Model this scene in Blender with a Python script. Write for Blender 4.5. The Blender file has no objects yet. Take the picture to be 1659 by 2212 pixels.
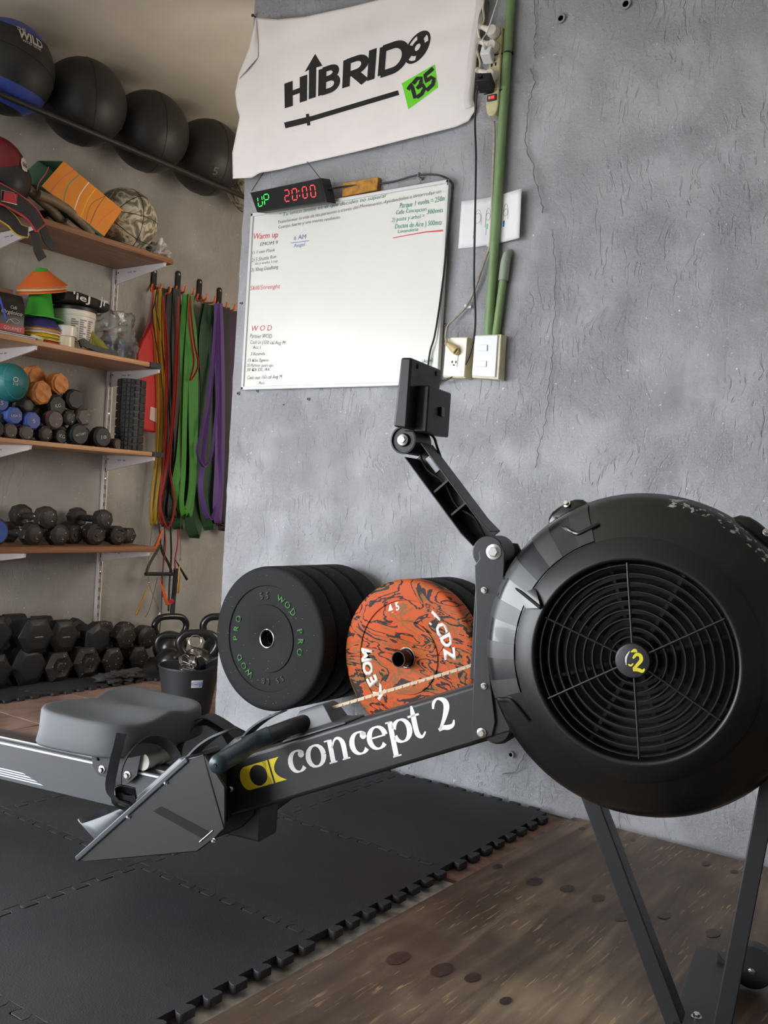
import bpy, bmesh, math, random
from math import sin, cos, pi, radians, sqrt, atan2
from mathutils import Vector, Matrix, noise
random.seed(7)
SC = bpy.context.scene
COL = SC.collection
# ------------------------------------------------------------------ camera
FPX = 2056.6
CAM = Vector((0.0, 0.0, 0.9))
_y, _p, _r = -0.6175, -0.0113, 0.0588
FW = Vector((sin(_y)*cos(_p), cos(_y)*cos(_p), sin(_p)))
_r0 = Vector((cos(_y), -sin(_y), 0)); _u0 = _r0.cross(FW)
RT = _r0*cos(_r) + _u0*sin(_r); UP = -_r0*sin(_r) + _u0*cos(_r)
cd = bpy.data.cameras.new('camera'); cam = bpy.data.objects.new('camera', cd); COL.objects.link(cam)
cd.sensor_fit = 'VERTICAL'; cd.sensor_height = 36.0; cd.lens = FPX/2212*36.0; cd.clip_start = 0.05; cd.clip_end = 200
cam.matrix_world = Matrix(((RT.x, UP.x, -FW.x, CAM.x), (RT.y, UP.y, -FW.y, CAM.y), (RT.z, UP.z, -FW.z, CAM.z), (0, 0, 0, 1)))
SC.camera = cam
# ------------------------------------------------------------------ light: overcast daylight through the open front of the garage
W = bpy.data.worlds.new('world'); SC.world = W; W.use_nodes = True
bg = W.node_tree.nodes['Background']
bg.inputs[0].default_value = (0.91, 0.95, 1.0, 1); bg.inputs[1].default_value = 7.0
sl = bpy.data.lights.new('sun', 'SUN'); sun = bpy.data.objects.new('sun', sl); COL.objects.link(sun)
sl.energy = 1.0; sl.angle = .02; sl.color = (1.0, .93, .82); sun.rotation_euler = (radians(20), radians(6), 0)   # high sun: lights only the ground outside
al = bpy.data.lights.new('alcove_fill', 'AREA'); alo = bpy.data.objects.new('alcove_fill', al); COL.objects.link(alo)   # added warm fill light, unseen behind the main wall, brightens the alcove
al.shape = 'RECTANGLE'; al.size = 1.2; al.size_y = 1.1; al.energy = 13.5; al.color = (1.0, .87, .72); alo.location = (-1.47, 3.75, 1.55); alo.rotation_euler = (0, radians(90), 0)
SC.view_settings.view_transform = 'Standard'; SC.view_settings.look = 'None'
SC.view_settings.gamma = 1.0; SC.view_settings.use_curve_mapping = False
SC.view_settings.exposure = 0.9
# ------------------------------------------------------------------ survey helpers: where the line of sight to a measured point meets a known plane
def ray(px, py):
    return (FW*FPX + RT*(px-829.5) - UP*(py-1106)).normalized()
def onp(px, py, ax, val):
    d = ray(px, py); return CAM + d*((val-CAM[ax])/d[ax])
def depth(p): return (Vector(p)-CAM).dot(FW)
# ------------------------------------------------------------------ materials
def lin(c):
    return tuple(((x/255)/12.92 if x/255 <= .04045 else ((x/255+.055)/1.055)**2.4) for x in c)
MATS = {}
def mat(name, rgb, rough=.5, metal=0., bump=0., bscale=80., var=0., vscale=6., spec=.5, emit=0., coat=0., col2=None, bdist=.002, trans=0., alpha=1.):
    if name in MATS: return MATS[name]
    m = bpy.data.materials.new(name); m.use_nodes = True; nt = m.node_tree; b = nt.nodes['Principled BSDF']
    c = lin(rgb)+(1,)
    b.inputs['Base Color'].default_value = c; b.inputs['Roughness'].default_value = rough; b.inputs['Metallic'].default_value = metal
    b.inputs['Specular IOR Level'].default_value = spec
    b.inputs['Coat Weight'].default_value = coat
    if trans: b.inputs['Transmission Weight'].default_value = trans
    if alpha < 1: b.inputs['Alpha'].default_value = alpha
    if emit: b.inputs['Emission Color'].default_value = c; b.inputs['Emission Strength'].default_value = emit
    tc = nt.nodes.new('ShaderNodeTexCoord')
    if var:
        n = nt.nodes.new('ShaderNodeTexNoise'); n.inputs['Scale'].default_value = vscale; n.inputs['Detail'].default_value = 6
        nt.links.new(tc.outputs['Object'], n.inputs['Vector'])
        mx = nt.nodes.new('ShaderNodeMix'); mx.data_type = 'RGBA'
        c2 = lin(col2)+(1,) if col2 else tuple(x*(1-var) for x in c[:3])+(1,)
        mx.inputs[6].default_value = c; mx.inputs[7].default_value = c2
        mr = nt.nodes.new('ShaderNodeMapRange'); mr.inputs[1].default_value = .42; mr.inputs[2].default_value = .68
        nt.links.new(n.outputs[0], mr.inputs[0]); nt.links.new(mr.outputs[0], mx.inputs[0])
        nt.links.new(mx.outputs[2], b.inputs['Base Color'])
    if bump:
        n = nt.nodes.new('ShaderNodeTexNoise'); n.inputs['Scale'].default_value = bscale; n.inputs['Detail'].default_value = 4
        nt.links.new(tc.outputs['Object'], n.inputs['Vector'])
        bp = nt.nodes.new('ShaderNodeBump'); bp.inputs['Strength'].default_value = bump; bp.inputs['Distance'].default_value = bdist
        nt.links.new(n.outputs[0], bp.inputs['Height']); nt.links.new(bp.outputs[0], b.inputs['Normal'])
    MATS[name] = m; return m
def nodes(m): nt = m.node_tree; return nt, nt.nodes['Principled BSDF'], nt.nodes.new, nt.links.new

def plaster(name, rgb, rgb2, strength=1.0, spots=True):
    m = mat(name, rgb, rough=.62, spec=.45); nt, b, N, L = nodes(m)
    tc = N('ShaderNodeTexCoord')
    big = N('ShaderNodeTexNoise'); big.inputs['Scale'].default_value = 1.6; big.inputs['Detail'].default_value = 8; big.inputs['Roughness'].default_value = .65
    L(tc.outputs['Object'], big.inputs['Vector'])
    mx = N('ShaderNodeMix'); mx.data_type = 'RGBA'; mx.inputs[6].default_value = lin(rgb)+(1,); mx.inputs[7].default_value = lin(rgb2)+(1,)
    mr = N('ShaderNodeMapRange'); mr.inputs[1].default_value = .4; mr.inputs[2].default_value = .66; L(big.outputs[0], mr.inputs[0]); L(mr.outputs[0], mx.inputs[0])
    out = mx.outputs[2]
    if spots:   # small chips where the paint has gone and white plaster shows
        v = N('ShaderNodeTexNoise'); v.inputs['Scale'].default_value = 90; v.inputs['Detail'].default_value = 4
        L(tc.outputs['Object'], v.inputs['Vector'])
        m2 = N('ShaderNodeMapRange'); m2.inputs[1].default_value = .715; m2.inputs[2].default_value = .73; L(v.outputs[0], m2.inputs[0])
        mx2 = N('ShaderNodeMix'); mx2.data_type = 'RGBA'; mx2.inputs[7].default_value = lin((232, 232, 230))+(1,)
        L(m2.outputs[0], mx2.inputs[0]); L(out, mx2.inputs[6]); out = mx2.outputs[2]
    L(out, b.inputs['Base Color'])
    # trowel relief: short slanting drag marks that come and go in patches, pits and lumps
    def nz(scale, detail=4, rough=.55, vec=None):
        n = N('ShaderNodeTexNoise'); n.inputs['Scale'].default_value = scale; n.inputs['Detail'].default_value = detail; n.inputs['Roughness'].default_value = rough; L(vec or tc.outputs['Object'], n.inputs['Vector']); return n
    def mth(op, a, b_=None, c=None):
        n = N('ShaderNodeMath'); n.operation = op
        for i, q in enumerate((a, b_, c)):
            if q is None: continue
            if isinstance(q, (int, float)): n.inputs[i].default_value = q
            else: L(q, n.inputs[i])
        return n.outputs[0]
    def rng(x, lo_, hi, o0=0., o1=1.):
        n = N('ShaderNodeMapRange'); n.inputs[1].default_value = lo_; n.inputs[2].default_value = hi; n.inputs[3].default_value = o0; n.inputs[4].default_value = o1; L(x, n.inputs[0]); return n.outputs[0]
    wv = nz(2.2, 3)
    ad = N('ShaderNodeVectorMath'); ad.operation = 'MULTIPLY_ADD'; ad.inputs[1].default_value = (.25, .25, .25); L(wv.outputs[1], ad.inputs[0]); L(tc.outputs['Object'], ad.inputs[2])
    mp = N('ShaderNodeMapping'); mp.inputs['Rotation'].default_value = (-.6, -.85, 0); mp.inputs['Scale'].default_value = (75, 75, 11); L(ad.outputs[0], mp.inputs['Vector'])
    st = nz(1.0, 3, .5, mp.outputs[0]); pt = nz(3.2, 3)
    marks = mth('MULTIPLY', rng(st.outputs[0], .57, .66), rng(pt.outputs[0], .36, .54))
    rough_ = mth('MULTIPLY', nz(85, 6, .7).outputs[0], rng(nz(5, 3).outputs[0], .38, .62, .25, 1.0))
    lump = nz(9, 3)
    h1 = mth('MULTIPLY_ADD', lump.outputs[0], .9, mth('MULTIPLY', rough_, .85)); out_h = mth('MULTIPLY_ADD', marks, -.22, h1)
    class _o: pass
    a3 = _o(); a3.outputs = [out_h]
    bp = N('ShaderNodeBump'); bp.inputs['Strength'].default_value = strength; bp.inputs['Distance'].default_value = .012
    L(a3.outputs[0], bp.inputs['Height']); L(bp.outputs[0], b.inputs['Normal'])
    return m

def woodmat(name, c1, c2, scale=(3, 60, 60), rough=.5, bump=.25):
    m = mat(name, c1, rough=rough); nt, b, N, L = nodes(m)
    tc = N('ShaderNodeTexCoord'); mp = N('ShaderNodeMapping'); mp.inputs['Scale'].default_value = scale
    n = N('ShaderNodeTexNoise'); n.inputs['Scale'].default_value = 1; n.inputs['Detail'].default_value = 5; n.inputs['Distortion'].default_value = .6
    L(tc.outputs['Object'], mp.inputs[0]); L(mp.outputs[0], n.inputs['Vector'])
    mx = N('ShaderNodeMix'); mx.data_type = 'RGBA'; mx.inputs[6].default_value = lin(c1)+(1,); mx.inputs[7].default_value = lin(c2)+(1,)
    mr = N('ShaderNodeMapRange'); mr.inputs[1].default_value = .35; mr.inputs[2].default_value = .68; L(n.outputs[0], mr.inputs[0]); L(mr.outputs[0], mx.inputs[0]); L(mx.outputs[2], b.inputs['Base Color'])
    bp = N('ShaderNodeBump'); bp.inputs['Strength'].default_value = bump; bp.inputs['Distance'].default_value = .002; L(n.outputs[0], bp.inputs['Height']); L(bp.outputs[0], b.inputs['Normal'])
    return m
# ------------------------------------------------------------------ mesh building
class MB:
    def __init__(s): s.v = []; s.f = []; s.mi = []; s.cur = 0
    def add(s, vs, fs):
        o = len(s.v); s.v += [Vector(v) for v in vs]; s.f += [tuple(i+o for i in f) for f in fs]; s.mi += [s.cur]*len(fs); return s
    def box(s, c, d, R=None):
        c = Vector(c); vs = []
        for i in (-.5, .5):
            for j in (-.5, .5):
                for k in (-.5, .5):
                    p = Vector((i*d[0], j*d[1], k*d[2]));
                    if R: p = R @ p
                    vs.append(c+p)
        return s.add(vs, [(0, 1, 3, 2), (4, 6, 7, 5), (0, 4, 5, 1), (2, 3, 7, 6), (0, 2, 6, 4), (1, 5, 7, 3)])
    def loft(s, rings, cap=True, closed=True):
        n = len(rings[0]); vs = [p for r in rings for p in r]; fs = []
        for i in range(len(rings)-1):
            for j in range(n if closed else n-1):
                k = (j+1) % n; fs.append((i*n+j, i*n+k, (i+1)*n+k, (i+1)*n+j))
        if cap:
            fs.append(tuple(range(n))[::-1]); fs.append(tuple((len(rings)-1)*n+j for j in range(n)))
        return s.add(vs, fs)
    def lathe(s, prof, o=(0, 0, 0), ax=(0, 0, 1), n=32, cap=True, a0=0., ref=None):
        o = Vector(o); ax = Vector(ax).normalized(); rings = []
        u = Vector(ref) if ref else (Vector((1, 0, 0)) if abs(ax.x) < .9 else Vector((0, 1, 0)))
        u = (u-ax*u.dot(ax)).normalized(); w = ax.cross(u)
        for r, h in prof: rings.append([o+ax*h+(u*cos(a0+2*pi*i/n)+w*sin(a0+2*pi*i/n))*r for i in range(n)])
        return s.loft(rings, cap)
    def cyl(s, a, b, r, r2=None, n=16, cap=True):
        a = Vector(a); b = Vector(b); return s.lathe([(r, 0), (r if r2 is None else r2, (b-a).length)], a, b-a, n, cap)
    def tube(s, pts, r, n=8, closed=False, cap=True):
        pts = [Vector(p) for p in pts]; rings = []; m = len(pts); prev = None
        for i, p in enumerate(pts):
            if closed: t = (pts[(i+1) % m]-pts[i-1])
            else: t = pts[min(i+1, m-1)]-pts[max(i-1, 0)]
            t.normalize()
            if prev is None: u = t.orthogonal().normalized()
            else: u = (prev-t*prev.dot(t)).normalized()
            prev = u; w = t.cross(u); rr = r[i] if isinstance(r, (list, tuple)) else r
            rings.append([p+(u*cos(2*pi*k/n)+w*sin(2*pi*k/n))*rr for k in range(n)])
        if closed: rings.append(rings[0]); cap = False
        return s.loft(rings, cap)
    def prism(s, pts, h):   # pts: 3-D polygon, h: extrusion vector
        n = len(pts); pts = [Vector(p) for p in pts]; h = Vector(h)
        return s.add(pts+[p+h for p in pts], [tuple(range(n))[::-1], tuple(range(n, 2*n))]+[(i, (i+1) % n, (i+1) % n+n, i+n) for i in range(n)])
    def ribbon(s, pts, wd, w, th):  # flat band along pts; wd width direction(s), th thickness
        rings = []; m = len(pts); pts = [Vector(p) for p in pts]
        for i, p in enumerate(pts):
            t = (pts[min(i+1, m-1)]-pts[max(i-1, 0)]).normalized()
            d = Vector(wd[i] if isinstance(wd, list) else wd); d = (d-t*d.dot(t)).normalized(); nn = t.cross(d)
            ww = (w[i] if isinstance(w, list) else w)/2; h = th/2
            rings.append([p+d*ww+nn*h, p-d*ww+nn*h, p-d*ww-nn*h, p+d*ww-nn*h])
        return s.loft(rings)
    def sphere(s, c, r, n=24, m=14, sc=(1, 1, 1), R=None):
        c = Vector(c); rings = []
        for i in range(1, m):
            a = pi*i/m; ring = []
            for k in range(n):
                p = Vector((r*sin(a)*cos(2*pi*k/n)*sc[0], r*sin(a)*sin(2*pi*k/n)*sc[1], -r*cos(a)*sc[2]))
                ring.append(c+(R @ p if R else p))
            rings.append(ring)
        vs = [p for q in rings for p in q]; fs = []
        for i in range(m-2):
            for j in range(n): k = (j+1) % n; fs.append((i*n+j, i*n+k, (i+1)*n+k, (i+1)*n+j))
        b = Vector((0, 0, -r*sc[2])); t = Vector((0, 0, r*sc[2]))
        vs += [c+(R @ b if R else b), c+(R @ t if R else t)]; B = len(vs)-2
        for j in range(n): k = (j+1) % n; fs.append((k, j, B)); fs.append(((m-2)*n+j, (m-2)*n+k, B+1))
        return s.add(vs, fs)
    def build(s, name, material, parent=None, smooth=True, ang=35, bevel=0, seg=2, loc=None, subd=0):
        me = bpy.data.meshes.new(name); me.from_pydata([tuple(v) for v in s.v], [], s.f)
        ms = material if isinstance(material, (list, tuple)) else [material]
        for m_ in ms: me.materials.append(m_)
        if len(ms) > 1: me.polygons.foreach_set('material_index', s.mi)
        bm = bmesh.new(); bm.from_mesh(me); bmesh.ops.recalc_face_normals(bm, faces=bm.faces); bm.to_mesh(me); bm.free()
        if smooth:
            me.polygons.foreach_set('use_smooth', [True]*len(me.polygons)); me.set_sharp_from_angle(angle=radians(ang))
        o = bpy.data.objects.new(name, me); COL.objects.link(o)
        if parent: o.parent = parent
        if loc is not None: o.location = loc
        if bevel:
            bv = o.modifiers.new('bevel', 'BEVEL'); bv.width = bevel; bv.segments = seg; bv.limit_method = 'ANGLE'; bv.angle_limit = radians(40); bv.harden_normals = False
        if subd:
            sb = o.modifiers.new('sub', 'SUBSURF'); sb.levels = subd; sb.render_levels = subd
        return o
def tag(o, label=None, cat=None, group=None, kind=None):
    if label: o['label'] = label
    if cat: o['category'] = cat
    if group: o['group'] = group
    if kind: o['kind'] = kind
    return o
def empty(name, loc=(0, 0, 0), rz=0, **k):
    o = bpy.data.objects.new(name, None); COL.objects.link(o); o.location = loc; o.rotation_euler = (0, 0, rz); o.empty_display_size = .05
    return tag(o, **k)
def struct(o): o['kind'] = 'structure'; return o
def copytree(o, parent=None):
    c = o.copy(); COL.objects.link(c); c.parent = parent
    for ch in list(o.children): copytree(ch, c)
    return c
def crom(pts, k=6):
    pts = [Vector(p) for p in pts]; out = []; m = len(pts)
    for i in range(m-1):
        p0 = pts[max(i-1, 0)]; p1 = pts[i]; p2 = pts[i+1]; p3 = pts[min(i+2, m-1)]
        for j in range(k):
            t = j/k; out.append(.5*((2*p1)+(p2-p0)*t+(2*p0-5*p1+4*p2-p3)*t*t+(3*p1-p0-3*p2+p3)*t**3))
    out.append(pts[-1]); return out
def textmesh(s, bold=0., shear=0., spacing=1., res=2, name='lettering'):
    cu = bpy.data.curves.new('t', 'FONT'); cu.body = s; cu.size = 1; cu.offset = bold; cu.shear = shear; cu.space_character = spacing; cu.resolution_u = res
    cu.dimensions = '2D'; cu.fill_mode = 'FRONT'
    o = bpy.data.objects.new('t', cu); me = bpy.data.meshes.new_from_object(o); bpy.data.objects.remove(o); bpy.data.curves.remove(cu); me.name = name; return me
def text(s, P0, P1, up, material, parent, height=None, name='lettering', off=.0008, jit=0., fn=None, **k):
    """letters on a surface: baseline from P0 to P1 (world/parent space), up vector, cap height"""
    me = textmesh(s, name=name, **k); P0 = Vector(P0); P1 = Vector(P1)
    xs = [v.co.x for v in me.vertices]; ys = [v.co.y for v in me.vertices]
    if not xs: return None
    x0, x1 = min(xs), max(xs); w = (P1-P0).length; sx = w/(x1-x0); sy = (height/.72) if height else sx
    X = (P1-P0).normalized(); U = Vector(up); U = (U-X*U.dot(X)).normalized(); Nn = X.cross(U)
    sd = random.random()*50
    for v in me.vertices:
        a = (v.co.x-x0)*sx; b_ = v.co.y*sy
        if jit:
            q = noise.noise_vector(Vector((a*22/jit**.0+sd, b_*22, sd))); a += q.x*jit; b_ += q.y*jit+noise.noise(Vector((a*14, sd, 0)))*jit
        p = P0+X*a+U*b_+Nn*off
        v.co = fn(p) if fn else p
    me.materials.append(material); o = bpy.data.objects.new(name, me); COL.objects.link(o); o.parent = parent; return o
def stroke(mb, pts, w, map3, flat=True, k=5, smooth=True):
    """variable-width pen stroke in 2-D mapped to 3-D"""
    if smooth and len(pts) > 2:
        P = crom([(p[0], p[1], p[2] if len(p) > 2 else w) for p in pts], k)
    else: P = [Vector((p[0], p[1], p[2] if len(p) > 2 else w)) for p in pts]
    L = []; R = []; m = len(P)
    for i, p in enumerate(P):
        a = P[max(i-1, 0)]; b = P[min(i+1, m-1)]; t = Vector((b.x-a.x, b.y-a.y)); t.normalize(); n = Vector((-t.y, t.x)); h = p.z/2
        L.append((p.x+n.x*h, p.y+n.y*h)); R.append((p.x-n.x*h, p.y-n.y*h))
    vs = [map3(*q) for q in L]+[map3(*q) for q in R]
    mb.add(vs, [(i, i+1, m+i+1, m+i) for i in range(m-1)])
# ------------------------------------------------------------------ room shell
YW = 2.62      # face of the main wall
XL = -3.85     # face of the shelf wall
ZC = 2.857     # ceiling
XE = -2.61     # free edge of the main wall
M_wall = plaster('grey painted stucco', (170, 171, 174), (158, 159, 162), 1.0)
M_wall2 = plaster('grey alcove plaster', (176, 173, 168), (160, 157, 151), .8)
M_ceil = mat('ceiling plaster', (228, 219, 203), rough=.9, bump=.4, bscale=30, var=.10, vscale=3, bdist=.004)
M_black = mat('black plastic', (20, 20, 22), rough=.42)
M_blackgloss = mat('glossy black plastic', (11, 12, 13), rough=.25, coat=.3)
M_steel = mat('chrome steel', (205, 205, 205), rough=.22, metal=1)
M_white = mat('white plastic', (228, 226, 222), rough=.4)
M_mat = mat('black rubber mat', (42, 43, 46), rough=.62, bump=.5, bscale=330, var=.35, vscale=2.2, col2=(52, 52, 55), bdist=.0015, spec=.4)
M_dark = mat('dark hole', (12, 12, 12), rough=.9)

def gridwall():
    m = MB(); nx, nz = 90, 60; x0, x1 = XE, 3.0; vs = []
    for j in range(nz+1):
        for i in range(nx+1):
            t = i/nx; x = x0+(x1-x0)*t**1.4; z = ZC*j/nz
            if i == 0: x += .010*noise.noise(Vector((0, 0, z*3)))+.006*noise.noise(Vector((0, 3, z*17)))
            y = YW + .006*noise.noise(Vector((x*1.3, 0, z*1.3))) + (.012*noise.noise(Vector((x*5, 5, 1)))*max(0, 1-z/.1) if z < .1 else 0)
            if i == 0: y += .01
            vs.append((x, y, z))
    fs = [(j*(nx+1)+i, j*(nx+1)+i+1, (j+1)*(nx+1)+i+1, (j+1)*(nx+1)+i) for j in range(nz) for i in range(nx)]
    o = len(vs); vs += [(x0+.008, YW+.24, 0), (x0+.008, YW+.24, ZC), (x1, YW+.24, 0), (x1, YW+.24, ZC)]
    fs += [(o, 0, *[j*(nx+1) for j in range(1, nz+1)], o+1), (o+2, o, o+1, o+3)]
    m.add(vs, fs); return m
wall_back = struct(gridwall().build('wall_back', M_wall, ang=50))
wall_left = struct(MB().box((XL-.1, 2.75, ZC/2), (.2, 3.7, ZC)).build('wall_left', M_wall2))
struct(MB().box((-2.6, 4.7, ZC/2), (2.7, .2, ZC)).build('wall_alcove', M_wall2))
struct(MB().box((-1.35, 3.75, ZC/2), (.2, 1.75, ZC)).build('wall_alcove_side', M_wall2))
struct(MB().box((3.1, .55, ZC/2), (.2, 4.3, ZC)).build('wall_right', M_wall))
struct(MB().box((-.4, 1.4, ZC+.1), (7.2, 6.8, .2)).build('ceiling', M_ceil))
struct(MB().box((-.4, -1.5, 2.38), (7.2, .2, .96)).build('wall_front', M_wall))
struct(MB().box((.75, -1.5, .95), (4.9, .2, 1.9)).build('wall_front_pier', M_wall))
struct(MB().box((XL-.1, -.35, 2.38), (.2, 2.5, .96)).build('wall_left_lintel', M_wall))
# ---- ground: one slab, reddish tile in the alcove, pale dusty concrete between the mats and the plywood
M_conc = mat('dusty concrete', (198, 194, 186), rough=.85, bump=.8, bscale=60, var=.5, vscale=28, col2=(140, 130, 118), bdist=.004)
M_tile = mat('worn brown floor tile', (150, 122, 110), rough=.55, bump=.4, bscale=70, var=.3, vscale=9, col2=(104, 80, 70), bdist=.002)
M_grout = mat('pale grout', (150, 138, 126), rough=.9)
struct(MB().box((-1, -6.5, -.075), (24, 10, .1)).build('floor_driveway', mat('dark driveway', (84, 84, 86), rough=.9)))
floor = struct(MB().box((-.4, 1.65, -.06), (7.2, 6.3, .1)).build('floor', M_conc))
ti = MB().box((0, 0, 0), (.396, .396, .012)); first = None
for i in range(3):
    for j in range(-7, 7):
        x = -3.43+.2+i*.4; y = 1.96+j*.4
        if x > -2.5: continue
        if first is None: first = ti.build('floor_tile', M_tile, floor, bevel=.002, loc=(x, y, -.006)); o = first
        else: o = first.copy(); COL.objects.link(o); o.location = (x, y, -.006)
for j in range(-7, 7):
    o = first.copy(); COL.objects.link(o); o.location = (-1.36-1.12-.0+.0, 1.96+j*.4, -.006)
o = MB().box((-1.2, 2.3, -.008), (.3, .62, .012)).build('brick_strip', mat('red brick dust', (140, 112, 98), rough=.9, var=.4, vscale=30), floor)
# ---- interlocking rubber mats
def wave(a, b, out, amp, n, q, inward):
    """square-wave puzzle edge: tabs on the odd pitches, wider at the tip; the neighbour's sockets are the same wave cut inwards"""
    a = Vector(a); b = Vector(b); d = (b-a); L = d.length; d.normalize(); p = L/n; k = p*.13; res = []; sg = -1 if inward else 1
    for i in range(1, n, 2):
        s = p*i-q; e = p*(i+1)+q; am = amp+(q if inward else 0)
        res += [(s+k, 0), (s-k*.4, sg*am*.45), (s-k*.4, sg*am*.85), (s+k*.3, sg*am), (e-k*.3, sg*am), (e+k*.4, sg*am*.85), (e+k*.4, sg*am*.45), (e-k, 0)]
    return [a+d*t+out*h for t, h in res]
def puzzle(x0, x1, y0, y1, th, free, z=0., rot=0.):
    """free: set of edges n,s,e,w that show open tabs; other edges are closed by a fine line"""
    amp = .022; n = 17
    def side(a, b, out, lock): return wave(a, b, out, amp, n, 0 if lock == 'tab' else .0014, lock != 'tab')
    S = side((x0, y0, 0), (x1, y0, 0), Vector((0, -1, 0)), 'tab')
    Ee = side((x1, y0, 0), (x1, y1, 0), Vector((1, 0, 0)), 'tab')
    Nn = side((x1, y1, 0), (x0, y1, 0), Vector((0, 1, 0)), 'tab' if 'n' in free else 'sock')
    Ww = side((x0, y1, 0), (x0, y0, 0), Vector((-1, 0, 0)), 'tab' if 'w' in free else 'sock')
    pts = [Vector((x0, y0, 0))]+S+[Vector((x1, y0, 0))]+Ee+[Vector((x1, y1, 0))]+Nn+[Vector((x0, y1, 0))]+Ww
    c = Vector(((x0+x1)/2, (y0+y1)/2, 0)); m = MB(); m.prism([p-c for p in pts], (0, 0, th)); return m, c
XS = [-1.180, -1.722, -2.272, -2.83]; YS = [2.575, 2.012, 1.517, .97, .43]
colname = ['beside the plywood', 'in the middle column', 'in the column farthest from the plywood']
rowname = ['against the whiteboard wall', 'second from the wall', 'third from the wall', 'nearest the viewer']
for i in range(3):
    for j in range(4):
        g = .0006
        m, c = puzzle(XS[i+1]+g, XS[i]-g, YS[j+1]+g, YS[j]-g, .016, {'n'} if j == 0 else set())
        o = m.build('rubber_mat', M_mat, loc=(c.x, c.y, .001+random.uniform(0, .0006)), bevel=.0009, seg=2)
        o.rotation_euler = (random.uniform(-.001, .001), random.uniform(-.001, .001), 0)
        tag(o, 'black interlocking rubber mat %s, %s' % (colname[i], rowname[j]), 'mat', 'interlocking mats under the rowing machine')
YD = [1.35, 1.90, 2.44, 2.985, 3.53]
for j, nm in enumerate(['left end', 'second from left', 'second from right', 'right end']):
    dx = [.0, .0, .0, .02][j]
    m, c = puzzle(-3.86+.022+.0, -3.425+dx, YD[j]+.0015, YD[j+1]-.0015, .012, set())
    o = m.build('rubber_mat', M_mat, loc=(c.x, c.y, .001), bevel=.0012)
    tag(o, 'black rubber mat under the floor dumbbells along the shelf wall, %s' % nm, 'mat', 'mats under the dumbbells')
# ---- plywood sheet
def plymat():
    m = mat('dark stained plywood', (96, 80, 66), rough=.42, spec=.5); nt, b, N, L = nodes(m)
    tc = N('ShaderNodeTexCoord'); mp = N('ShaderNodeMapping'); mp.inputs['Scale'].default_value = (22, 2.2, 1); mp.inputs['Rotation'].default_value = (0, 0, .0)
    L(tc.outputs['Object'], mp.inputs[0])
    n = N('ShaderNodeTexNoise'); n.inputs['Scale'].default_value = 1; n.inputs['Detail'].default_value = 7; n.inputs['Distortion'].default_value = 1.2; L(mp.outputs[0], n.inputs['Vector'])
    big = N('ShaderNodeTexNoise'); big.inputs['Scale'].default_value = 2.3; big.inputs['Detail'].default_value = 6; L(tc.outputs['Object'], big.inputs['Vector'])
    r = N('ShaderNodeValToRGB'); cr = r.color_ramp; cr.elements[0].position = .36; cr.elements[0].color = lin((52, 40, 34))+(1,); cr.elements[1].position = .66; cr.elements[1].color = lin((150, 130, 104))+(1,)
    e = cr.elements.new(.5); e.color = lin((90, 74, 61))+(1,)
    ad = N('ShaderNodeMath'); ad.operation = 'MULTIPLY_ADD'; ad.inputs[1].default_value = .35; L(n.outputs[0], ad.inputs[0])
    ml = N('ShaderNodeMath'); ml.operation = 'MULTIPLY'; ml.inputs[1].default_value = .66; L(big.outputs[0], ml.inputs[0]); L(ml.outputs[0], ad.inputs[2]); L(ad.outputs[0], r.inputs[0])
    # rubbed-through flecks of pale wood along two grain directions
    mp2 = N('ShaderNodeMapping'); mp2.inputs['Scale'].default_value = (140, 12, 1); mp2.inputs['Rotation'].default_value = (0, 0, .5); L(tc.outputs['Object'], mp2.inputs[0])
    f = N('ShaderNodeTexNoise'); f.inputs['Scale'].default_value = 1; f.inputs['Detail'].default_value = 3; L(mp2.outputs[0], f.inputs['Vector'])
    msk = N('ShaderNodeTexNoise'); msk.inputs['Scale'].default_value = 4.5; msk.inputs['Detail'].default_value = 3; L(tc.outputs['Object'], msk.inputs['Vector'])
    m1 = N('ShaderNodeMapRange'); m1.inputs[1].default_value = .60; m1.inputs[2].default_value = .66; L(f.outputs[0], m1.inputs[0])
    m2 = N('ShaderNodeMapRange'); m2.inputs[1].default_value = .47; m2.inputs[2].default_value = .6; L(msk.outputs[0], m2.inputs[0])
    mm = N('ShaderNodeMath'); mm.operation = 'MULTIPLY'; L(m1.outputs[0], mm.inputs[0]); L(m2.outputs[0], mm.inputs[1])
    mx = N('ShaderNodeMix'); mx.data_type = 'RGBA'; mx.inputs[7].default_value = lin((178, 148, 108))+(1,); L(mm.outputs[0], mx.inputs[0]); L(r.outputs[0], mx.inputs[6])
    L(mx.outputs[2], b.inputs['Base Color'])
    rr = N('ShaderNodeMapRange'); rr.inputs[3].default_value = .3; rr.inputs[4].default_value = .6; L(big.outputs[0], rr.inputs[0]); L(rr.outputs[0], b.inputs['Roughness'])
    bp = N('ShaderNodeBump'); bp.inputs['Strength'].default_value = .3; bp.inputs['Distance'].default_value = .002; L(n.outputs[0], bp.inputs['Height']); L(bp.outputs[0], b.inputs['Normal'])
    return m
M_ply = plymat()
ply = tag(MB().prism([(-1.120, .2, 0), (1.4, .2, 0), (1.4, 2.585, 0), (-1.102, 2.59, 0)], (0, 0, .018)).build('plywood_sheet', M_ply, bevel=.0015, loc=(0, 0, .001)), 'worn dark stained plywood sheet on the floor beside the mats', 'plywood')
M_knot = mat('dark wood knot', (48, 33, 31), rough=.4, var=.35, vscale=60, col2=(66, 48, 42))
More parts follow.
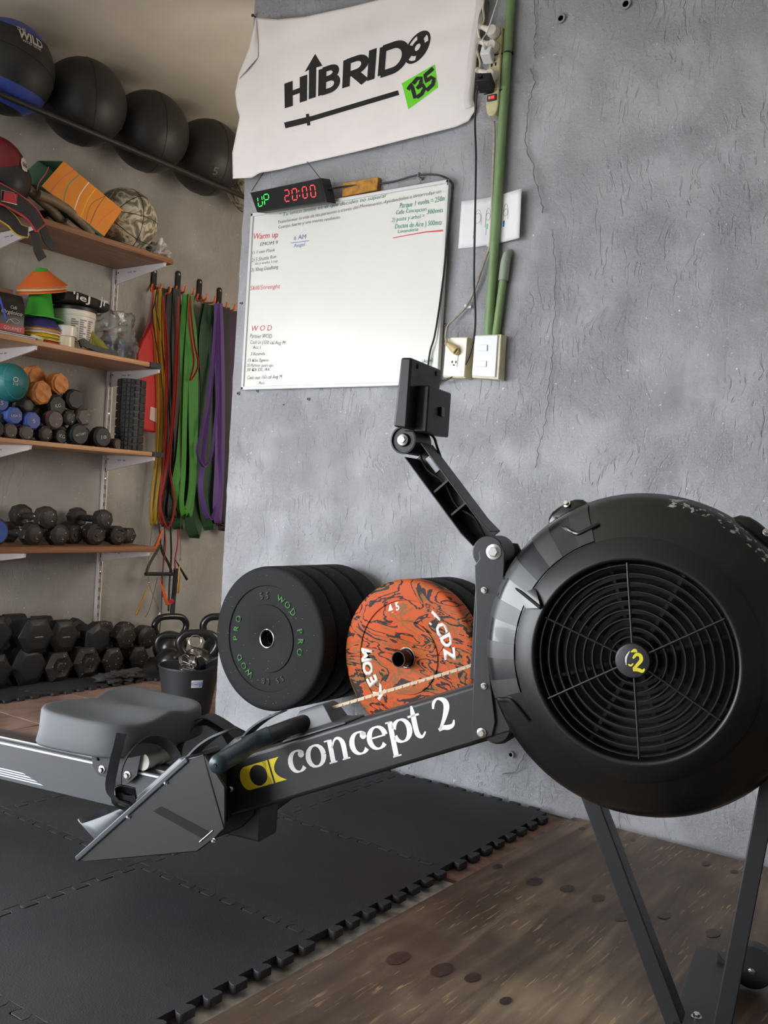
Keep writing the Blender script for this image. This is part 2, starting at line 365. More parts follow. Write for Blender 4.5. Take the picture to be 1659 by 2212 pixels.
for (px, py, rx) in [(1225, 1920, 17), (1292, 1940, 17), (1343, 1982, 17), (1435, 1978, 15), (1540, 2016, 18), (1525, 1866, 10), (1586, 1883, 9), (1367, 1815, 7), (1257, 1790, 8), (1155, 1905, 20), (860, 2070, 26), (955, 2095, 26), (1020, 2112, 18), (1092, 2162, 14), (1075, 1872, 12), (1240, 1770, 6)]:
    p = onp(px, py, 2, .0195); r = rx*depth(p)/FPX; m = MB(); n = 22
    m.add([(p.x+r*cos(2*pi*k/n)*.8*(1+.15*noise.noise(Vector((k, px, 0)))), p.y+r*1.35*sin(2*pi*k/n), .01925) for k in range(n)], [tuple(range(n))])
    m.build('knot', M_knot, ply, smooth=False)
# ---- cracks and old anchor holes in the main wall
M_crack = mat('grey crack line', (104, 104, 106), rough=.9)  # cracks are thin strips in a darker grey than the wall
def crack(pts, w=.0016):
    m = MB(); P = []
    for (a, b_), (c, d) in zip(pts[:-1], pts[1:]):
        q = max(3, int(math.hypot(c-a, d-b_)/7))
        for k in range(q): t = k/q; P.append((a+(c-a)*t+random.uniform(-2.6, 2.6), b_+(d-b_)*t))
    P.append(pts[-1]); Q = [onp(x, y, 1, YW-.0075) for x, y in P]
    m.ribbon(Q, (1, 0, 0), [w*random.uniform(.4, 1.3) for _ in Q], .0015)
    m.build('crack', M_crack, wall_back)
crack([(1155, -10), (1155, 36), (1159, 56), (1154, 78), (1155, 108), (1158, 127)])
crack([(1146, 148), (1157, 177), (1145, 217), (1137, 268), (1134, 311), (1143, 335), (1153, 354), (1155, 389), (1164, 418), (1171, 440), (1171, 460)], .003)
crack([(1195, 495), (1196, 540), (1201, 600), (1196, 700), (1192, 787), (1186, 834), (1180, 900), (1166, 960), (1156, 1010)])
crack([(1145, 1610), (1128, 1640), (1112, 1668), (1085, 1672)], .003)
crack([(1118, 1560), (1150, 1592), (1180, 1600)])
M_ring = mat('pale anchor sleeve', (150, 150, 150), rough=.5)
for px, py, r in [(1212, 40, .014), (1352, 9, .015), (1104, 1630, .010), (521, 655, .005), (515, 850, .007), (556, 845, .005), (666, 862, .006), (612, 874, .003), (962, 700, .005)]:
    p = onp(px, py, 1, YW-.006); m = MB(); m.lathe([(r, .012), (r, 0), (r*.62, 0), (r*.6, .01)], (p.x, p.y-.003, p.z), (0, 1, 0), 18, cap=False)
    a = m.build('anchor_hole', M_ring, wall_back)
    MB().lathe([(r*.62, 0), (.0001, 0)], (p.x, p.y-.0012, p.z), (0, 1, 0), 14).build('hole', M_dark, a)
# ------------------------------------------------------------------ the rowing machine (its own frame: x towards the flywheel, y away from the viewer, z up)
PSI = radians(10.5); RO = Vector((-.46, 1.62, 0)); RM = Matrix.Rotation(PSI, 3, 'Z'); RI = RM.transposed()
def rl(px, py, yl):
    d = RI @ ray(px, py); c = RI @ (CAM-RO); t = (yl-c.y)/d.y; return c+d*t
def rls(ps, yl): return [rl(a, b, yl) for a, b in ps]
row = empty('rowing_machine', RO, PSI, label='black indoor rowing machine with fan flywheel, grey seat and raised monitor arm', cat='rowing machine')
M_frame = mat('satin black painted steel', (38, 39, 41), rough=.42, bump=.15, bscale=500, spec=.5, bdist=.0005)
M_frame2 = mat('dark grey painted steel', (42, 43, 45), rough=.4, bump=.15, bscale=500, bdist=.0005)
M_plas = mat('black moulded plastic', (24, 25, 26), rough=.45, bump=.15, bscale=400, bdist=.0005)
M_seat = mat('grey moulded foam seat', (92, 95, 98), rough=.6, spec=.3, bump=.1, bscale=300, bdist=.0005)
M_grip = mat('dark teal rubber grip', (34, 50, 56), rough=.35, spec=.6)
M_bolt = mat('bright bolt', (215, 215, 212), rough=.25, metal=1)
M_alu = mat('brushed aluminium', (176, 178, 182), rough=.35, metal=.9)
M_rail = mat('dark grey rail', (66, 67, 70), rough=.4, spec=.5)
M_logo_y = mat('yellow decal', (228, 205, 40), rough=.5)
M_logo_w = mat('white decal', (236, 236, 232), rough=.5)
def bolt(p, parent, r=.007, d=(0, -1, 0), name='bolt', hexa=True):
    m = MB(); p = Vector(p)
    m.lathe([(r*1.5, 0), (r*1.5, .0015), (r*1.35, .002)], p, d, 20)
    m.lathe([(r, .002), (r, .006), (r*.85, .007)], p, d, 6 if hexa else 18)
    return m.build(name, M_bolt, parent, ang=30)
# rail with rollers' steel track on top
P0 = Vector((-2.25, 0, 0)); x1 = -.86
m = MB(); prof = [(-.036, .0), (-.036, .082), (-.040, .084), (-.040, .0905), (.040, .0905), (.040, .084), (.036, .082), (.036, 0), (.030, -.004), (-.030, -.004)]
m.loft([[Vector((x, y, .203+z)) for y, z in prof] for x in (-2.25, -.84)])
rail = m.build('rail', M_rail, row, bevel=.001)
MB().box((-1.56, 0, .2945), (1.38, .034, .002)).build('track', M_steel, rail)
m = MB(); m.box((-1.56, -.0405, .2885), (1.38, .0015, .004)); m.build('edge_highlight', mat('white rail highlight', (225, 228, 232), rough=.3), rail)  # highlight on the rail's top edge, painted as a white line
for k in range(4):   # slanting stripes of the decal near the rail foot
    z = .2135+k*.0052; MB().prism([(-1.80, -.0365, z-.002), (-1.432-k*.018+.02, -.0365, z-.002), (-1.442-k*.018+.02, -.0365, z+.0005), (-1.80, -.0365, z+.0005)], (0, -.0005, 0)).build('decal_stripe', mat('pale blue decal', (196, 204, 222), rough=.4), rail, smooth=False)
MB().box((-2.2, 0, .105), (.05, .5, .03)).build('rear_foot', M_frame, row, bevel=.004)
MB().box((-2.2, 0, .16), (.04, .06, .09)).build('rear_post', M_frame, row, bevel=.003)
for s_ in (-1, 1): MB().box((-2.2, .2*s_, .055), (.045, .06, .072)).build('rear_leg', M_frame, row, bevel=.003)
# main beam
y0 = -.046; TL = rl(490, 1643, y0); BL = rl(493, 1768, y0); TR = rl(1042, 1474, y0); BR = rl(1098, 1588, y0)
dT = (TR-TL).normalized(); TR2 = TL+dT*.68; BR2 = BL+(BR-BL).normalized()*.64
TLx = TL-dT*.10; BLx = BL-(BR-BL).normalized()*.06
m = MB(); m.prism([TLx, TR2, BR2, BLx], (0, .092, 0)); beam = m.build('main_beam', M_frame, row, bevel=.008, seg=4)
# decal on the beam
BX = dT; BN = Vector((0, -1, 0)); BU = Vector((-BX.z, 0, BX.x))
lo = rl(524, 1700, y0); 
def bl(u, v, off=.0006): return Vector((lo.x, y0-off, lo.z))+BX*u+BU*v
uR = (rl(995, 1570, y0)-lo).dot(BX)
H = .048
SC_ = (rl(632, 1676, y0)-lo).dot(BX)      # left edge of the word
m = MB()
def S(pts, w=.006, smooth=True, k=5): stroke(m, pts, w, bl, smooth=smooth, k=k)
W_ = uR-SC_; X = lambda t: SC_+W_*t
hx = .044      # x-height
b0 = -.004     # baseline
def ell(cx, cy, rx, ry, a0, a1, thick, thin, n=18):   # bowl with heavy sides and hairline top and bottom
    P = []
    for i in range(n+1):
        a = a0+(a1-a0)*i/n; w = thin+(thick-thin)*abs(cos(a))**1.2; P.append((cx+rx*cos(a)+.12*ry*sin(a), cy+ry*sin(a), w))
    stroke(m, P, 0, bl, smooth=False)
TH, TN = .0115, .0030
cw = W_*.0585
def letter_c(x): ell(x+cw, b0+hx/2, cw*.80, hx/2-.002, radians(38), radians(318), TH, TN); ell(x+cw*1.52, b0+hx*.77, .0035, .0035, 0, 2*pi, .007, .007)
letter_c(X(.0))
ell(X(.115)+cw*.98, b0+hx/2, cw*.82, hx/2-.002, 0, 2*pi, TH, TN)
def stem(x, y0_, y1_, w=.0105): S([(x, y0_, w), (x+(y1_-y0_)*.12, y1_, w)], smooth=False)
def serif(x, y, w=.018, t=.0028): S([(x-w/2, y), (x+w/2, y)], t, smooth=False)
x = X(.262); stem(x, b0, b0+hx); serif(x-.001, b0+hx-.001, .012); serif(x, b0+.001)
S([(x+.006, b0+hx*.62, .003), (x+.016, b0+hx*.93, .004), (x+.026, b0+hx*.95, .006), (x+.032, b0+hx*.72, .0105), (x+.031, b0+hx*.35, .0105), (x+.029, b0, .0105)]); serif(x+.030, b0+.001, .017)
letter_c(X(.385))
# e
xe = X(.49); ell(xe+cw, b0+hx/2, cw*.80, hx/2-.002, radians(5), radians(318), TH, TN); S([(xe+cw*.3, b0+hx*.53), (xe+cw*1.8, b0+hx*.53)], .003, smooth=False)
# p
xp = X(.625); S([(xp-.002, b0-.021, .0105), (xp+.006, b0+hx, .0105)], smooth=False); serif(xp, b0-.020); serif(xp+.002, b0+hx-.001, .012)
ell(xp+.0045+cw*.9, b0+hx/2, cw*.78, hx/2-.002, radians(-160), radians(160), TH, TN)
# t
xt = X(.755); S([(xt+.010, b0+hx+.016, .004), (xt+.008, b0+hx*.98, .010), (xt+.005, b0+hx*.4, .0105), (xt+.006, b0+.006, .010), (xt+.013, b0+.001, .005), (xt+.022, b0+.008, .003)]); S([(xt-.004, b0+hx-.002), (xt+.020, b0+hx-.002)], .004, smooth=False)
# 2
x2 = X(.885); S([(x2+.002, b0+hx*.98, .004), (x2+.007, b0+hx*1.22, .006), (x2+.017, b0+hx*1.33, .004), (x2+.028, b0+hx*1.18, .010), (x2+.029, b0+hx*.92, .0115), (x2+.018, b0+hx*.5, .008), (x2+.002, b0+hx*.08, .004)])
S([(x2, b0+.004, .006), (x2+.010, b0+.006, .008), (x2+.020, b0+.004, .009), (x2+.030, b0+.006, .006), (x2+.035, b0+.014, .003)])
m.build('beam_lettering', M_logo_w, beam, smooth=False)
# yellow emblem: a rounded tab with a dark disc cut out, then a waisted bar
m = MB(); e0 = 0; eh = .047; ew = SC_*.60
def fan(outer, inner):   # band between two outlines of equal length
    n = len(outer); m.add([bl(*p) for p in outer]+[bl(*p) for p in inner], [(i, i+1, n+i+1, n+i) for i in range(n-1)])
cx, cy, rr = ew*.62, eh/2-.010, eh*.445
for sgn in (1, -1):
    o_, i_ = [], []
    for k in range(17):
        a = radians(180-180*k/16)*sgn; i_.append((cx+rr*cos(a), cy+rr*sin(a)))
        if k <= 8: t = radians(90*k/8); o_.append((e0+.018-.018*cos(t), cy+sgn*(eh/2)*sin(t)))
        else: o_.append((e0+.018+(ew-e0-.018)*(k-8)/8, cy+sgn*eh/2))
    fan(o_, i_)
fan([(ew, cy-eh/2), (ew, cy+eh/2)], [(ew+.0, cy-eh/2), (ew, cy+eh/2)])
m.add([bl(cx+rr, cy-eh*.5), bl(ew+.002, cy-eh/2), bl(ew+.002, cy+eh/2), bl(cx+rr, cy+eh/2), bl(cx+rr*.8, cy+eh*.5), bl(cx+rr*1.0, cy), bl(cx+rr*.8, cy-eh*.5)], [(0, 1, 2, 3, 4, 5, 6)])
o_, i_ = [], []
for k in range(13):
    v = -1+2*k/12; q = ew+.006; o_.append((q, cy+v*eh/2)); i_.append((q+.006+.018*v*v+.004*(v < 0)*v*v, cy+v*eh/2))
fan(o_, i_); m.build('beam_emblem', M_logo_y, beam, smooth=False)
bolt(rl(499, 1704, y0), row, .006, hexa=False)
# upright bracket beside the flywheel, bolted to the beam
m = MB(); yb = -.052
m.prism(rls([(1033, 1193), (1046, 1182), (1062, 1174), (1082, 1176), (1090, 1192), (1088, 1260), (1075, 1330), (1062, 1400), (1058, 1460), (1070, 1560), (1063, 1590), (1018, 1603), (1022, 1478), (1028, 1330), (1025, 1222), (1036, 1206)], yb), (0, .008, 0))
m.build('upright_bracket', M_frame2, row, bevel=.0015)
m = MB(); a = rls([(1026, 1226), (1032, 1470)], yb); m.box(((a[0].x+a[1].x)/2-.002, 0, (a[0].z+a[1].z)/2), (.010, .1, a[0].z-a[1].z)); m.prism(rls([(1033, 1193), (1046, 1182), (1062, 1174), (1082, 1176), (1090, 1192), (1088, 1260), (1075, 1330), (1058, 1460), (1030, 1470), (1028, 1330), (1036, 1206)], yb), (0, .008, 0))
v0 = m.v[8:]
for v in m.v[8:]: v.y += .098
m.build('upright_bracket', M_frame2, row, bevel=.0015)
bolt(rl(1067, 1192, yb), row, .0095); bolt(rl(1046, 1275, yb), row, .004, hexa=False); bolt(rl(1041, 1583, yb), row, .006, hexa=False); bolt(rl(1046, 1482, yb), row, .004, hexa=False)
# ---- flywheel housing
HC = Vector((-.112, 0, .667)); AX = (0, -1, 0)
def fw_mat():
    m = mat('worn glossy black housing', (14, 15, 16), rough=.28, coat=.25, bump=.08, bscale=220, bdist=.0006); nt, b, N, L = nodes(m)
    tc = N('ShaderNodeTexCoord'); sp = N('ShaderNodeSeparateXYZ'); L(tc.outputs['Object'], sp.inputs[0])
    cx = N('ShaderNodeMath'); cx.operation = 'SUBTRACT'; cx.inputs[1].default_value = HC.x; L(sp.outputs[0], cx.inputs[0])
    cz = N('ShaderNodeMath'); cz.operation = 'SUBTRACT'; cz.inputs[1].default_value = HC.z; L(sp.outputs[2], cz.inputs[0])
    an = N('ShaderNodeMath'); an.operation = 'ARCTAN2'; L(cz.outputs[0], an.inputs[0]); L(cx.outputs[0], an.inputs[1])
    # scuffed zone along the shoulder, upper right (angles 15..85 degrees), only on the rounded rim
    cv = N('ShaderNodeCombineXYZ'); L(cx.outputs[0], cv.inputs[0]); L(cz.outputs[0], cv.inputs[2])
    ln = N('ShaderNodeVectorMath'); ln.operation = 'LENGTH'; L(cv.outputs[0], ln.inputs[0])
    r0 = N('ShaderNodeMath'); r0.operation = 'COMPARE'; r0.inputs[1].default_value = .262; r0.inputs[2].default_value = .008; L(ln.outputs[1], r0.inputs[0])
    a0 = N('ShaderNodeMath'); a0.operation = 'COMPARE'; a0.inputs[1].default_value = .83; a0.inputs[2].default_value = .62; L(an.outputs[0], a0.inputs[0])
    n = N('ShaderNodeTexNoise'); n.inputs['Scale'].default_value = 90; n.inputs['Detail'].default_value = 5; L(tc.outputs['Object'], n.inputs['Vector'])
    mr = N('ShaderNodeMapRange'); mr.inputs[1].default_value = .56; mr.inputs[2].default_value = .60; L(n.outputs[0], mr.inputs[0])
    m1 = N('ShaderNodeMath'); m1.operation = 'MULTIPLY'; L(r0.outputs[0], m1.inputs[0]); L(a0.outputs[0], m1.inputs[1])
    m2 = N('ShaderNodeMath'); m2.operation = 'MULTIPLY'; L(m1.outputs[0], m2.inputs[0]); L(mr.outputs[0], m2.inputs[1])
    mx = N('ShaderNodeMix'); mx.data_type = 'RGBA'; mx.inputs[6].default_value = lin((14, 15, 16))+(1,); mx.inputs[7].default_value = lin((176, 176, 172))+(1,); L(m2.outputs[0], mx.inputs[0]); L(mx.outputs[2], b.inputs['Base Color'])
    return m
M_fw = fw_mat(); M_fwm = mat('matt black housing ring', (20, 21, 22), rough=.42, bump=.1, bscale=300, bdist=.0005)
R_ = .273
m = MB(); m.lathe([(.16, -.10), (.24, -.10), (.262, -.09), (.270, -.07), (.270, .008), (R_, .010), (R_, .028), (.2705, .034), (.268, .045), (.262, .060), (.253, .071), (.243, .078), (.203, .097), (.1995, .0985)], HC, AX, 128, cap=False)
m.build('flywheel_housing', M_fw, row, ang=50)
m = MB(); m.lathe([(.1995, .0985), (.198, .101), (.175, .112), (.169, .1155), (.1655, .1165), (.1625, .115), (.161, .111), (.160, .055)], HC, AX, 128, cap=False); m.build('housing_ring', M_fwm, row, ang=50)
m = MB(); m.lathe([(.1602, .055), (.0001, .055)], HC, AX, 64, cap=False); m.lathe([(.24, -.10), (.001, -.10)], HC, AX, 64, cap=False)
m.build('back_plate', mat('deep black', (9, 9, 10), rough=.7), row)
g = empty('grille'); g.parent = row
def ring(r, h, t=.0016, w=.0022):
    return MB().lathe([(r-t, h), (r-t*.6, h+w), (r+t*.6, h+w), (r+t, h), (r+t, h-.008), (r-t, h-.008), (r-t, h)], HC, AX, 96, cap=False)
M_gr = mat('grille wire', (34, 35, 36), rough=.35)
for k in range(9): ring(.0375+k*.0146, .1035).build('grille_ring', M_gr, g, ang=60)
SPA = [97, 31, 160, 211, 277, 331]
for a in SPA:
    a = radians(a); d = Vector((cos(a), 0, sin(a))); m = MB(); m.cyl(HC+d*.024+Vector((0, -.107, 0)), HC+d*.158+Vector((0, -.107, 0)), .0018, n=8); m.build('grille_spoke', M_gr, g)
m = MB()
for k in range(9):   # the perforated plate some way behind the guard
    r = .030+k*.0150; m.lathe([(r-.0032, .072), (r+.0032, .072), (r+.0032, .069), (r-.0032, .069), (r-.0032, .072)], HC, AX, 72, cap=False)
for k in range(8):
    a = radians(20+45*k); d = Vector((cos(a), 0, sin(a)))
    for j in range(9): c = HC+d*(.0375+j*.0150)+Vector((0, -.0705, 0)); m.box(c, (.0085, .003, .006), Matrix.Rotation(-a, 3, 'Y'))
m.build('inner_grille', mat('inner grille', (16, 16, 17), rough=.5), row)
m = MB(); m.lathe([(.0285, .095), (.0285, .110), (.027, .1135), (.024, .1145), (.0001, .115)], HC, AX, 48, cap=False); hub = m.build('hub_cap', mat('hub cap', (46, 47, 50), rough=.4), row)
m = MB()
def hp(u, v): return HC+Vector((u, -.1153, v))
stroke(m, [(.001, .004, .003), (.006, .011, .005), (.012, .010, .006), (.014, .003, .006), (.008, -.006, .005), (.003, -.013, .005)], .004, hp)
stroke(m, [(.002, -.0145, .004), (.010, -.013, .006), (.017, -.0145, .005), (.020, -.010, .002)], .004, hp)
stroke(m, [(-.003, .014, .0012), (.003, .017, .006), (.007, .015, .002)], .004, hp); stroke(m, [(-.006, -.006, .002), (-.002, -.008, .003), (.002, -.004, .002)], .003, hp)
m.build('hub_mark', mat('yellow hub mark', (226, 214, 60), rough=.4), hub, smooth=False)
m = MB(); stroke(m, [(-.005, .015, .001), (-.010, .004, .003), (-.009, -.008, .001)], .003, hp); m.build('hub_mark', M_logo_w, hub, smooth=False)
# faceted vent panels on the beam side of the shoulder
def fprof(t):   # shoulder surface between r .2005 and .2715
    P = [(.2025, .0985), (.222, .0895), (.243, .0800), (.2535, .0728), (.2628, .0615), (.2690, .046)]
    return P
M_vp = mat('dark smoked vent panel', (20, 23, 26), rough=.25, coat=.2); M_vp2 = mat('grey vent panel', (42, 43, 44), rough=.38)
angs = [112, 120, 129, 137, 146, 154, 163, 171, 180, 187, 196, 203]
for i in range(0, len(angs)-1):
    a0, a1 = radians(angs[i]), radians(angs[i+1]); m = MB(); ring_ = []
    off = .0006 if i % 2 else .0012
    rows = [[HC+Vector((r*cos(a), -(h+off), r*sin(a))) for r, h in fprof(0)] for a in [a0+(a1-a0)*k/5 for k in range(6)]]
    vs = [p for q in rows for p in q]; n = 6
    m.add(vs, [(j*n+k, j*n+k+1, (j+1)*n+k+1, (j+1)*n+k) for j in range(5) for k in range(n-1)])
    o = m.build('vent_panel', M_vp if i % 2 else M_vp2, row, ang=80)
# moulded fins on the shoulder
def fs(r, a):  # point on shoulder at radius r and angle a (deg)
    P = [(.160, .116), (.1655, .1175), (.1995, .1005), (.2430, .080), (.2535, .0728), (.2628, .0615), (.2690, .046), (.274, .02)]
    for (r0, h0), (r1, h1) in zip(P[:-1], P[1:]):
        if r0 <= r <= r1: h = h0+(h1-h0)*(r-r0)/(r1-r0); break
    else: h = .02
    a = radians(a); return HC+Vector((r*cos(a), -h-.001, r*sin(a)))
for pts in ([(.272, 126), (.245, 122.5), (.228, 119.5), (.224, 117), (.229, 108.5)], [(.272, 203), (.250, 204), (.232, 205), (.222, 208), (.212, 217)]):
    m = MB(); m.tube(crom([fs(*p) for p in pts], 5), [.0035+.0*i for i in range(5*(len(pts)-1)+1)], 8); m.build('moulded_fin', M_fw, row)
m = MB(); A = fs(.264, 155.5); B = fs(.168, 155); Cc = fs(.195, 160.5); D = fs(.197, 149.5)
E1 = Vector((0, -.010, 0)); m.add([A, B+E1, Cc, D], [(0, 1, 2), (0, 3, 1)]); m.tube([A, B+E1], .003, 8)
m.build('moulded_fin', M_fw, row)
# lugs with screws on the rim
for a, w in ((122, 15), (52, 17)):
    m = MB(); rings = []
    for k in range(9):
        t = -1+2*k/8; aa = radians(a+w*t*.62); hgt = .022*(1-t**4)+.001; rr = R_-.006+hgt; ww = .016*(1-.3*t*t)
        d = Vector((cos(aa), 0, sin(aa))); n_ = 8
        rings.append([HC+d*(R_-.012+ (rr-R_+.012)*max(0, sin(pi*q/7))**.45)+Vector((0, -.012-ww*cos(pi*q/7), 0)) for q in range(8)])
    m.loft(rings); lug = m.build('rim_lug', M_fw, row, ang=60)
    aa = radians(a-w*.12); d = Vector((cos(aa), 0, sin(aa))); bolt(HC+d*(R_+.0125)+Vector((0, -.026, 0)), lug, .0045, d=(d.x*.5, -.85, d.z*.5), hexa=False)
# rear half of the housing: chain side bulge visible beyond the rim at lower left
m = MB(); m.lathe([(.030, -.05), (.035, -.02), (.034, .03), (.028, .045), (.0001, .046)], rl(1085, 1560, 0), AX, 24, cap=False); m.build('chain_guide_cover', M_plas, row)
# legs
def bar(name, a, b, w, t, y, mt=M_frame2):
    a = Vector((a.x, 0, a.z)); b = Vector((b.x, 0, b.z)); d = (b-a).normalized(); n = Vector((-d.z, 0, d.x))
    m = MB(); m.prism([a+n*w/2+Vector((0, y-t/2, 0)), b+n*w/2+Vector((0, y-t/2, 0)), b-n*w/2+Vector((0, y-t/2, 0)), a-n*w/2+Vector((0, y-t/2, 0))], (0, t, 0)); return m.build(name, mt, row, bevel=.002)
A = rl(1281, 1740, -.02); B = rl(1452, 2190, -.02); d = (B-A).normalized(); bar('front_leg', A-d*.18, Vector((B.x, 0, .052))+Vector((.006, 0, 0)), .028, .042, 0)
A = rl(1664, 1690, -.02); B = rl(1578, 2150, -.02); d = (B-A).normalized(); bar('front_leg', A-d*.16, Vector((B.x-.012, 0, .052)), .028, .042, 0)
# foot channel with caster
m = MB(); prof = [(-.034, 0), (-.034, .040), (.034, .040), (.034, 0), (.031, 0), (.031, .037), (-.031, .037), (-.031, 0)]
m.loft([[Vector((x+.008, y, .022+z)) for x, z in prof] for y in (-.30, .30)]); foot = m.build('foot_channel', M_frame2, row, bevel=.001)
for s_ in (-1, 1):
    bolt((.008, -.035*s_-.02, .062), foot, .006, d=(0, 0, 1), hexa=False)
    m = MB(); m.box((.008, .28*s_, .0205), (.05, .03, .003)); m.build('rubber_pad', M_plas, foot)
    c = Vector((.080, .262*s_, .060)); m = MB(); m.lathe([(.010, -.010), (.034, -.010), (.037, -.007), (.037, .007), (.034, .010), (.010, .010)], c, (0, 1, 0), 32); w_ = m.build('caster_wheel', mat('worn rubber wheel', (44, 44, 46), rough=.55, var=.4, vscale=50), row)
    m = MB(); P = []
    for k in range(14): a = radians(-14+190*k/13); P.append(c+Vector((.046*cos(a), -.016, .046*sin(a))))
    m.prism([c+Vector((-.062, -.016, -.028))]+P[:1]+P[1:]+[c+Vector((-.062, -.016, .02))], (0, .003, 0)); m.build('caster_bracket', M_frame2, w_, bevel=.0005)
    m = MB(); m.loft([[p, p+Vector((0, .03, 0)), p*1.0+Vector((0, .03, 0))+(c-p).normalized()*.002, p+(c-p).normalized()*.002] for p in P[1:]]); m.build('caster_guard', M_frame2, w_)
    bolt(c+Vector((0, -.016, 0)), w_, .004, hexa=False)
# ---- monitor arm: open channel from the bracket to the monitor
pv = rl(1067, 1192, 0); tp = rl(889, 954, 0); d = (tp-pv).normalized(); n = Vector((d.z, 0, -d.x))
if n.x < 0: n = -n
def ap(t, s, y): return pv+d*t+n*s+Vector((0, y, 0))
LA = (tp-pv).length
m = MB(); prof = [(-.024, -.032), (.024, -.032), (.024, .032), (-.024, .032), (-.024, .029), (.0205, .029), (.0205, -.029), (-.024, -.029)]
prof = [(s, y) for s, y in prof]
# channel open towards the viewer: web at the far side, two flanges
prof = [(-.022, -.030), (-.0195, -.030), (-.0195, .026), (.0195, .026), (.0195, -.030), (.022, -.030), (.022, .030), (-.022, .030)]
m.loft([[ap(t, s+(0 if t > .05 else .004), y) for s, y in prof] for t in (.028, .06, LA-.024)]); arm = m.build('monitor_arm', M_frame2, row, bevel=.0008)
for t in (.10, .155): MB().box(ap(t, 0, 0), (.004, .045, .036), Matrix.Rotation(-atan2(d.z, d.x), 3, 'Y')).build('rib', M_plas, arm)
m = MB(); m.box(ap(LA-.055, 0, .024), (.035, .002, .010), Matrix.Rotation(-atan2(d.z, d.x), 3, 'Y')); m.build('slot', M_alu, arm)
m = MB(); m.tube(crom([ap(.03, .004, -.004), ap(.07, .012, -.012), ap(.11, -.002, -.010), ap(.16, .006, -.012), ap(.2, -.006, -.01), ap(.235, -.002, 0)], 8), .0022, 8); m.build('sensor_cable', M_black, arm)
m = MB(); m.lathe([(.030, -.034), (.030, .034)], pv, (0, 1, 0), 32); m.build('arm_pivot', M_frame, row, bevel=.002)
m = MB(); m.lathe([(.0255, -.034), (.0255, .040)], tp, (0, 1, 0), 32); tpv = m.build('arm_pivot', M_frame, row, bevel=.002)
m = MB(); m.lathe([(.0265, .034), (.0265, .040), (.0235, .0405), (.023, .036), (.013, .036), (.012, .040), (.010, .041), (.0001, .041)], tp, AX, 40, cap=False); m.build('pivot_knob', M_black, row); bolt(tp+Vector((0, -.041, 0)), row, .0072)
# monitor: thin screen housing in front, battery box behind, seen from the back
mon = empty('monitor'); mon.parent = row
def q4(ps, y): return [rl(a, b, y) for a, b in ps]
xa = .045; c1 = q4([(866, 772), (849, 921), (878, 926), (889, 772)], -.075)
m = MB(); m.prism(c1, (0, .150, 0)); scr = m.build('screen_housing', M_black, mon, bevel=.004, seg=3)
c2 = q4([(901, 832), (893, 932), (921, 934), (928, 832)], -.040)
m = MB(); m.prism([c2[0]-Vector((.02, 0, 0)), c2[1]-Vector((.02, 0, 0)), c2[1], c2[0]], (0, .10, 0)); m.build('housing_neck', M_black, mon, bevel=.002)
m = MB(); m.prism(c2, (0, .115, 0)); bx = m.build('battery_box', M_black, mon, bevel=.003, seg=3)
mm = (c2[2]+c2[3])/2; m = MB(); m.prism([mm+Vector((0, .055, -.008)), mm+Vector((.006, .055, -.008)), mm+Vector((.006, .055, .010)), mm+Vector((0, .055, .010))], (0, .016, 0)); m.build('latch', M_blackgloss, bx, bevel=.001)
for yy in (-.045, .048):
    t_ = (c1[3]+Vector((.0006, yy+.075, -.012))); MB().box(t_, (.0015, .0035, .009)).build('screw_slot', M_dark, scr)
A = c1[3]; text('Concept2', A+Vector((.0003, .035, -.032)), A+Vector((.0003, .105, -.032)), (0, 0, 1), mat('embossed mark', (40, 40, 42), rough=.3), scr, .010)
m = MB(); m.tube(crom([rl(922, 932, .02), rl(937, 945, .03), rl(944, 965, .03), rl(951, 985, .03), rl(958, 1004, .03), rl(950, 1012, .03)], 6), .0025, 8); m.build('sensor_cable', M_black, row)
# ---- footstretcher: side panels, foot plates, heel cups, straps
yn = -.150
side = [(165, 1856), (180, 1862), (432, 1838), (445, 1828), (470, 1805), (492, 1768), (492, 1640), (440, 1612), (412, 1628), (378, 1668), (300, 1745)]
side = [(165, 1852), (172, 1860), (185, 1862), (425, 1840), (470, 1806), (486, 1790), (486, 1700), (440, 1628), (400, 1640), (372, 1672), (300, 1740)]
SN = rls(side, yn)
m = MB(); m.prism(SN, (0, .006, 0)); m.build('side_panel', M_plas, row, bevel=.002)
m = MB(); m.prism([p+Vector((0, 2*.150-.006, 0)) for p in SN], (0, .006, 0)); m.build('side_panel', M_plas, row, bevel=.002)
# tapering rear shroud towards the beam
a_ = [SN[5]+Vector((0, 0, -.0)), SN[7]+Vector((.0, 0, .0))]; b_ = [BL+Vector((.0, -.002, 0)), TL+Vector((0, -.002, 0))]
for sg in (1, -1):
    f = lambda p: Vector((p.x, p.y*sg, p.z)); m = MB()
    m.add([f(SN[8]), f(SN[7]), f(TL+Vector((.0, -.001, 0))), f(BL+Vector((.0, -.001, 0))), f(SN[4]), f(SN[3]), f(SN[5])], [(0, 1, 2), (1, 6, 2), (6, 3, 2), (6, 4, 3)])
    sh = m.build('side_shroud', M_plas, row, ang=20); so = sh.modifiers.new('s', 'SOLIDIFY'); so.thickness = .004
m = MB(); q1 = rl(440, 1822, -.045); q2 = rl(520, 1788, -.045); q3 = rl(546, 1762, -.045); q4_ = rl(548, 1748, -.045); q5 = rl(440, 1760, -.045); m.prism([q1, q2, q3, q4_, q5], (0, .09, 0)); m.build('under_tray', M_plas, row, bevel=.002)
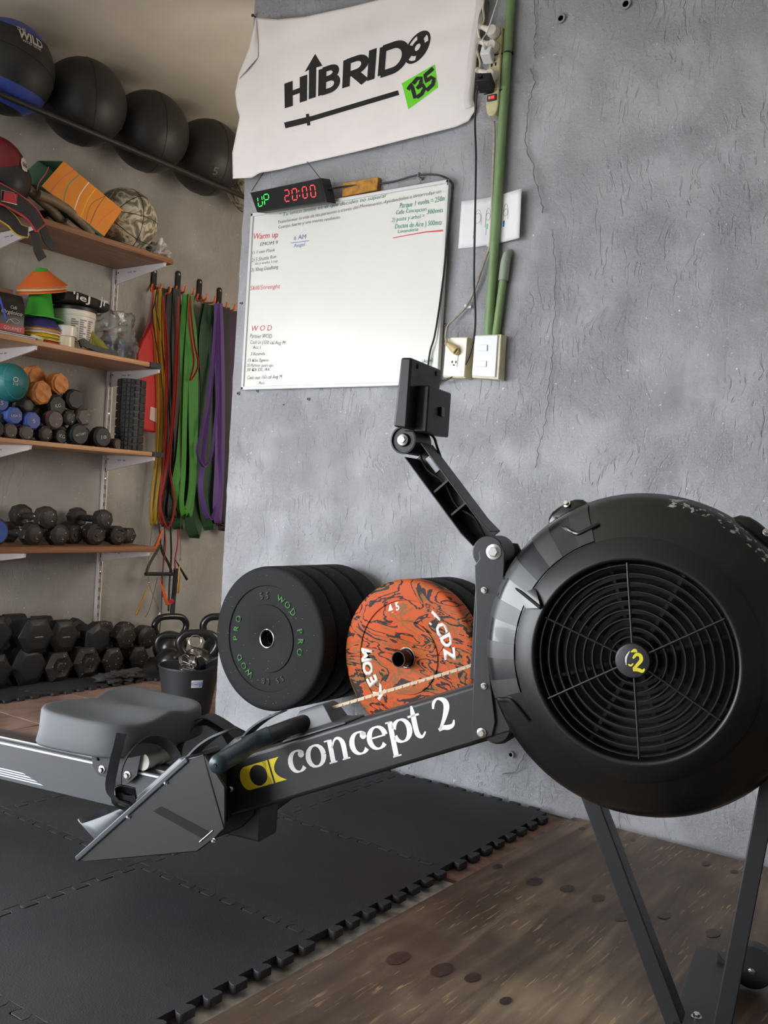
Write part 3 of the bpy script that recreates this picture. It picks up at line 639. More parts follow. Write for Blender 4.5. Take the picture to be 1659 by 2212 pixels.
# velcro strip + rivets on the panel
a, b_, c_, d_ = rls([(330, 1752), (348, 1742), (452, 1797), (436, 1811)], yn-.0008); m = MB(); m.add([a, b_, c_, d_], [(0, 1, 2, 3)]); m.build('fabric_strip', mat('black fabric strip', (20, 21, 22), rough=.95), row, smooth=False)
m = MB(); m.tube(rls([(431, 1819), (460, 1794)], yn-.001), .0012, 6); m.build('strip_edge', M_alu, row)
bolt(rl(463, 1815, yn), row, .003, hexa=False); bolt(rl(279, 1763, yn), row, .003, hexa=False); bolt(rl(360, 1690, yn), row, .0025, hexa=False)
# sloping foot deck (thick plate along the panel's upper edge, both sides of the rail)
e0 = rl(167, 1852, yn); e1 = rl(402, 1640, yn); dd = (e1-e0).normalized(); nn = Vector((-dd.z, 0, dd.x))
if nn.z < 0: nn = -nn
def dk(t, h, y): return Vector((e0.x, 0, e0.z))+dd*t+nn*h+Vector((0, y, 0))
DL = (e1-e0).length
for sg in (-1, 1):
    ya, yb_ = (yn-.004, -.042) if sg < 0 else (.042, -yn+.004)
    m = MB(); m.prism([dk(-.004, -.008, ya), dk(-.004, .004, ya), dk(DL+.004, .004, ya), dk(DL+.004, -.008, ya)], (0, yb_-ya, 0)); m.build('foot_deck', mat('grey foot deck', (58, 61, 66), rough=.38), row, bevel=.003, seg=3)
    ym = (ya+yb_)/2
    m = MB(); m.prism([dk(DL*.52, .005, ym-.040), dk(DL*.52, .016, ym-.036), dk(DL*.93, .016, ym-.036), dk(DL*.96, .005, ym-.040)], (0, .078, 0)); m.build('toe_plate', mat('grey toe plate', (100, 103, 108), rough=.4), row, bevel=.003)
    # heel cup: curved tray rising from the deck
    m = MB(); n_ = 28; rim = []; base = []; flo = []
    for k in range(n_+1):
        q = -1+2*k/n_; aq = abs(q); ang_ = min(1, aq/.5)*pi/2; yy = ym+(.046*sin(ang_) if q > 0 else -.046*sin(ang_))
        tt = .09+.05*(1-cos(ang_))+(.33*(aq-.5)/.5 if aq > .5 else 0); hh = .064*(1-.04*aq) if aq < .35 else .064-.052*((aq-.35)/.65)**.8
        rim.append(dk(DL*tt, hh, yy)); base.append(dk(DL*(tt+.035*(1-aq)), .004, ym+(yy-ym)*.86)); flo.append(dk(DL*(.30+.1*aq), .004, ym+(yy-ym)*.5))
    N1 = n_+1; m.add(base+rim+flo, [(i, i+1, N1+i+1, N1+i) for i in range(n_)]+[(i+1, i, 2*N1+i, 2*N1+i+1) for i in range(n_)])
    hc = m.build('heel_cup', mat('grey heel cup', (70, 74, 79), rough=.4), row, ang=60); so = hc.modifiers.new('s', 'SOLIDIFY'); so.thickness = .004; so.offset = 0
    # perforated flexfoot tongue sticking up past the deck
    m = MB(); P = [dk(DL*.88, .008, ym), dk(DL*1.02, .012, ym), dk(DL*1.14, .008, ym), dk(DL*1.26, -.004, ym)]; P = crom(P, 4)
    m.ribbon(P, (0, 1, 0), [.036+.010*sin(pi*min(1, i/(len(P)-1)))*1 if i < len(P)-1 else .024 for i in range(len(P))], .004); tg = m.build('foot_tongue', mat('grey tongue', (86, 90, 94), rough=.4), row, ang=60)
    for k in range(5):
        for e in (-1, 1): p = P[3+int(k*1.6)]; MB().box(p+nn*.0022+Vector((0, e*.011, 0)), (.008, .006, .0008), Matrix.Rotation(-atan2(dd.z, dd.x), 3, 'Y')).build('slot', M_dark, tg)
    # strap: over the foot space, looping
    M_strap = mat('woven strap', (40, 41, 43), rough=.8, bump=.5, bscale=700)
    P = [dk(DL*.56, .006, ym-.050), dk(DL*.50, .030, ym-.060), dk(DL*.56, .075, ym-.050), dk(DL*.66, .100, ym-.02), dk(DL*.72, .100, ym+.015), dk(DL*.74, .070, ym+.046), dk(DL*.72, .006, ym+.052)]
    m = MB(); m.ribbon(crom(P, 6), [Vector(dd)*1.0]*37, .026, .0022); st = m.build('foot_strap', M_strap, row, ang=60)
    P = [dk(DL*.54, .010, ym-.052), dk(DL*.50, .05, ym-.070), dk(DL*.60, .085, ym-.070), dk(DL*.70, .110, ym-.068), dk(DL*.755, .125, ym-.066)]
    m = MB(); m.ribbon(crom(P, 6), [(Vector(dd)+Vector((0, .6, 0)))]*25, .020, .002)
    if sg < 0: m.build('strap_tail', M_strap, st, ang=60)
    m = MB(); m.ribbon(crom([dk(DL*.50, .006, ym-.050), dk(DL*.47, .03, ym-.060), dk(DL*.53, .042, ym-.062), dk(DL*.60, .016, ym-.055)], 5), Vector(dd)+Vector((0, -.3, 0)), .030, .004); m.build('buckle', M_blackgloss, st, bevel=.001)
m = MB(); m.ribbon(crom(rls([(408, 1560), (428, 1552), (455, 1548), (500, 1575), (528, 1602)], .10), 5), (0, 1, .2), .03, .0025); m.build('foot_strap', M_strap, row)
m = MB(); m.ribbon(crom(rls([(455, 1555), (470, 1565), (500, 1580), (528, 1595)], .19), 5), (0, .3, 1), .03, .003); m.build('foot_strap', M_strap, row)
# ---- seat on its carriage
def seatz(u, v):   # u along rower -1(back)..1(front), v across -1..1
    cheeks = -.016*math.exp(-((abs(v)-.46)/.32)**2)*math.exp(-((u-.0)/.7)**2)
    horn = .010*math.exp(-(v/.22)**2)*(u > 0)*u
    lip = .010*max(0, -u)**2 - .006*max(0, u)**2
    return .418+cheeks+horn+lip
x0s, x1s, hw = -1.345, -1.095, .163
def outl(n=72):
    P = []
    for k in range(n):
        a = 2*pi*k/n; c, s_ = cos(a), sin(a); e = .36
        u = abs(c)**e*(1 if c > 0 else -1); v = abs(s_)**e*(1 if s_ > 0 else -1)
        # waist: notch at the back (tailbone) and narrower sides at the front
        if u < 0: u *= 1-.30*math.exp(-(v/.30)**2)
        if u > 0: v *= 1-.10*max(0, u)**2; u *= 1+.02*cos(v*3)
        P.append((u, v))
    return P
OUT = outl(); m = MB(); cxs = (x0s+x1s)/2; hx_ = (x1s-x0s)/2
def sp(u, v, z): return Vector((cxs+u*hx_, v*hw, z))
rings = []
for f in (.02, .15, .3, .45, .6, .72, .82, .89, .94): rings.append([sp(u*f, v*f, seatz(u*f, v*f)) for u, v in OUT])
rings.append([sp(u*.965, v*.972, seatz(u*.96, v*.96)-.0015) for u, v in OUT]); rings.append([sp(u*.985, v*.99, seatz(u*.96, v*.96)-.007) for u, v in OUT])
rings.append([sp(u*1.0, v*1.0, .375) for u, v in OUT]); rings.append([sp(u*1.03, v*1.03, .352) for u, v in OUT]); rings.append([sp(u*1.01, v*1.015, .346) for u, v in OUT]); rings.append([sp(u*.9, v*.92, .348) for u, v in OUT])
m.loft(rings); m.build('seat', M_seat, row, ang=80)
car = MB(); car.box((-1.20, 0, .342), (.15, .07, .006))
for s_ in (-1, 1): car.prism([(-1.275, .047*s_, .345), (-1.262, .047*s_, .285), (-1.245, .047*s_, .268), (-1.165, .047*s_, .262), (-1.14, .047*s_, .285), (-1.13, .047*s_, .345)], (0, .003*s_, 0))
cg = car.build('seat_carriage', M_frame2, row, bevel=.001)
for xx in (-1.235, -1.165): bolt((xx, -.050, .282), cg, .006)
for s_ in (-1, 1):
    m = MB(); m.cyl((-1.262, -.052*s_, .335), (-1.247, -.052*s_, .300), .0025, n=8); m.build('slot_rib', M_black, cg)
for xx in (-1.245, -1.135): m = MB(); m.lathe([(.008, -.042), (.019, -.042), (.019, -.014), (.016, -.012), (.016, .012), (.019, .014), (.019, .042), (.008, .042)], (xx, 0, .3145), (0, 1, 0), 28); m.build('roller', mat('cream roller', (226, 222, 208), rough=.4), cg)
m = MB(); m.cyl(rl(362, 1622, .05), rl(380, 1608, .11), .012, n=20); m.build('end_stop', mat('grey end stop', (120, 120, 120), rough=.5), row, bevel=.002)
# ---- handle, its cradle and the chain
hm = rl(685, 1557, 0); hn = rl(468, 1652, -.24); hf = rl(752, 1558, .20)
k1 = rl(560, 1598, -.09)
Pn = crom([hm+Vector((-.01, -.02, .0)), rl(625, 1572, -.055), k1, rl(515, 1625, -.155), hn], 8)
m = MB(); m.tube(Pn[:17], .0165, 16); m.build('handle_bar', M_black, row)
m = MB(); m.tube(Pn[13:]+[Pn[-1]+(Pn[-1]-Pn[-2]).normalized()*.006], [.0178]*(len(Pn)-15)+[.0178, .0165, .011], 20); gp = m.build('handle_grip', M_grip, row, ang=60)
m = MB(); m.lathe([(.004, 0), (.0035, .002)], Pn[-1]+(Pn[-1]-Pn[-2]).normalized()*.006, (Pn[-1]-Pn[-2]), 10); m.build('grip_end', M_plas, gp)
Pf = crom([hm+Vector((-.01, .02, 0)), hm+Vector((.0, .07, .0)), rl(735, 1560, .13), rl(757, 1562, .20)], 6)
m = MB(); m.tube(Pf[:9], .0165, 14); m.build('handle_bar', M_black, row); m = MB(); m.tube(Pf[8:], [.0178]*(len(Pf)-9)+[.012], 18); m.build('handle_grip', M_grip, row, ang=60)
cc = rl(700, 1572, 0); 
def beamtop(x): return TL.z+(x-TL.x)*dT.z/dT.x
ct = Vector((cc.x, 0, beamtop(cc.x)))
fr = lambda u, v, w: ct+BX*u+Vector((0, v, 0))+BU*w
m = MB(); m.loft([[fr(s1*a, s2*b_, h) for s1, s2 in ((-1, -1), (1, -1), (1, 1), (-1, 1))] for a, b_, h in ((.075, .042, .0), (.075, .042, .004), (.044, .034, .010), (.034, .028, .042), (.028, .022, .050))]); m.build('handle_cradle', mat('grey cradle', (58, 59, 62), rough=.4), row, bevel=.004, seg=3)
ch0 = rl(706, 1532, 0); ch1 = rl(1030, 1434, 0)
m = MB(); m.cyl(ch0-BX*.004, ch0+BX*.012, .008, n=20); m.build('chain_swivel', M_bolt, row, bevel=.001)
chain = MB(); cdir = (ch1-ch0).normalized(); L_ = (ch1-ch0).length; pitch = .0085; nl = int(L_/pitch); un = Vector((-cdir.z, 0, cdir.x)); sidey = Vector((0, 1, 0))
for k in range(2, nl):
    c = ch0+cdir*(pitch*k); off = .0022 if k % 2 else .0034
    for s_ in (-1, 1):
        P = [c+cdir*(pitch*.62*cos(a))+un*(.0032*sin(a)*(1.0)) + sidey*s_*off for a in [2*pi*q/10 for q in range(10)]]; chain.prism(P, sidey*s_*.0009)
    chain.cyl(c+cdir*pitch*.5-sidey*.0045, c+cdir*pitch*.5+sidey*.0045, .0016, n=6)
chain.build('chain', mat('tan greased chain', (196, 176, 150), rough=.35, metal=.55), row)
# ------------------------------------------------------------------ things on the main wall
def ow(px, py, off=0.): return onp(px, py, 1, YW-off)
NY = Vector((0, -1, 0)); UZ = Vector((0, 0, 1))
# ---- banner: a soft cloth pinned at its top corners
M_cloth = mat('off white polyester cloth', (243, 237, 233), rough=.85, bump=.12, bscale=900, var=.05, vscale=5, bdist=.0005)
TOP = [(553, 38), (600, 42), (660, 36), (760, 14), (900, -20), (1048, -62)]
BOT = [(503, 386), (545, 384), (560, 374), (610, 365), (640, 357), (760, 330), (880, 300), (985, 274), (1012, 262), (1028, 236)]
def poly_at(P, t):
    L = [0]
    for a, b in zip(P[:-1], P[1:]): L.append(L[-1]+math.hypot(b[0]-a[0], b[1]-a[1]))
    s = t*L[-1]
    for i in range(len(P)-1):
        if s <= L[i+1]+1e-9: u = (s-L[i])/(L[i+1]-L[i]); return (P[i][0]+(P[i+1][0]-P[i][0])*u, P[i][1]+(P[i+1][1]-P[i][1])*u)
    return P[-1]
def cloth_off(px, py):     # stand-off from the wall, metres
    q = .022
    q += .012*sin((px*.9+py*.55)/46.)*(.4+.6*min(1, abs(px-760)/260))
    q += .010*sin((px-.4*py)/31.)*max(0, 1-(px-500)/160)
    q += .006*math.exp(-((py-(70+.0*px))/50)**2)*sin((px+2.3*py)/37.)
    q += .004*noise.noise(Vector((px/60, py/60, 3)))
    pin = math.exp(-((px-553)**2+(py-38)**2)/900.); q = q*(1-pin)+.004*pin
    return max(.004, q)
def cloth(px, py, e=0.): return ow(px, py, cloth_off(px, py)+e)
m = MB(); nu, nv = 110, 70; vs = []
LE = [(553, 38), (549, 60), (538, 105), (516, 160), (508, 200), (512, 232), (518, 252), (510, 290), (502, 330), (503, 386)]
RE = [(1048, -62), (1044, 20), (1036, 70), (1030, 120), (1026, 170), (1022, 215), (1028, 236)]
for j in range(nv+1):
    v = j/nv; l = poly_at(LE, v); r = poly_at(RE, v)
    for i in range(nu+1):
        u = i/nu; t = poly_at(TOP, u); b = poly_at(BOT, u)
        c00, c10, c01, c11 = TOP[0], TOP[-1], BOT[0], BOT[-1]
        x = (1-v)*t[0]+v*b[0]+(1-u)*l[0]+u*r[0]-((1-u)*(1-v)*c00[0]+u*(1-v)*c10[0]+(1-u)*v*c01[0]+u*v*c11[0])
        y = (1-v)*t[1]+v*b[1]+(1-u)*l[1]+u*r[1]-((1-u)*(1-v)*c00[1]+u*(1-v)*c10[1]+(1-u)*v*c01[1]+u*v*c11[1])
        vs.append(cloth(x, y))
m.add(vs, [(j*(nu+1)+i, j*(nu+1)+i+1, (j+1)*(nu+1)+i+1, (j+1)*(nu+1)+i) for j in range(nv) for i in range(nu)])
ban = tag(m.build('banner', M_cloth, ang=180), 'white cloth banner with black lettering hanging across the wall corner', 'banner')
so = ban.modifiers.new('s', 'SOLIDIFY'); so.thickness = .0012; so.offset = 0
# folded-back left edge
F = [(553, 38), (558, 80), (557, 122), (540, 135), (524, 156), (513, 180), (520, 150), (536, 104), (549, 60)]
m = MB(); A = [(553, 38), (556, 70), (558, 100), (557, 124)]; B = [(552, 42), (541, 95), (527, 135), (514, 172)]
vs = []
for i in range(13):
    a = poly_at(A, i/12); b = poly_at(B, i/12)
    for k in range(6): t = k/5; vs.append(cloth(a[0]+(b[0]-a[0])*t, a[1]+(b[1]-a[1])*t, .004+.010*sin(pi*t)*min(1, i/4)))
m.add(vs, [(i*6+k, i*6+k+1, (i+1)*6+k+1, (i+1)*6+k) for i in range(12) for k in range(5)])
m.build('folded_edge', M_cloth, ban, ang=180)
# taped seam strip at the right edge with two grey patches
m = MB(); vs = [];
for i in range(16):
    t = i/15
    for k in range(4): a = poly_at(RE, .18+t*.80); vs.append(cloth(a[0]-17+k*6.5-4*t, a[1]+4-k*2, .003+.007*sin(pi*k/3)))
m.add(vs, [(i*4+k, i*4+k+1, (i+1)*4+k+1, (i+1)*4+k) for i in range(15) for k in range(3)]); m.build('rolled_hem', mat('rolled hem', (214, 210, 206), rough=.8), ban, ang=180)
# printed design; pen coordinates are in the print's own skewed frame
O_ = (616, 231); DX = ((862-616)/1., (152-231)/1.)
M_ink = mat('black print', (26, 26, 26), rough=.75); M_green = mat('neon green print', (112, 222, 40), rough=.7)
KN = [(-.1, -.11), (.0, .0), (.02, .024), (.105, .128), (.163, .184), (.223, .252), (.307, .350), (.372, .414), (.478, .548), (.512, .594), (.582, .655), (.725, .818), (1, 1.1)]
def remap(u):
    for (a, b), (c, d) in zip(KN[:-1], KN[1:]):
        if a <= u <= c: return b+(d-b)*(u-a)/(c-a)
    return u
def pr(u, v):
    u = remap(u)      # u 0..1 along the lettering, v 0..1 up the letter height; drawn on the cloth surface
    x = 616+(930-616)*u+v*(-1+10*u); y = 232-101*u-v*(60+14*u)
    y -= 10*sin(pi*min(1, u*1.0))*0
    return cloth(x, y, .0016)
def seg(mb, P, w, asp=.21):     # stroke in (u,v) with constant physical width; asp = letter height/word length
    pts = [Vector((p[0], p[1]*asp)) for p in P]; n = []
    for a, b in zip(pts[:-1], pts[1:]):
        k = max(2, int((b-a).length/.012)); n += [a+(b-a)*j/k for j in range(k)]
    n.append(pts[-1]); m_ = len(n); L = []; M_ = []; R = []
    for i, p in enumerate(n):
        t = (n[min(i+1, m_-1)]-n[max(i-1, 0)]).normalized(); q = Vector((-t.y, t.x))*w/2; L.append(p+q); M_.append(p); R.append(p-q)
    mb.add([pr(p.x, p.y/asp) for p in L]+[pr(p.x, p.y/asp) for p in M_]+[pr(p.x, p.y/asp) for p in R], [(i, i+1, m_+i+1, m_+i) for i in range(m_-1)]+[(m_+i, m_+i+1, 2*m_+i+1, 2*m_+i) for i in range(m_-1)])
def arc(cx, cy, rx, ry, a0, a1, n=14): return [(cx+rx*cos(radians(a0+(a1-a0)*k/n)), cy+ry*sin(radians(a0+(a1-a0)*k/n))) for k in range(n+1)]
w = .046
def letter(fn, name='letter'):
    mb = MB(); fn(mb); mb.build(name, M_ink, ban, smooth=False)
letter(lambda b: (seg(b, [(.020, -.03), (.020, .86)], w), seg(b, [(.105, .0), (.105, .90)], w), seg(b, [(.02, .42), (.105, .44)], w*.85)))
def arrow(b):
    seg(b, [(.163, .02), (.163, 1.12)], w)
    f = lambda u, v: pr(u, v); b.add([f(.110, 1.02), f(.150, 1.05), f(.163, 1.10), f(.190, 1.03), f(.222, 1.02), f(.178, 1.52)], [(0, 1, 5), (1, 2, 5), (2, 3, 5), (3, 4, 5)])
letter(arrow)
letter(lambda b: (seg(b, [(.223, .02), (.223, .92)], w), seg(b, [(.223, .86)]+arc(.262, .69, .040, .17, 90, -90)+[(.223, .52)], w*.85), seg(b, [(.223, .50)]+arc(.268, .30, .045, .21, 90, -90)+[(.223, .09)], w*.85)))
letter(lambda b: (seg(b, [(.372, .02), (.372, .94)], w), seg(b, [(.372, .86)]+arc(.425, .64, .046, .22, 90, -90)+[(.372, .42)], w*.85), seg(b, [(.415, .42), (.478, .0)], w)))
letter(lambda b: seg(b, [(.512, .0), (.512, .97)], w))
letter(lambda b: (seg(b, [(.582, .04), (.582, .94)], w), seg(b, [(.582, .87)]+arc(.650, .47, .075, .40, 90, -90)+[(.582, .07)], w)))
def plate(b):   # plate-shaped O with four windows and a hub
    c = (902, 102); R1, R2 = 25, 40
    def pp(r, a): return (c[0]+ (r*25*cos(a))+ r*13*sin(a), c[1]-(r*36*sin(a))-r*4*cos(a)+0)
    n = 48; V = []; rr = [0, .22, .24, .40, .54, .68, .82, 1]; 
    def solid(i, k):
        r = (rr[i]+rr[i+1])/2; a = (k+.5)/n*360
        if r < .22: return False
        if .54 < r < .82:
            for a0, a1 in ((22, 58), (118, 166), (240, 284)):
                if a0 < a < a1: return False
        return True
    for r in rr:
        for k in range(n): q = pp(r, 2*pi*k/n); V.append(cloth(q[0], q[1], .0016))
    b.add(V, [(i*n+k, i*n+(k+1) % n, (i+1)*n+(k+1) % n, (i+1)*n+k) for i in range(len(rr)-1) for k in range(n) if solid(i, k)])
letter(plate)
def pxline(b, P, w, e=.0016):
    pts = [];
    for a, c in zip(P[:-1], P[1:]):
        k = max(1, int(math.hypot(c[0]-a[0], c[1]-a[1])/6)); pts += [(a[0]+(c[0]-a[0])*j/k, a[1]+(c[1]-a[1])*j/k) for j in range(k)]
    pts.append(P[-1]); n = len(pts); L = []; R = []
    for i, p in enumerate(pts):
        a = pts[max(0, i-1)]; c = pts[min(n-1, i+1)]; t = Vector((c[0]-a[0], c[1]-a[1])).normalized(); L.append((p[0]-t.y*w/2, p[1]+t.x*w/2)); R.append((p[0]+t.y*w/2, p[1]-t.x*w/2))
    M_ = [((a[0]+c[0])/2, (a[1]+c[1])/2) for a, c in zip(L, R)]
    b.add([cloth(x, y, e) for x, y in L+M_+R], [(i, i+1, n+i+1, n+i) for i in range(n-1)]+[(n+i, n+i+1, 2*n+i+1, 2*n+i) for i in range(n-1)])
def barb(b): pxline(b, [(615, 271), (664, 259)], 13); pxline(b, [(660, 260), (861, 200)], 10.5); pxline(b, [(664, 246), (667, 271)], 7)
letter(barb, 'barbell_print')
m = MB(); gu, gv = 10, 9
def gq(u, v): return ((868+(939-868)*u+(882-868)*v)+ (946-939-14)*u*v, (180+(139-180)*u+(236-180)*v)+((189-139)-(236-180))*u*v)
m.add([cloth(*gq(i/gu, j/gv), .0016) for j in range(gv+1) for i in range(gu+1)], [(j*(gu+1)+i, j*(gu+1)+i+1, (j+1)*(gu+1)+i+1, (j+1)*(gu+1)+i) for j in range(gv) for i in range(gu)])
m.build('green_patch', M_green, ban, smooth=False)
def n135(b):
    def P(pts): pxline(b, [(gq(u, v)) for u, v in pts], 8, .0032)
    P([(.12, .34), (.25, .22), (.27, .80)]); P([(.30, .24), (.44, .14), (.56, .22), (.50, .44), (.38, .50)]); P([(.40, .48), (.56, .50), (.60, .66), (.48, .80), (.32, .80)])
    P([(.94, .12), (.68, .20), (.68, .46), (.84, .42), (.92, .56), (.86, .74), (.64, .80)])
letter(n135, 'number_print')
for px, py in ((553, 38), (1046, -55)):
    p = ow(px, py, 0); tag(MB().lathe([(.002, 0), (.002, .016), (.006, .017), (.006, .020), (.0001, .021)], p, NY, 12).build('nail', mat('old nail', (70, 66, 66), rough=.5, metal=.7)), 'nail pinning the banner at its %s corner' % ('top left' if px < 700 else 'top right'), 'nail')
# ---- whiteboard
BTL, BTR, BBL, BBR = ow(541, 462), ow(972, 388), ow(529, 838), ow(945, 834)
bx0, bx1, bz0, bz1 = -2.534, -1.6625, 1.286, 1.948
wb = empty('whiteboard', ((bx0+bx1)/2, YW-.02, bz0), label='white magnetic board with handwritten workout notes on the grey wall', cat='whiteboard')
wl = Matrix.Translation(-Vector(wb.location))
def par(o, r): o.parent = r; o.matrix_parent_inverse = Matrix.Translation(-Vector(r.location)); return o
M_wb = mat('whiteboard enamel', (226, 226, 219), rough=.22, spec=.5, var=.03, vscale=3); M_wbf = mat('white board frame', (214, 216, 214), rough=.35)
par(MB().box(((bx0+bx1)/2, YW-.018, (bz0+bz1)/2), (bx1-bx0-.012, .006, bz1-bz0-.012)).build('board_panel', M_wb), wb)
fy = YW-.018
for c, d in ((((bx0+bx1)/2, fy, bz1-.006), (bx1-bx0, .018, .012)), (((bx0+bx1)/2, fy, bz0+.006), (bx1-bx0, .018, .012)), ((bx0+.006, fy, (bz0+bz1)/2), (.012, .018, bz1-bz0)), ((bx1-.006, fy, (bz0+bz1)/2), (.012, .018, bz1-bz0))):
    par(MB().box(c, d).build('board_frame', M_wbf, bevel=.002), wb)
inks = {'k': mat('black marker ink', (62, 62, 62), rough=.6), 'r': mat('red marker ink', (206, 78, 82), rough=.6), 'g': mat('green marker ink', (30, 140, 118), rough=.6), 'd': mat('dark green marker ink', (38, 104, 96), rough=.6), 'b': mat('blue marker ink', (78, 110, 170), rough=.6)}
YB = .0215
def wt(s, p0, p1, hpx, ink, bold=0.0):
    a = ow(p0[0], p0[1], YB); b = ow(p1[0], p1[1], YB); h = hpx*depth(a)/FPX
    o = text(s, a, b, (0, 0, 1), inks[ink], None, h, name='marker_writing', off=.0006, jit=.0014, bold=bold-.009, shear=.12, res=2)
    return par(o, wb)
wt('" Tu unico limite es el que decides no superar"', (604, 468), (841, 425), 8, 'd', .004)
wt('Transformar la vida de las personas a través del Movimiento, Ayudandolos a desarrollar un', (600, 484), (953, 416), 7, 'k')
wt('Cuerpo fuerte y una mente resiliente.', (601, 494), (736, 472), 7, 'k')
wt('Parque 1 vuelta = 250m', (863, 450), (963, 433), 11, 'g', .008)
wt('Calle Concepcion', (855, 463), (921, 455), 9, 'g', .006); wt('300mts', (922, 463), (957, 458), 10, 'g', .008)
wt('2) poste y arbol =', (846, 479), (917, 470), 9, 'g', .006)
wt('Ductos de Aire ) 500mts', (853, 494), (954, 485), 11, 'g', .006); wt('Lavanderia', (859, 504), (903, 499), 8, 'g', .004)
m = MB(); ps = [ow(849, 514, YB), ow(880, 508, YB), ow(920, 501, YB), ow(957, 498, YB)]; m.ribbon(ps, (0, 0, 1), [.003, .003, .004, .006], .0004); par(m.build('marker_writing', inks['r'], smooth=False), wb)
wt('Warm up', (547, 517), (600, 513), 13, 'r', .012); wt('EMOM 9', (562, 532), (600, 527), 8, 'k', .002)
wt('1) 1 min Plank', (545, 549), (594, 543), 7, 'k'); wt('2) 5 Shuttle Run', (544, 566), (596, 558), 8, 'k'); wt('ida y vuelta 1 rep', (551, 572), (600, 566), 6, 'k'); wt('3) 30seg Deadhang', (543, 587), (601, 580), 8, 'k')
wt('6 AM', (635, 519), (661, 516), 10, 'b', .004); wt('Angel', (634, 535), (659, 531), 8, 'b')
m = MB(); m.ribbon([ow(628, 525, YB), ow(668, 520, YB)], (0, 0, 1), .002, .0004); par(m.build('marker_writing', inks['b'], smooth=False), wb)
wt('Skill/Strenght', (540, 627), (605, 623), 10, 'r', .0); wt('W O D', (543, 715), (587, 714), 12, 'r', .006)
wt('Partner WOD', (540, 730), (587, 730), 9, 'k'); wt('Cash in (150 cal Avg M', (540, 743), (616, 744), 8, 'k'); wt('Acc )', (546, 754), (563, 753), 7, 'k')
wt('3 Rounds', (541, 768), (572, 767), 7, 'k'); wt('15 Kbs Synro', (535, 782), (580, 781), 7, 'k'); wt('20 Partner push ups', (533, 793), (590, 792), 7, 'k'); wt('30 Kb DL Alt.', (533, 802), (584, 801), 7, 'k')
wt('Cash out 150 cal Avg M', (534, 820), (609, 817), 8, 'k'); wt('Acc.', (558, 830), (573, 829), 7, 'k')
wt('(Angel)', (912, 786), (936, 781), 9, 'd', .01)
for px, py in ((913, 386), (976, 405)):   # hooks in the wall that hold the board
    p = ow(px, py, 0); m = MB(); m.tube(crom([p, p+NY*.022, p+NY*.028+UZ*.006, p+NY*.022+UZ*.012, p+NY*.012+UZ*.010], 4), .0026, 8); m.lathe([(.007, .001), (.004, .006)], p, NY, 12, cap=False)
    if px < 950: m.tube([p+NY*.022+UZ*-.002, ow(911, 402, .026)], .0011, 6)
    tag(m.build('screw_hook', mat('grey metal hook', (150, 150, 152), rough=.4, metal=.8)), 'grey metal screw hook at the whiteboard %s' % ('top edge' if px < 950 else 'top right corner'), 'hook')
# ---- LED clock
def px3(px, py, off): return ow(px, py, off)
CLo = .075
c = [(540, 416), (693, 384), (706, 437), (555, 459)]
f = [px3(x, y, CLo) for x, y in c]; ck = empty('led_clock', (f[0]+f[2])/2, label='black LED wall clock showing green UP and red 20:00', cat='clock')
m = MB(); bk = [p+Vector((.018, .03, .002)) for p in f]; m.loft([f, bk]); par(m.build('clock_case', M_black, bevel=.002), ck)
ux = (f[1]-f[0]).normalized(); uz = (f[0]-f[3]).normalized(); nn = ux.cross(uz)
if nn.y > 0: nn = -nn
m = MB(); m.prism([f[0]+ux*.006-uz*.006+nn*.0005, f[1]-ux*.006-uz*.006+nn*.0005, f[2]-ux*.006+uz*.006+nn*.0005, f[3]+ux*.006+uz*.006+nn*.0005], nn*.0008); par(m.build('clock_face', mat('smoked clock face', (16, 16, 17), rough=.35)), ck)
M_red = mat('red LED', (255, 45, 50), emit=2.2); M_grn = mat('green LED', (40, 245, 70), emit=1.6)
SEG = {'0': 'abcdef', '2': 'abged', 'U': 'bcdef', 'P': 'abefg'}
def cpt(px, py): p = px3(px, py, CLo); return p+nn*.0018
def digit(ch, tl, tr, bl_, mt_):
    A = cpt(*tl); X_ = cpt(*tr)-A; Y_ = cpt(*bl_)-A; m = MB(); q = .09
    co = {'a': ((0, 0), (1, 0)), 'b': ((1, 0), (1, .5)), 'c': ((1, .5), (1, 1)), 'd': ((0, 1), (1, 1)), 'e': ((0, .5), (0, 1)), 'f': ((0, 0), (0, .5)), 'g': ((0, .5), (1, .5))}
    for s_ in SEG[ch]:
        (a, b_), (c_, d_) = co[s_]; P = A+X_*a+Y_*b_; Q = A+X_*c_+Y_*d_; t = (Q-P); l = t.length; t.normalize(); P = P+t*.0022; Q = Q-t*.0022; n_ = t.cross(nn)*.0017
        m.add([P, P+t*.002+n_, Q-t*.002+n_, Q, Q-t*.002-n_, P+t*.002-n_], [(0, 1, 2, 3, 4, 5)])
    par(m.build('led_digit', mt_, smooth=False), ck)
digit('U', (557, 426), (566, 423), (559, 447), M_grn); digit('P', (570, 421), (580, 419), (573, 444), M_grn)
digit('2', (614, 412), (624, 410), (617, 436), M_red); digit('0', (631, 409), (641, 407), (633, 433), M_red)
digit('0', (653, 405), (662, 403), (656, 429), M_red); digit('0', (670, 401), (680, 400), (673, 426), M_red)
for px, py in ((646, 413), (648, 423)): m = MB(); m.lathe([(.0026, 0), (.0001, .0004)], cpt(px, py), nn, 10); par(m.build('led_dot', M_red), ck)
for a, b_ in (((544, 412), (573, 367)), ((691, 384), (660, 345))):
    m = MB(); m.tube([px3(a[0], a[1], CLo-.012), px3(b_[0], b_[1], .008)], .0014, 6); par(m.build('hanging_wire', M_black), ck)
def cable(pts, r, mt_, name, label, cat='cable', k=8):
    m = MB(); m.tube(crom(pts, k), r, 8); return tag(m.build(name, mt_), label, cat)
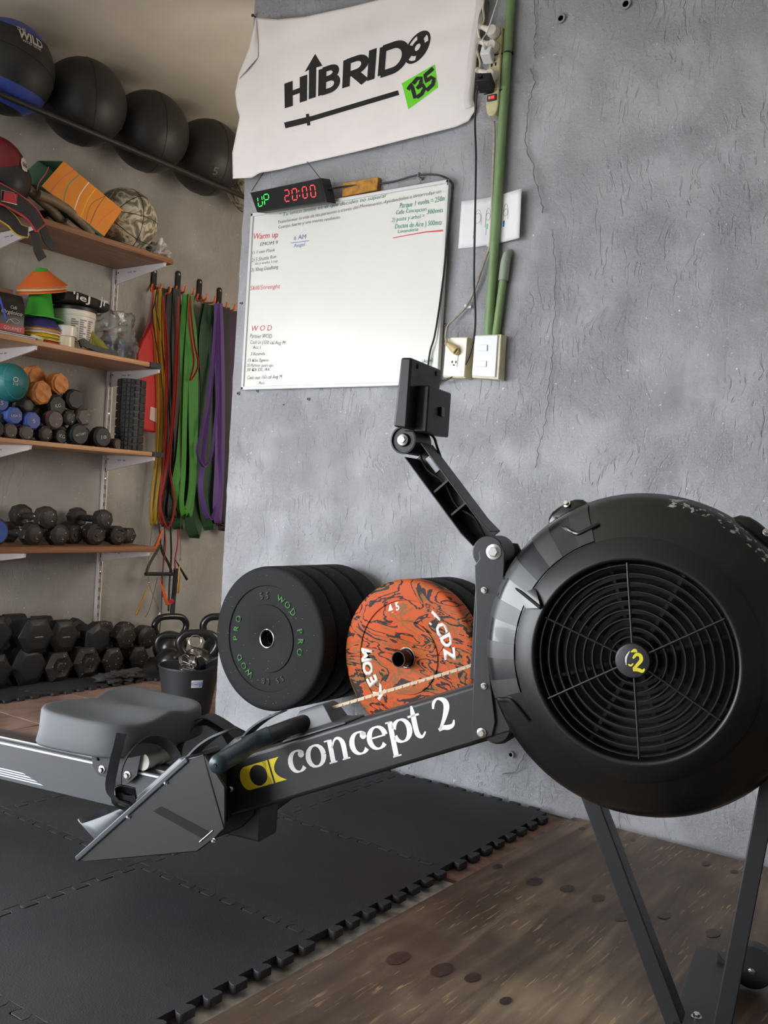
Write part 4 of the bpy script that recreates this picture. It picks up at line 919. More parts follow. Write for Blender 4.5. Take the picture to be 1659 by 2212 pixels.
cable([px3(704, 409, .065), px3(720, 407, .05), px3(760, 401, .02), px3(840, 394, .012), px3(890, 381, .02), px3(913, 377, .022), px3(945, 378, .012), px3(970, 388, .02), px3(978, 402, .026), px3(975, 430, .026), px3(966, 520, .024), px3(955, 620, .03), px3(940, 720, .035), px3(929, 760, .03), px3(926, 800, .03), px3(945, 819, .03), px3(965, 820, .04), px3(1000, 795, .045), px3(1020, 748, .045), px3(1027, 690, .04), px3(1024, 600, .036), px3(1026, 480, .045), px3(1028, 340, .04), px3(1026, 260, .04), px3(1030, 200, .06), px3(1036, 182, .08)], .0032, M_black, 'power_cable', 'long black cable from the LED clock looping under the outlet to the power strip')
# ---- yellow wood block
q = [ow(740, 395, .02), ow(817, 382, .02), ow(814, 410, .02), ow(739, 425, .02)]
m = MB(); m.prism(q, (0, .02, 0)); tag(m.build('wood_block', mat('ochre painted wood', (190, 134, 38), rough=.6, var=.45, vscale=40, col2=(140, 96, 30)), bevel=.002), 'ochre painted wooden block on the wall above the whiteboard', 'block')
# ---- conduit pipes
M_pipe = mat('green painted conduit', (122, 150, 100), rough=.45, var=.12, vscale=14); M_pipe2 = mat('grey green painted conduit', (150, 160, 142), rough=.5, var=.15, vscale=10)
pt = ow(1108, -60, .02); pb = ow(1055, 725, .02)
pp = empty('conduit_pipe', pb, label='long green conduit pipe running up the wall from the light switch', cat='pipe')
m = MB(); m.cyl(pt, pb, .0145, n=24); par(m.build('pipe', M_pipe), pp)
for px, py in ((1098, 115), (1086, 198)):
    p = ow(px, py, .02); d = (pt-pb).normalized(); m = MB(); m.lathe([(.0155, -.002), (.0155, .002)], p, d, 24); m.tube([p+Vector((-.014, -.012, -.002)), p+Vector((-.05, -.03, -.010))], .0018, 6); m.box(p+Vector((.016, -.006, 0)), (.007, .006, .006)); tag(m.build('cable_tie', M_black), 'black cable tie round the conduit, %s of the two' % ('upper' if py < 150 else 'lower'), 'cable tie')
pa = ow(1095, 542, .018); pc = ow(1087, 606, .018); pd = ow(1071, 725, .018)
p2 = empty('conduit_pipe', pd, label='short grey green conduit pipe behind the long one above the light switch', cat='pipe')
m = MB(); m.cyl(pc, pd, .0125, n=20); par(m.build('pipe', M_pipe), p2)
m = MB(); m.tube([pa+Vector((.002, .02, .0)), pa+Vector((0, .004, -.012)), pa+(pc-pa)*.35, pc], [.011, .014, .0155, .0155], 20); par(m.build('coupling', M_pipe2), p2)
# ---- switch box and outlet box
def wallbox(name, corners, dep, label, mt_):
    fr_ = [ow(x, y, dep) for x, y in corners]; e = empty(name, (fr_[0]+fr_[2])/2, label=label, cat=name.split('_')[0] if name != 'wall_outlet' else 'outlet')
    m = MB(); m.prism(fr_, (0, dep-.004, 0)); par(m.build('box', mt_, bevel=.003, seg=3), e); return e, fr_
M_cream = mat('yellowed plastic box', (222, 214, 180), rough=.45, var=.15, vscale=25); M_cream2 = mat('cream cover plate', (238, 234, 218), rough=.35); M_wp = mat('white cover plate', (226, 228, 234), rough=.3)
out_, fo = wallbox('wall_outlet', [(964, 728), (1012, 728), (1005, 817), (957, 815)], .045, 'cream wall outlet box right of the whiteboard', M_cream)
out_['category'] = 'outlet'
def inset(fr_, u0, v0, u1, v1, off):   # sub-rectangle in the face frame (u right, v down)
    A, B, C_, D = fr_; g_ = lambda u, v: A*(1-u)*(1-v)+B*u*(1-v)+C_*u*v+D*(1-u)*v+Vector((0, -off, 0))
    return [g_(u0, v0), g_(u1, v0), g_(u1, v1), g_(u0, v1)]
def slab(fr_, rect, off, th, name, mt_, parent, bev=.001):
    m = MB(); m.prism(inset(fr_, *rect, off+th), (0, th, 0)); return par(m.build(name, mt_, bevel=bev), parent)
slab(fo, (.02, .02, .98, .97), 0, .004, 'cover_plate', M_cream2, out_, .002); slab(fo, (.28, .20, .64, .74), .004, .002, 'socket_insert', M_cream2, out_)
for u in (.38, .55): slab(fo, (u, .59, u+.05, .65), .006, .0004, 'socket_slot', M_dark, out_, 0)
slab(fo, (.45, .68, .53, .71), .006, .0004, 'socket_slot', M_dark, out_, 0)
sw, fs_ = wallbox('light_switch', [(1026, 724), (1083, 722), (1077, 820), (1019, 816)], .042, 'white double light switch under the green conduit', M_cream)
sw['category'] = 'switch'
slab(fs_, (.02, .02, .90, .96), 0, .005, 'cover_plate', M_wp, sw, .003)
slab(fs_, (.20, .24, .55, .38), .005, .004, 'rocker', M_wp, sw, .001); slab(fs_, (.20, .60, .55, .74), .005, .003, 'rocker', M_wp, sw, .001)
# plug in the outlet and its cream lead up to the power strip
M_lead = mat('cream cable', (208, 196, 160), rough=.5); M_leadg = mat('aged cable', (176, 168, 150), rough=.5, var=.3, vscale=60)
pl = empty('power_plug', ow(978, 755, .06), label='beige plug pushed into the upper socket of the wall outlet', cat='plug')
m = MB(); a = ow(966, 742, .062); b_ = ow(986, 758, .060); m.tube([a, a+(b_-a)*.25, a+(b_-a)*.6, b_], [.0055, .0085, .013, .0125], 12); m.tube([b_+Vector((-.003, 0, 0)), b_+Vector((0, .012, -.004))], [.012, .010], 12); par(m.build('plug_body', mat('beige plug', (196, 176, 126), rough=.45)), pl)
for k in range(3): m = MB(); m.lathe([(.0075, 0), (.0075, .002)], a+(b_-a).normalized()*(k*.0035-.006), b_-a, 12); par(m.build('grip_rib', mat('beige plug', (196, 176, 126))), pl)
cable([a, ow(963, 725, .055), ow(967, 705, .03), ow(980, 690, .02), ow(1006, 663, .016), ow(1025, 625, .014), ow(1050, 555, .014), ow(1058, 530, .016), ow(1062, 470, .020), ow(1065, 380, .022), ow(1068, 300, .02), ow(1066, 262, .025)], .0042, M_leadg, 'extension_lead', 'cream extension lead running beside the green conduit down to the outlet')
for px, py in ((1007, 661), (1056, 531)):
    p = ow(px, py, .014); m = MB(); m.lathe([(.0065, -.004), (.0065, .004)], p, (ow(1025, 625)-ow(1006, 663)), 12); m.box(p+Vector((.010, .006, -.003)), (.012, .008, .008)); tag(m.build('cable_clip', mat('white cable clip', (214, 214, 212), rough=.5)), 'white clip holding the cream lead, %s' % ('nearer the outlet' if py > 600 else 'under the child drawing'), 'clip')
# ---- child's drawing behind the pipe
m = MB(); pc_ = [(997, 435), (1062, 427), (1085, 419), (1129, 406), (1131, 430), (1122, 515), (1080, 526), (1046, 531), (990, 537)]
offs = [.003, .004, .006, .030, .030, .026, .008, .004, .003]; P = [ow(x, y, o) for (x, y), o in zip(pc_, offs)]
def dpt(u, v, e=0):
    tl, tr, bl_, br = (997, 435), (1127, 407), (990, 537), (1122, 514); x = (tl[0]*(1-u)+tr[0]*u)*(1-v)+(bl_[0]*(1-u)+br[0]*u)*v; y = (tl[1]*(1-u)+tr[1]*u)*(1-v)+(bl_[1]*(1-u)+br[1]*u)*v+ 4*sin(pi*u)
    return ow(x, y, .003+.028*max(0, u-.45)**1.6*2+e)
nu, nv = 14, 8; m.add([dpt(i/nu, j/nv) for j in range(nv+1) for i in range(nu+1)], [(j*(nu+1)+i, j*(nu+1)+i+1, (j+1)*(nu+1)+i+1, (j+1)*(nu+1)+i) for j in range(nv) for i in range(nu)])
dr = tag(m.build('drawing', mat('white paper', (232, 231, 232), rough=.8), ang=180), 'sheet of white paper with small drawn figures tucked behind the green conduit', 'drawing'); so = dr.modifiers.new('s', 'SOLIDIFY'); so.thickness = .0006
def dline(pts, col, w=.0016):
    m = MB(); Q = crom([dpt(u, v, .0012) for u, v in pts], 4) if len(pts) > 2 else [dpt(u, v, .0012) for u, v in pts]; m.ribbon(Q, (0, 0, 1) if abs(pts[0][0]-pts[-1][0]) > abs(pts[0][1]-pts[-1][1]) else (1, 0, 0), w, .0003); m.build('pencil_line', col, dr, smooth=False)
cg_ = mat('brown pencil', (120, 104, 100), rough=.8); cgr = mat('green pencil', (132, 206, 160), rough=.8); cbl = mat('blue pencil', (58, 110, 180), rough=.8)
for cx_, r_ in ((.29, .05), (.46, .035), (.75, .035)):
    dline([(cx_+r_*cos(a*pi/6), .40+r_*2.1*sin(a*pi/6)) for a in range(13)], cg_, .001); dline([(cx_-r_*1.1, .62), (cx_-r_*.9, .32), (cx_, .22), (cx_+r_, .32), (cx_+r_*1.2, .55)], cg_, .001)
dline([(.25, .56), (.245, .72)], cgr, .0075); dline([(.455, .55), (.45, .66)], cgr, .006); dline([(.73, .56), (.725, .68)], cbl, .006)
dline([(.235, .74), (.235, .82)], cg_, .001); dline([(.265, .74), (.265, .82)], cg_, .001); dline([(.44, .66), (.44, .78)], cg_, .001)
# ---- power strip with its plugs
M_ps = mat('yellowed strip', (206, 196, 152), rough=.45, var=.2, vscale=30)
A = ow(1074, 62, .03); B = ow(1064, 252, .03); d = (A-B).normalized(); side_ = d.cross(NY).normalized()
if side_.x < 0: side_ = -side_
ps = empty('power_strip', B, label='yellowed power strip tied to the green conduit pipe', cat='power strip')
L_ = (A-B).length; wv_ = .0215
ou = [(-1, 1), (-1, .12), (-.85, .05), (-.5, .012), (0, 0), (.5, .012), (.85, .05), (1, .12), (1, 1)]
m = MB(); P = [B+side_*(u*wv_)+d*(v*L_)+Vector((0, -.008, 0)) for u, v in ou]; m.prism(P, (0, .034, 0)); par(m.build('strip_body', M_ps, bevel=.004, seg=3), ps)
def onstrip(t, u=0, o=.0): return B+d*(t*L_)+side_*u*wv_+Vector((0, -.008-o, 0))
m = MB(); c_ = onstrip(.20, 0, .002); m.box(c_, (.032, .006, .019)); rk = par(m.build('rocker_switch', M_blackgloss, bevel=.001), ps)
m = MB(); m.box(c_+Vector((.003, -.0035, 0)), (.014, .002, .009)); par(m.build('switch_lamp', mat('red switch lamp', (235, 50, 45), emit=.8)), ps)
m = MB(); m.box(c_+Vector((-.008, -.0035, 0)), (.004, .002, .009)); par(m.build('switch_mark', M_white), ps)
m = MB(); m.box(onstrip(.29, 0, .001), (.026, .003, .008)); par(m.build('breaker', M_cream, bevel=.001), ps)
for t in (.58,):
    for u in (-.35, .3): par(MB().box(onstrip(t, u, .001), (.004, .002, .010)).build('socket_slot', M_dark), ps)
    m = MB(); m.lathe([(.0035, 0), (.0001, .001)], onstrip(t+.05, 0, .0), NY, 10); par(m.build('socket_slot', M_dark), ps)
M_plug = mat('white plug', (226, 218, 206), rough=.4)
for i, (t, lbl) in enumerate(((.93, 'topmost'), (.76, 'second'), (.43, 'third'))):
    c_ = onstrip(t, 0, .014); e = empty('power_plug', c_, label='white round plug in the power strip, %s from the top' % lbl, cat='plug', group='white plugs in the power strip')
    m = MB(); rings = [];
    m.lathe([(.019, -.010), (.0195, .008), (.016, .015), (.0001, .017)], c_, NY, 24); par(m.build('plug_body', M_plug), e)
    o_ = c_+Vector((-.042, -.004, .024)); m = MB(); m.tube([c_+Vector((-.008, -.003, .004)), c_+Vector((-.024, -.004, .013)), o_], [.015, .009, .0065], 14); par(m.build('plug_neck', M_plug), e)
    for k in range(3): m = MB(); m.lathe([(.0085, 0), (.0085, .002)], o_+Vector((.001-k*.004, 0, -.0006+k*.0023)), (-.042, -.004, .024), 12); par(m.build('grip_rib', M_plug), e)
    tops = [(1046, -60), (1040, -60), (1028, 60)]
    if i == 0: pts = [o_, ow(1046, 40, .05), ow(1044, 10, .05), ow(1056, -60, .05)]
    elif i == 1: pts = [o_, ow(1033, 70, .05), ow(1033, 40, .045), ow(1046, -5, .04), ow(1052, -60, .04)]
    else: pts = [o_, ow(1037, 135, .045), ow(1031, 110, .03), ow(1030, 80, .03), ow(1036, 30, .03), ow(1044, -60, .03)]
    cable(pts, .0034, M_lead if i != 1 else M_white, 'power_cable', 'pale cable rising out of view from the %s round plug of the power strip' % lbl)
# white cube charger and black adapter
c_ = onstrip(.665, -.55, .022); R3 = Matrix.Rotation(radians(-18), 3, 'X') @ Matrix.Rotation(radians(12), 3, 'Z')
e = empty('charger', c_, label='small white cube charger plugged into the power strip', cat='charger'); par(MB().box(c_, (.034, .046, .030), R3).build('charger_body', mat('glossy white', (232, 232, 234), rough=.25), bevel=.004, seg=3), e)
m = MB(); m.cyl(c_+R3 @ Vector((-.004, -.023, .004)), c_+R3 @ Vector((-.004, -.034, .006)), .006, n=14); par(m.build('usb_plug', M_white), e)
q_ = c_+R3 @ Vector((-.004, -.034, .006)); cable([q_, q_+Vector((-.003, -.004, .02)), ow(1052, 70, .08), ow(1064, 35, .07), ow(1078, -10, .06), ow(1090, -60, .05)], .0022, M_white, 'power_cable', 'thin white cable rising from the cube charger')
c_ = onstrip(.335, -.45, .030); e = empty('charger', c_, label='black box adapter plugged into the power strip below the white plugs', cat='charger'); par(MB().box(c_, (.046, .056, .028), R3).build('charger_body', M_black, bevel=.002), e)
m = MB(); m.cyl(c_+R3 @ Vector((-.008, -.028, 0)), c_+R3 @ Vector((-.008, -.036, 0)), .007, n=14); par(m.build('cable_boot', M_blackgloss), e)
# ---- bumper plates on wall pegs
M_bump = mat('black speckled rubber', (27, 28, 29), rough=.75, bump=.5, bscale=260, bdist=.001, spec=.25)
def specks(m_):
    nt, b, N, L = nodes(m_); tc = N('ShaderNodeTexCoord'); n = N('ShaderNodeTexVoronoi'); n.inputs['Scale'].default_value = 95; L(tc.outputs['Object'], n.inputs['Vector'])
    mr = N('ShaderNodeMapRange'); mr.inputs[1].default_value = .11; mr.inputs[2].default_value = .07; L(n.outputs[0], mr.inputs[0])
    w_ = N('ShaderNodeTexWhiteNoise'); L(n.outputs[2], w_.inputs[0]); g2 = N('ShaderNodeMath'); g2.operation = 'GREATER_THAN'; g2.inputs[1].default_value = .80; L(w_.outputs[0], g2.inputs[0])
    mu = N('ShaderNodeMath'); mu.operation = 'MULTIPLY'; L(mr.outputs[0], mu.inputs[0]); L(g2.outputs[0], mu.inputs[1])
    mx = N('ShaderNodeMix'); mx.data_type = 'RGBA'; mx.inputs[6].default_value = lin((27, 28, 29))+(1,); mx.inputs[7].default_value = lin((150, 168, 152))+(1,); L(mu.outputs[0], mx.inputs[0]); L(mx.outputs[2], b.inputs['Base Color'])
specks(M_bump)
def camo_orange():
    m = mat('orange marbled rubber', (184, 78, 32), rough=.6, spec=.22); nt, b, N, L = nodes(m); tc = N('ShaderNodeTexCoord')
    mp = N('ShaderNodeMapping'); mp.inputs['Scale'].default_value = (1.7, 1, 4.6); mp.inputs['Rotation'].default_value = (0, .8, 0); L(tc.outputs['Object'], mp.inputs[0])
    n = N('ShaderNodeTexNoise'); n.inputs['Scale'].default_value = 2.6; n.inputs['Detail'].default_value = 5; n.inputs['Distortion'].default_value = 1.8; L(mp.outputs[0], n.inputs['Vector'])
    r = N('ShaderNodeValToRGB'); cr = r.color_ramp; cr.interpolation = 'CONSTANT'; c0 = lin((184, 78, 32))+(1,); cb = lin((40, 36, 32))+(1,); cz = lin((132, 88, 46))+(1,)
    cr.elements[0].position = 0; cr.elements[0].color = c0; cr.elements[1].position = .405; cr.elements[1].color = cb
    for p_, c in ((.440, c0), (.49, cz), (.515, c0), (.545, cb), (.585, cz), (.61, c0), (.65, cb), (.685, c0)): e = cr.elements.new(p_); e.color = c
    L(n.outputs[0], r.inputs[0]); L(r.outputs[0], b.inputs['Base Color']); return m
M_or = camo_orange()
M_iron = mat('dark iron tube', (46, 40, 38), rough=.4, metal=.6)
def plate(name, c, y0, y1, mt_, label, group, ridge=True, sleeve=True):
    """disc with rim, recessed web and hub; y0 face nearest the viewer"""
    t = y1-y0; e = empty(name, (c.x, y0, c.z), label=label, cat='weight plate', group=group)
    P = [(.025, .004), (.030, .0), (.1045, .0), (.106, .0040), (.110, .0034), (.160, .0034), (.164, .0040), (.166, .0), (.206, .0), (.216, .0016), (.2235, .006), (.225, .012), (.225, t-.012), (.2235, t-.006), (.216, t-.0016), (.206, t), (.03, t), (.025, t-.004), (.025, .004)]
    MB().lathe(P, (0, 0, 0), (0, 1, 0), 112, cap=False).build('disc', mt_, e, ang=50)
    MB().lathe([(.0305, .0005), (.0305, -.002), (.0285, -.003), (.0262, -.002), (.0252, .004), (.0252, t)], (0, 0, 0), (0, 1, 0), 40, cap=False).build('steel_sleeve', M_steel, e)
    return e
cB = ow(583, 1377, .40); cB = Vector((-1.985, 0, .451)); 
lab = ['black rubber weight plate with green flecks, front of its stack of four', 'black weight plate second from the front of the green flecked stack', 'black weight plate third from the front of the green flecked stack', 'black weight plate against the wall behind the green flecked ones']
# scale: choose the plane in which a 0.45 m disc spans the measured height
y = YW-.405; ths = [.072, .078, .084, .100]; 
fp = None
for i, t in enumerate(ths):
    e = plate('bumper_plate', Vector((-1.990, 0, .4515)), y, y+t, M_bump, lab[i], 'black bumper plates on the left wall peg')
    if i == 0: fp = e
    y += t+.006
tag(MB().lathe([(.022, 0), (.022, .38), (.0215, .382), (.019, .382), (.0185, .37), (.0185, .0)], (-1.990, YW, .4515), NY, 32, cap=False).build('wall_peg', M_iron), 'dark steel wall peg carrying the black weight plates', 'peg')
tag(MB().lathe([(.05, 0), (.05, .006), (.0, .006)], (-1.990, YW, .4515), NY, 24).build('wall_flange', M_iron), 'round steel flange fixing the peg of the black plates to the wall', 'flange')
def arctext(s, parent, r, a_mid, size, mt_, off, spacing=1.0, bold=.0, flip=False, name='raised_lettering', extr=0.0, jig=0):
    """letters round a disc face (local x,z plane, facing -y)"""
    n = len(s); step = size*.78*spacing/r
    for i, ch in enumerate(s):
        if ch == ' ': continue
        me = textmesh(ch, bold=bold, name=name); xs = [v.co.x for v in me.vertices]
        w_ = max(xs)-min(xs); x0_ = min(xs)+w_/2
        a = a_mid-(i-(n-1)/2)*step*(1 if not flip else -1)
        for v in me.vertices:
            u = (v.co.x-x0_)*size; w2 = (v.co.y-.35)*size
            if flip: u, w2 = -u, -w2
            rr = r+w2; aa = a-u/r
            v.co = Vector((rr*cos(aa), -off, rr*sin(aa)))
        me.materials.append(mt_); o = bpy.data.objects.new(name, me); COL.objects.link(o); o.parent = parent
        if extr: so = o.modifiers.new('s', 'SOLIDIFY'); so.thickness = extr; so.offset = 0
M_grt = mat('green flecked lettering', (70, 132, 60), rough=.6, var=.75, vscale=240, col2=(40, 46, 42)); M_bkt = mat('black raised lettering', (48, 50, 51), rough=.5)
arctext('WOD PRO', fp, .136, radians(30), .030, M_grt, -.0024, 1.35, .01, extr=.003); arctext('55', fp, .134, radians(100), .032, M_bkt, -.0024, 1.0, .02, extr=.003)
arctext('WOD PRO', fp, .136, radians(200), .030, M_grt, -.0024, 1.35, .01, extr=.003); arctext('55 LB', fp, .134, radians(284), .026, M_bkt, -.0024, 1.0, .02, extr=.003)
lab = ['orange and black marbled weight plate with white lettering', 'black weight plate directly behind the orange marbled plate', 'black weight plate against the wall behind the orange marbled plate']
cO = None; y = YW-.345; ths = [.062, .080, .080]
yO = y
pO = onp(878, 1421, 1, y)
for i, t in enumerate(ths):
    e = plate('bumper_plate', Vector((pO.x, 0, pO.z)), y, y+t, M_or if i == 0 else M_bump, lab[i], 'plates on the right wall peg')
    if i == 0: cO = e
    y += t+.010
tag(MB().lathe([(.0235, 0), (.0235, .385), (.023, .387), (.0205, .387), (.020, .37), (.020, .0)], (pO.x, YW, pO.z), NY, 32, cap=False).build('wall_peg', M_iron), 'dark steel tube peg sticking out of the orange weight plate', 'peg')
tag(MB().lathe([(.05, 0), (.05, .006), (.0, .006)], (pO.x, YW, pO.z), NY, 24).build('wall_flange', M_iron), 'round steel flange fixing the peg of the orange plate to the wall', 'flange')
M_wl = mat('white raised lettering', (232, 228, 222), rough=.5)
arctext('KEOM', cO, .146, radians(208), .052, M_wl, -.0044, .95, .045, extr=.003); arctext('TCDZ', cO, .146, radians(34), .050, M_wl, -.0044, .95, .045, extr=.003); arctext('45', cO, .150, radians(112), .034, M_wl, -.0044, 1.0, .03, extr=.003)
# ------------------------------------------------------------------ shelf wall
XF = -3.48          # front edge of the shelf boards
def ox(px, py, x): return onp(px, py, 0, x)
ZS = [.597, 1.046, 1.458, 1.958]; TH = [.026, .020, .022, .026]
M_sh = woodmat('varnished pine shelf', (190, 138, 88), (152, 102, 60), (60, 2.2, 60), .38)
M_sh2 = woodmat('brown stained shelf', (150, 104, 70), (110, 70, 46), (60, 2.2, 60), .42)
M_met = mat('white powder coated metal', (214, 206, 204), rough=.4)
nm = ['bottom', 'third from top', 'second from top', 'top']; endy = [3.055, 3.065, 3.02, 3.065]
for i in range(4):
    m = MB(); m.box((0, 0, TH[i]/2), (XF-XL-.004, endy[i]-1.3, TH[i])); o = m.build('shelf_board', M_sh if i in (1, 2) else M_sh2, bevel=.002, loc=((XF+XL)/2+.002, (endy[i]+1.3)/2, ZS[i]))
    tag(o, 'long wooden shelf board, %s of the four on the grey wall' % nm[i], 'shelf', 'wall shelf boards')
    if i in (1, 2): MB().box((.165, (endy[i]-1.3)/2-.03, TH[i]/2), (.05, .066, TH[i]+.003)).build('tape_wrap', mat('black tape', (28, 28, 28), rough=.6), o, bevel=.001)
for yy, nm2 in ((3.02, 'nearer the resistance bands'), (2.36, 'at the left')):
    m = MB(); m.box((XL+.003, yy, 1.02), (.004, .027, 1.94)); m.box((XL+.009, yy-.0125, 1.02), (.014, .003, 1.94)); m.box((XL+.009, yy+.0125, 1.02), (.014, .003, 1.94)); m.box((XL+.016, yy-.010, 1.02), (.002, .008, 1.94)); m.box((XL+.016, yy+.010, 1.02), (.002, .008, 1.94)); m.box((XL+.016, yy, 1.02), (.002, .003, 1.94))
    o = tag(m.build('shelf_upright', M_met), 'white slotted metal shelf upright %s' % nm2, 'shelf upright')
    m = MB()
    for k in range(46):
        z = .09+k*.042
        for s_ in (-.0038, .0038): m.box((XL+.0173, yy+s_, z), (.0006, .003, .020))
    sl = m.build('slot_row', M_dark, o, smooth=False); sl['kind'] = 'stuff'
    for z in (.16, .47, .93, 1.25): m = MB(); m.lathe([(.007, 0), (.006, .003), (.0001, .0045)], (XL+.017, yy, z), (1, 0, 0), 14); m.build('screw', M_steel, o)
    for i in range(4):
        L_ = XF-XL-.012; z = ZS[i]-.001; h = .075 if i else .070
        prof = [(XL+.018, z), (XF-.006, z), (XF-.006, z-.012), (XF-.020, z-.018), (XL+.018, z-h)]
        m = MB(); m.prism([(x, yy-.0015, zz) for x, zz in prof], (0, .003, 0)); m.box(((XL+XF)/2+.006, yy, z-.001), (L_-.004, .014, .002))
        a_, b_ = Vector((XF-.020, yy, z-.018)), Vector((XL+.018, yy, z-h)); m.prism([a_+Vector((0, -.005, 0)), a_+Vector((0, .005, 0)), b_+Vector((0, .005, 0)), b_+Vector((0, -.005, 0))], (0, 0, -.002))
        m.box((XF-.008, yy, z-.009), (.003, .012, .016))
        o = tag(m.build('shelf_bracket', M_met, bevel=.0008), 'white metal bracket under the %s shelf, %s' % (nm[i], 'right hand upright' if yy > 2.7 else 'left hand upright'), 'bracket', 'shelf brackets')
        m = MB(); m.lathe([(.004, 0), (.0001, .0006)], (XL+.03, yy-.0018, z-.018), (0, -1, 0), 10); m.build('hole', M_dark, o)
        for k in range(5): MB().box((XL+.105+k*.010+(.012 if k > 2 else 0), yy-.0018, z-.022), (.007, .0004, .004 if k != 3 else .008)).build('printed_mark', mat('grey print', (104, 96, 94)), o)
# ---- overhead bars with the big balls
M_bar = mat('black steel bar', (44, 40, 38), rough=.5, metal=.2, var=.3, vscale=60)
for x, z, r, l in ((-3.495, 2.414, .0125, 'front'), (-3.8003, 2.552, .0125, 'rear')):
    m = MB(); m.cyl((x, .9, z), (x, 4.598, z), r, n=16); tag(m.build('storage_bar', M_bar), 'long black steel bar under the medicine balls, %s of the two' % l, 'bar')
    for yy in (1.6, 4.45): pass
M_ball = mat('black leather ball', (34, 33, 32), rough=.5, bump=.35, bscale=130, bdist=.0015, spec=.5)
M_seam = mat('dark seam', (26, 26, 26), rough=.7)
def seam(parent, R, ax, lat=0., m_=None, t=.0016, a0=0, a1=360, name='seam'):
    ax = Vector(ax).normalized(); u = ax.orthogonal().normalized(); w_ = ax.cross(u); P = []
    n = 64
    for k in range(n+1): a = radians(a0+(a1-a0)*k/n); P.append(ax*R*sin(lat)+(u*cos(a)+w_*sin(a))*R*cos(lat))
    m = MB(); m.tube(P, t, 5); return m.build(name, m_ or M_seam, parent)
def ball(c, r, mt_, name, label, cat, group=None, seams=((0, 0, 1), (1, 0, .2), (0, 1, -.2)), rot=(0, 0, 0)):
    e = empty(name, c, label=label, cat=cat, group=group); e.rotation_euler = rot
    MB().sphere((0, 0, 0), r, 48, 28).build('ball_shell', mt_, e)
    for s_ in seams: seam(e, r+.0003, s_)
    return e
def sph_text(s, parent, r, lon, lat, size, mt_, name='printed_lettering', tilt=0., bold=.01, width=None):
    me = textmesh(s, bold=bold, name=name); bm = bmesh.new(); bm.from_mesh(me); bmesh.ops.triangulate(bm, faces=bm.faces); bmesh.ops.subdivide_edges(bm, edges=bm.edges, cuts=1); bm.to_mesh(me); bm.free()
    xs = [v.co.x for v in me.vertices]; w_ = max(xs)-min(xs); sx = (width/w_) if width else size/.72; ct_, st = cos(tilt), sin(tilt)
    for v in me.vertices:
        a = (v.co.x-min(xs)-w_/2)*sx; b_ = (v.co.y-.36)*size/.72; a, b_ = a*ct_-b_*st, a*st+b_*ct_
        lo_ = lon+a/r; la = lat+b_/r; v.co = Vector((cos(la)*cos(lo_), cos(la)*sin(lo_), sin(la)))*(r+.0012)
    me.materials.append(mt_); o = bpy.data.objects.new(name, me); COL.objects.link(o); o.parent = parent; return o
RB = .185; zb = 2.414+sqrt((RB+.0125)**2-.11**2)
M_blue = mat('blue panel vinyl', (52, 72, 150), rough=.4, bump=.2, bscale=130)
cb = [(2.238, 'blue and black ball with white lettering at the far left of the overhead rack'), (2.612, 'large black ball second from the left on the overhead rack'), (2.984, 'large black ball third from the left on the overhead rack'), (3.356, 'large black ball farthest right that shows fully on the overhead rack')]
for i, (yy, lb) in enumerate(cb):
    e = ball(Vector((-3.605, yy, zb)), RB-.0008, M_ball, 'medicine_ball', lb, 'ball', 'large balls on the overhead rack', seams=((0, .25, 1), (1, .35, .15)) if i == 0 else ((.5, 1, .1), (.9, -.3, .6)), rot=(0, 0, .1*i))
    if i == 0:
        for la0, la1 in ((.80, 1.35), (-1.0, -.42)):
            ax = Vector((.25, .1, 1)).normalized(); u = ax.orthogonal().normalized(); w_ = ax.cross(u); m = MB(); rings = []
            for j in range(9):
                la = la0+(la1-la0)*j/8; rings.append([(ax*sin(la)+(u*cos(2*pi*k/48)+w_*sin(2*pi*k/48))*cos(la))*(RB+.0006) for k in range(48)])
            m.loft(rings, cap=False); m.build('blue_panel', M_blue, e)
        sph_text('WILD', e, RB, -.05, .43, .042, mat('cream print', (205, 200, 186), rough=.6), width=.115, tilt=-.10, bold=.03); sph_text('WOD GEAR', e, RB, -.05, .27, .012, mat('cream print', (205, 200, 186)), width=.085, tilt=-.10); sph_text('THE', e, RB, -.28, .60, .022, mat('cream print', (205, 200, 186)), width=.045, tilt=-.05, bold=.02)
    if i == 3: sph_text('5', e, RB, -.45-.3, -.62, .04, mat('faint mark', (96, 96, 92)), width=.03)
def camo():
    m = mat('camouflage cloth ball', (176, 166, 146), rough=.75, bump=.2, bscale=400); nt, b, N, L = nodes(m); tc = N('ShaderNodeTexCoord'); n = N('ShaderNodeTexNoise'); n.inputs['Scale'].default_value = 16; n.inputs['Detail'].default_value = 4; n.inputs['Distortion'].default_value = 1.0; L(tc.outputs['Object'], n.inputs['Vector'])
    r = N('ShaderNodeValToRGB'); cr = r.color_ramp; cr.interpolation = 'CONSTANT'; cr.elements[0].color = lin((104, 100, 84))+(1,); cr.elements[1].position = .43; cr.elements[1].color = lin((146, 138, 114))+(1,)
    for p_, c in ((.50, (196, 188, 168)), (.585, (160, 152, 128)), (.62, (112, 108, 90))): e = cr.elements.new(p_); e.color = lin(c)+(1,)
    L(n.outputs[0], r.inputs[0]); L(r.outputs[0], b.inputs['Base Color']); return m
M_camo = camo()
ball(Vector((-3.605, 3.735, zb-.0)), RB-.0008, M_camo, 'medicine_ball', 'camouflage ball partly hidden at the right end of the overhead rack', 'ball', 'large balls on the overhead rack')
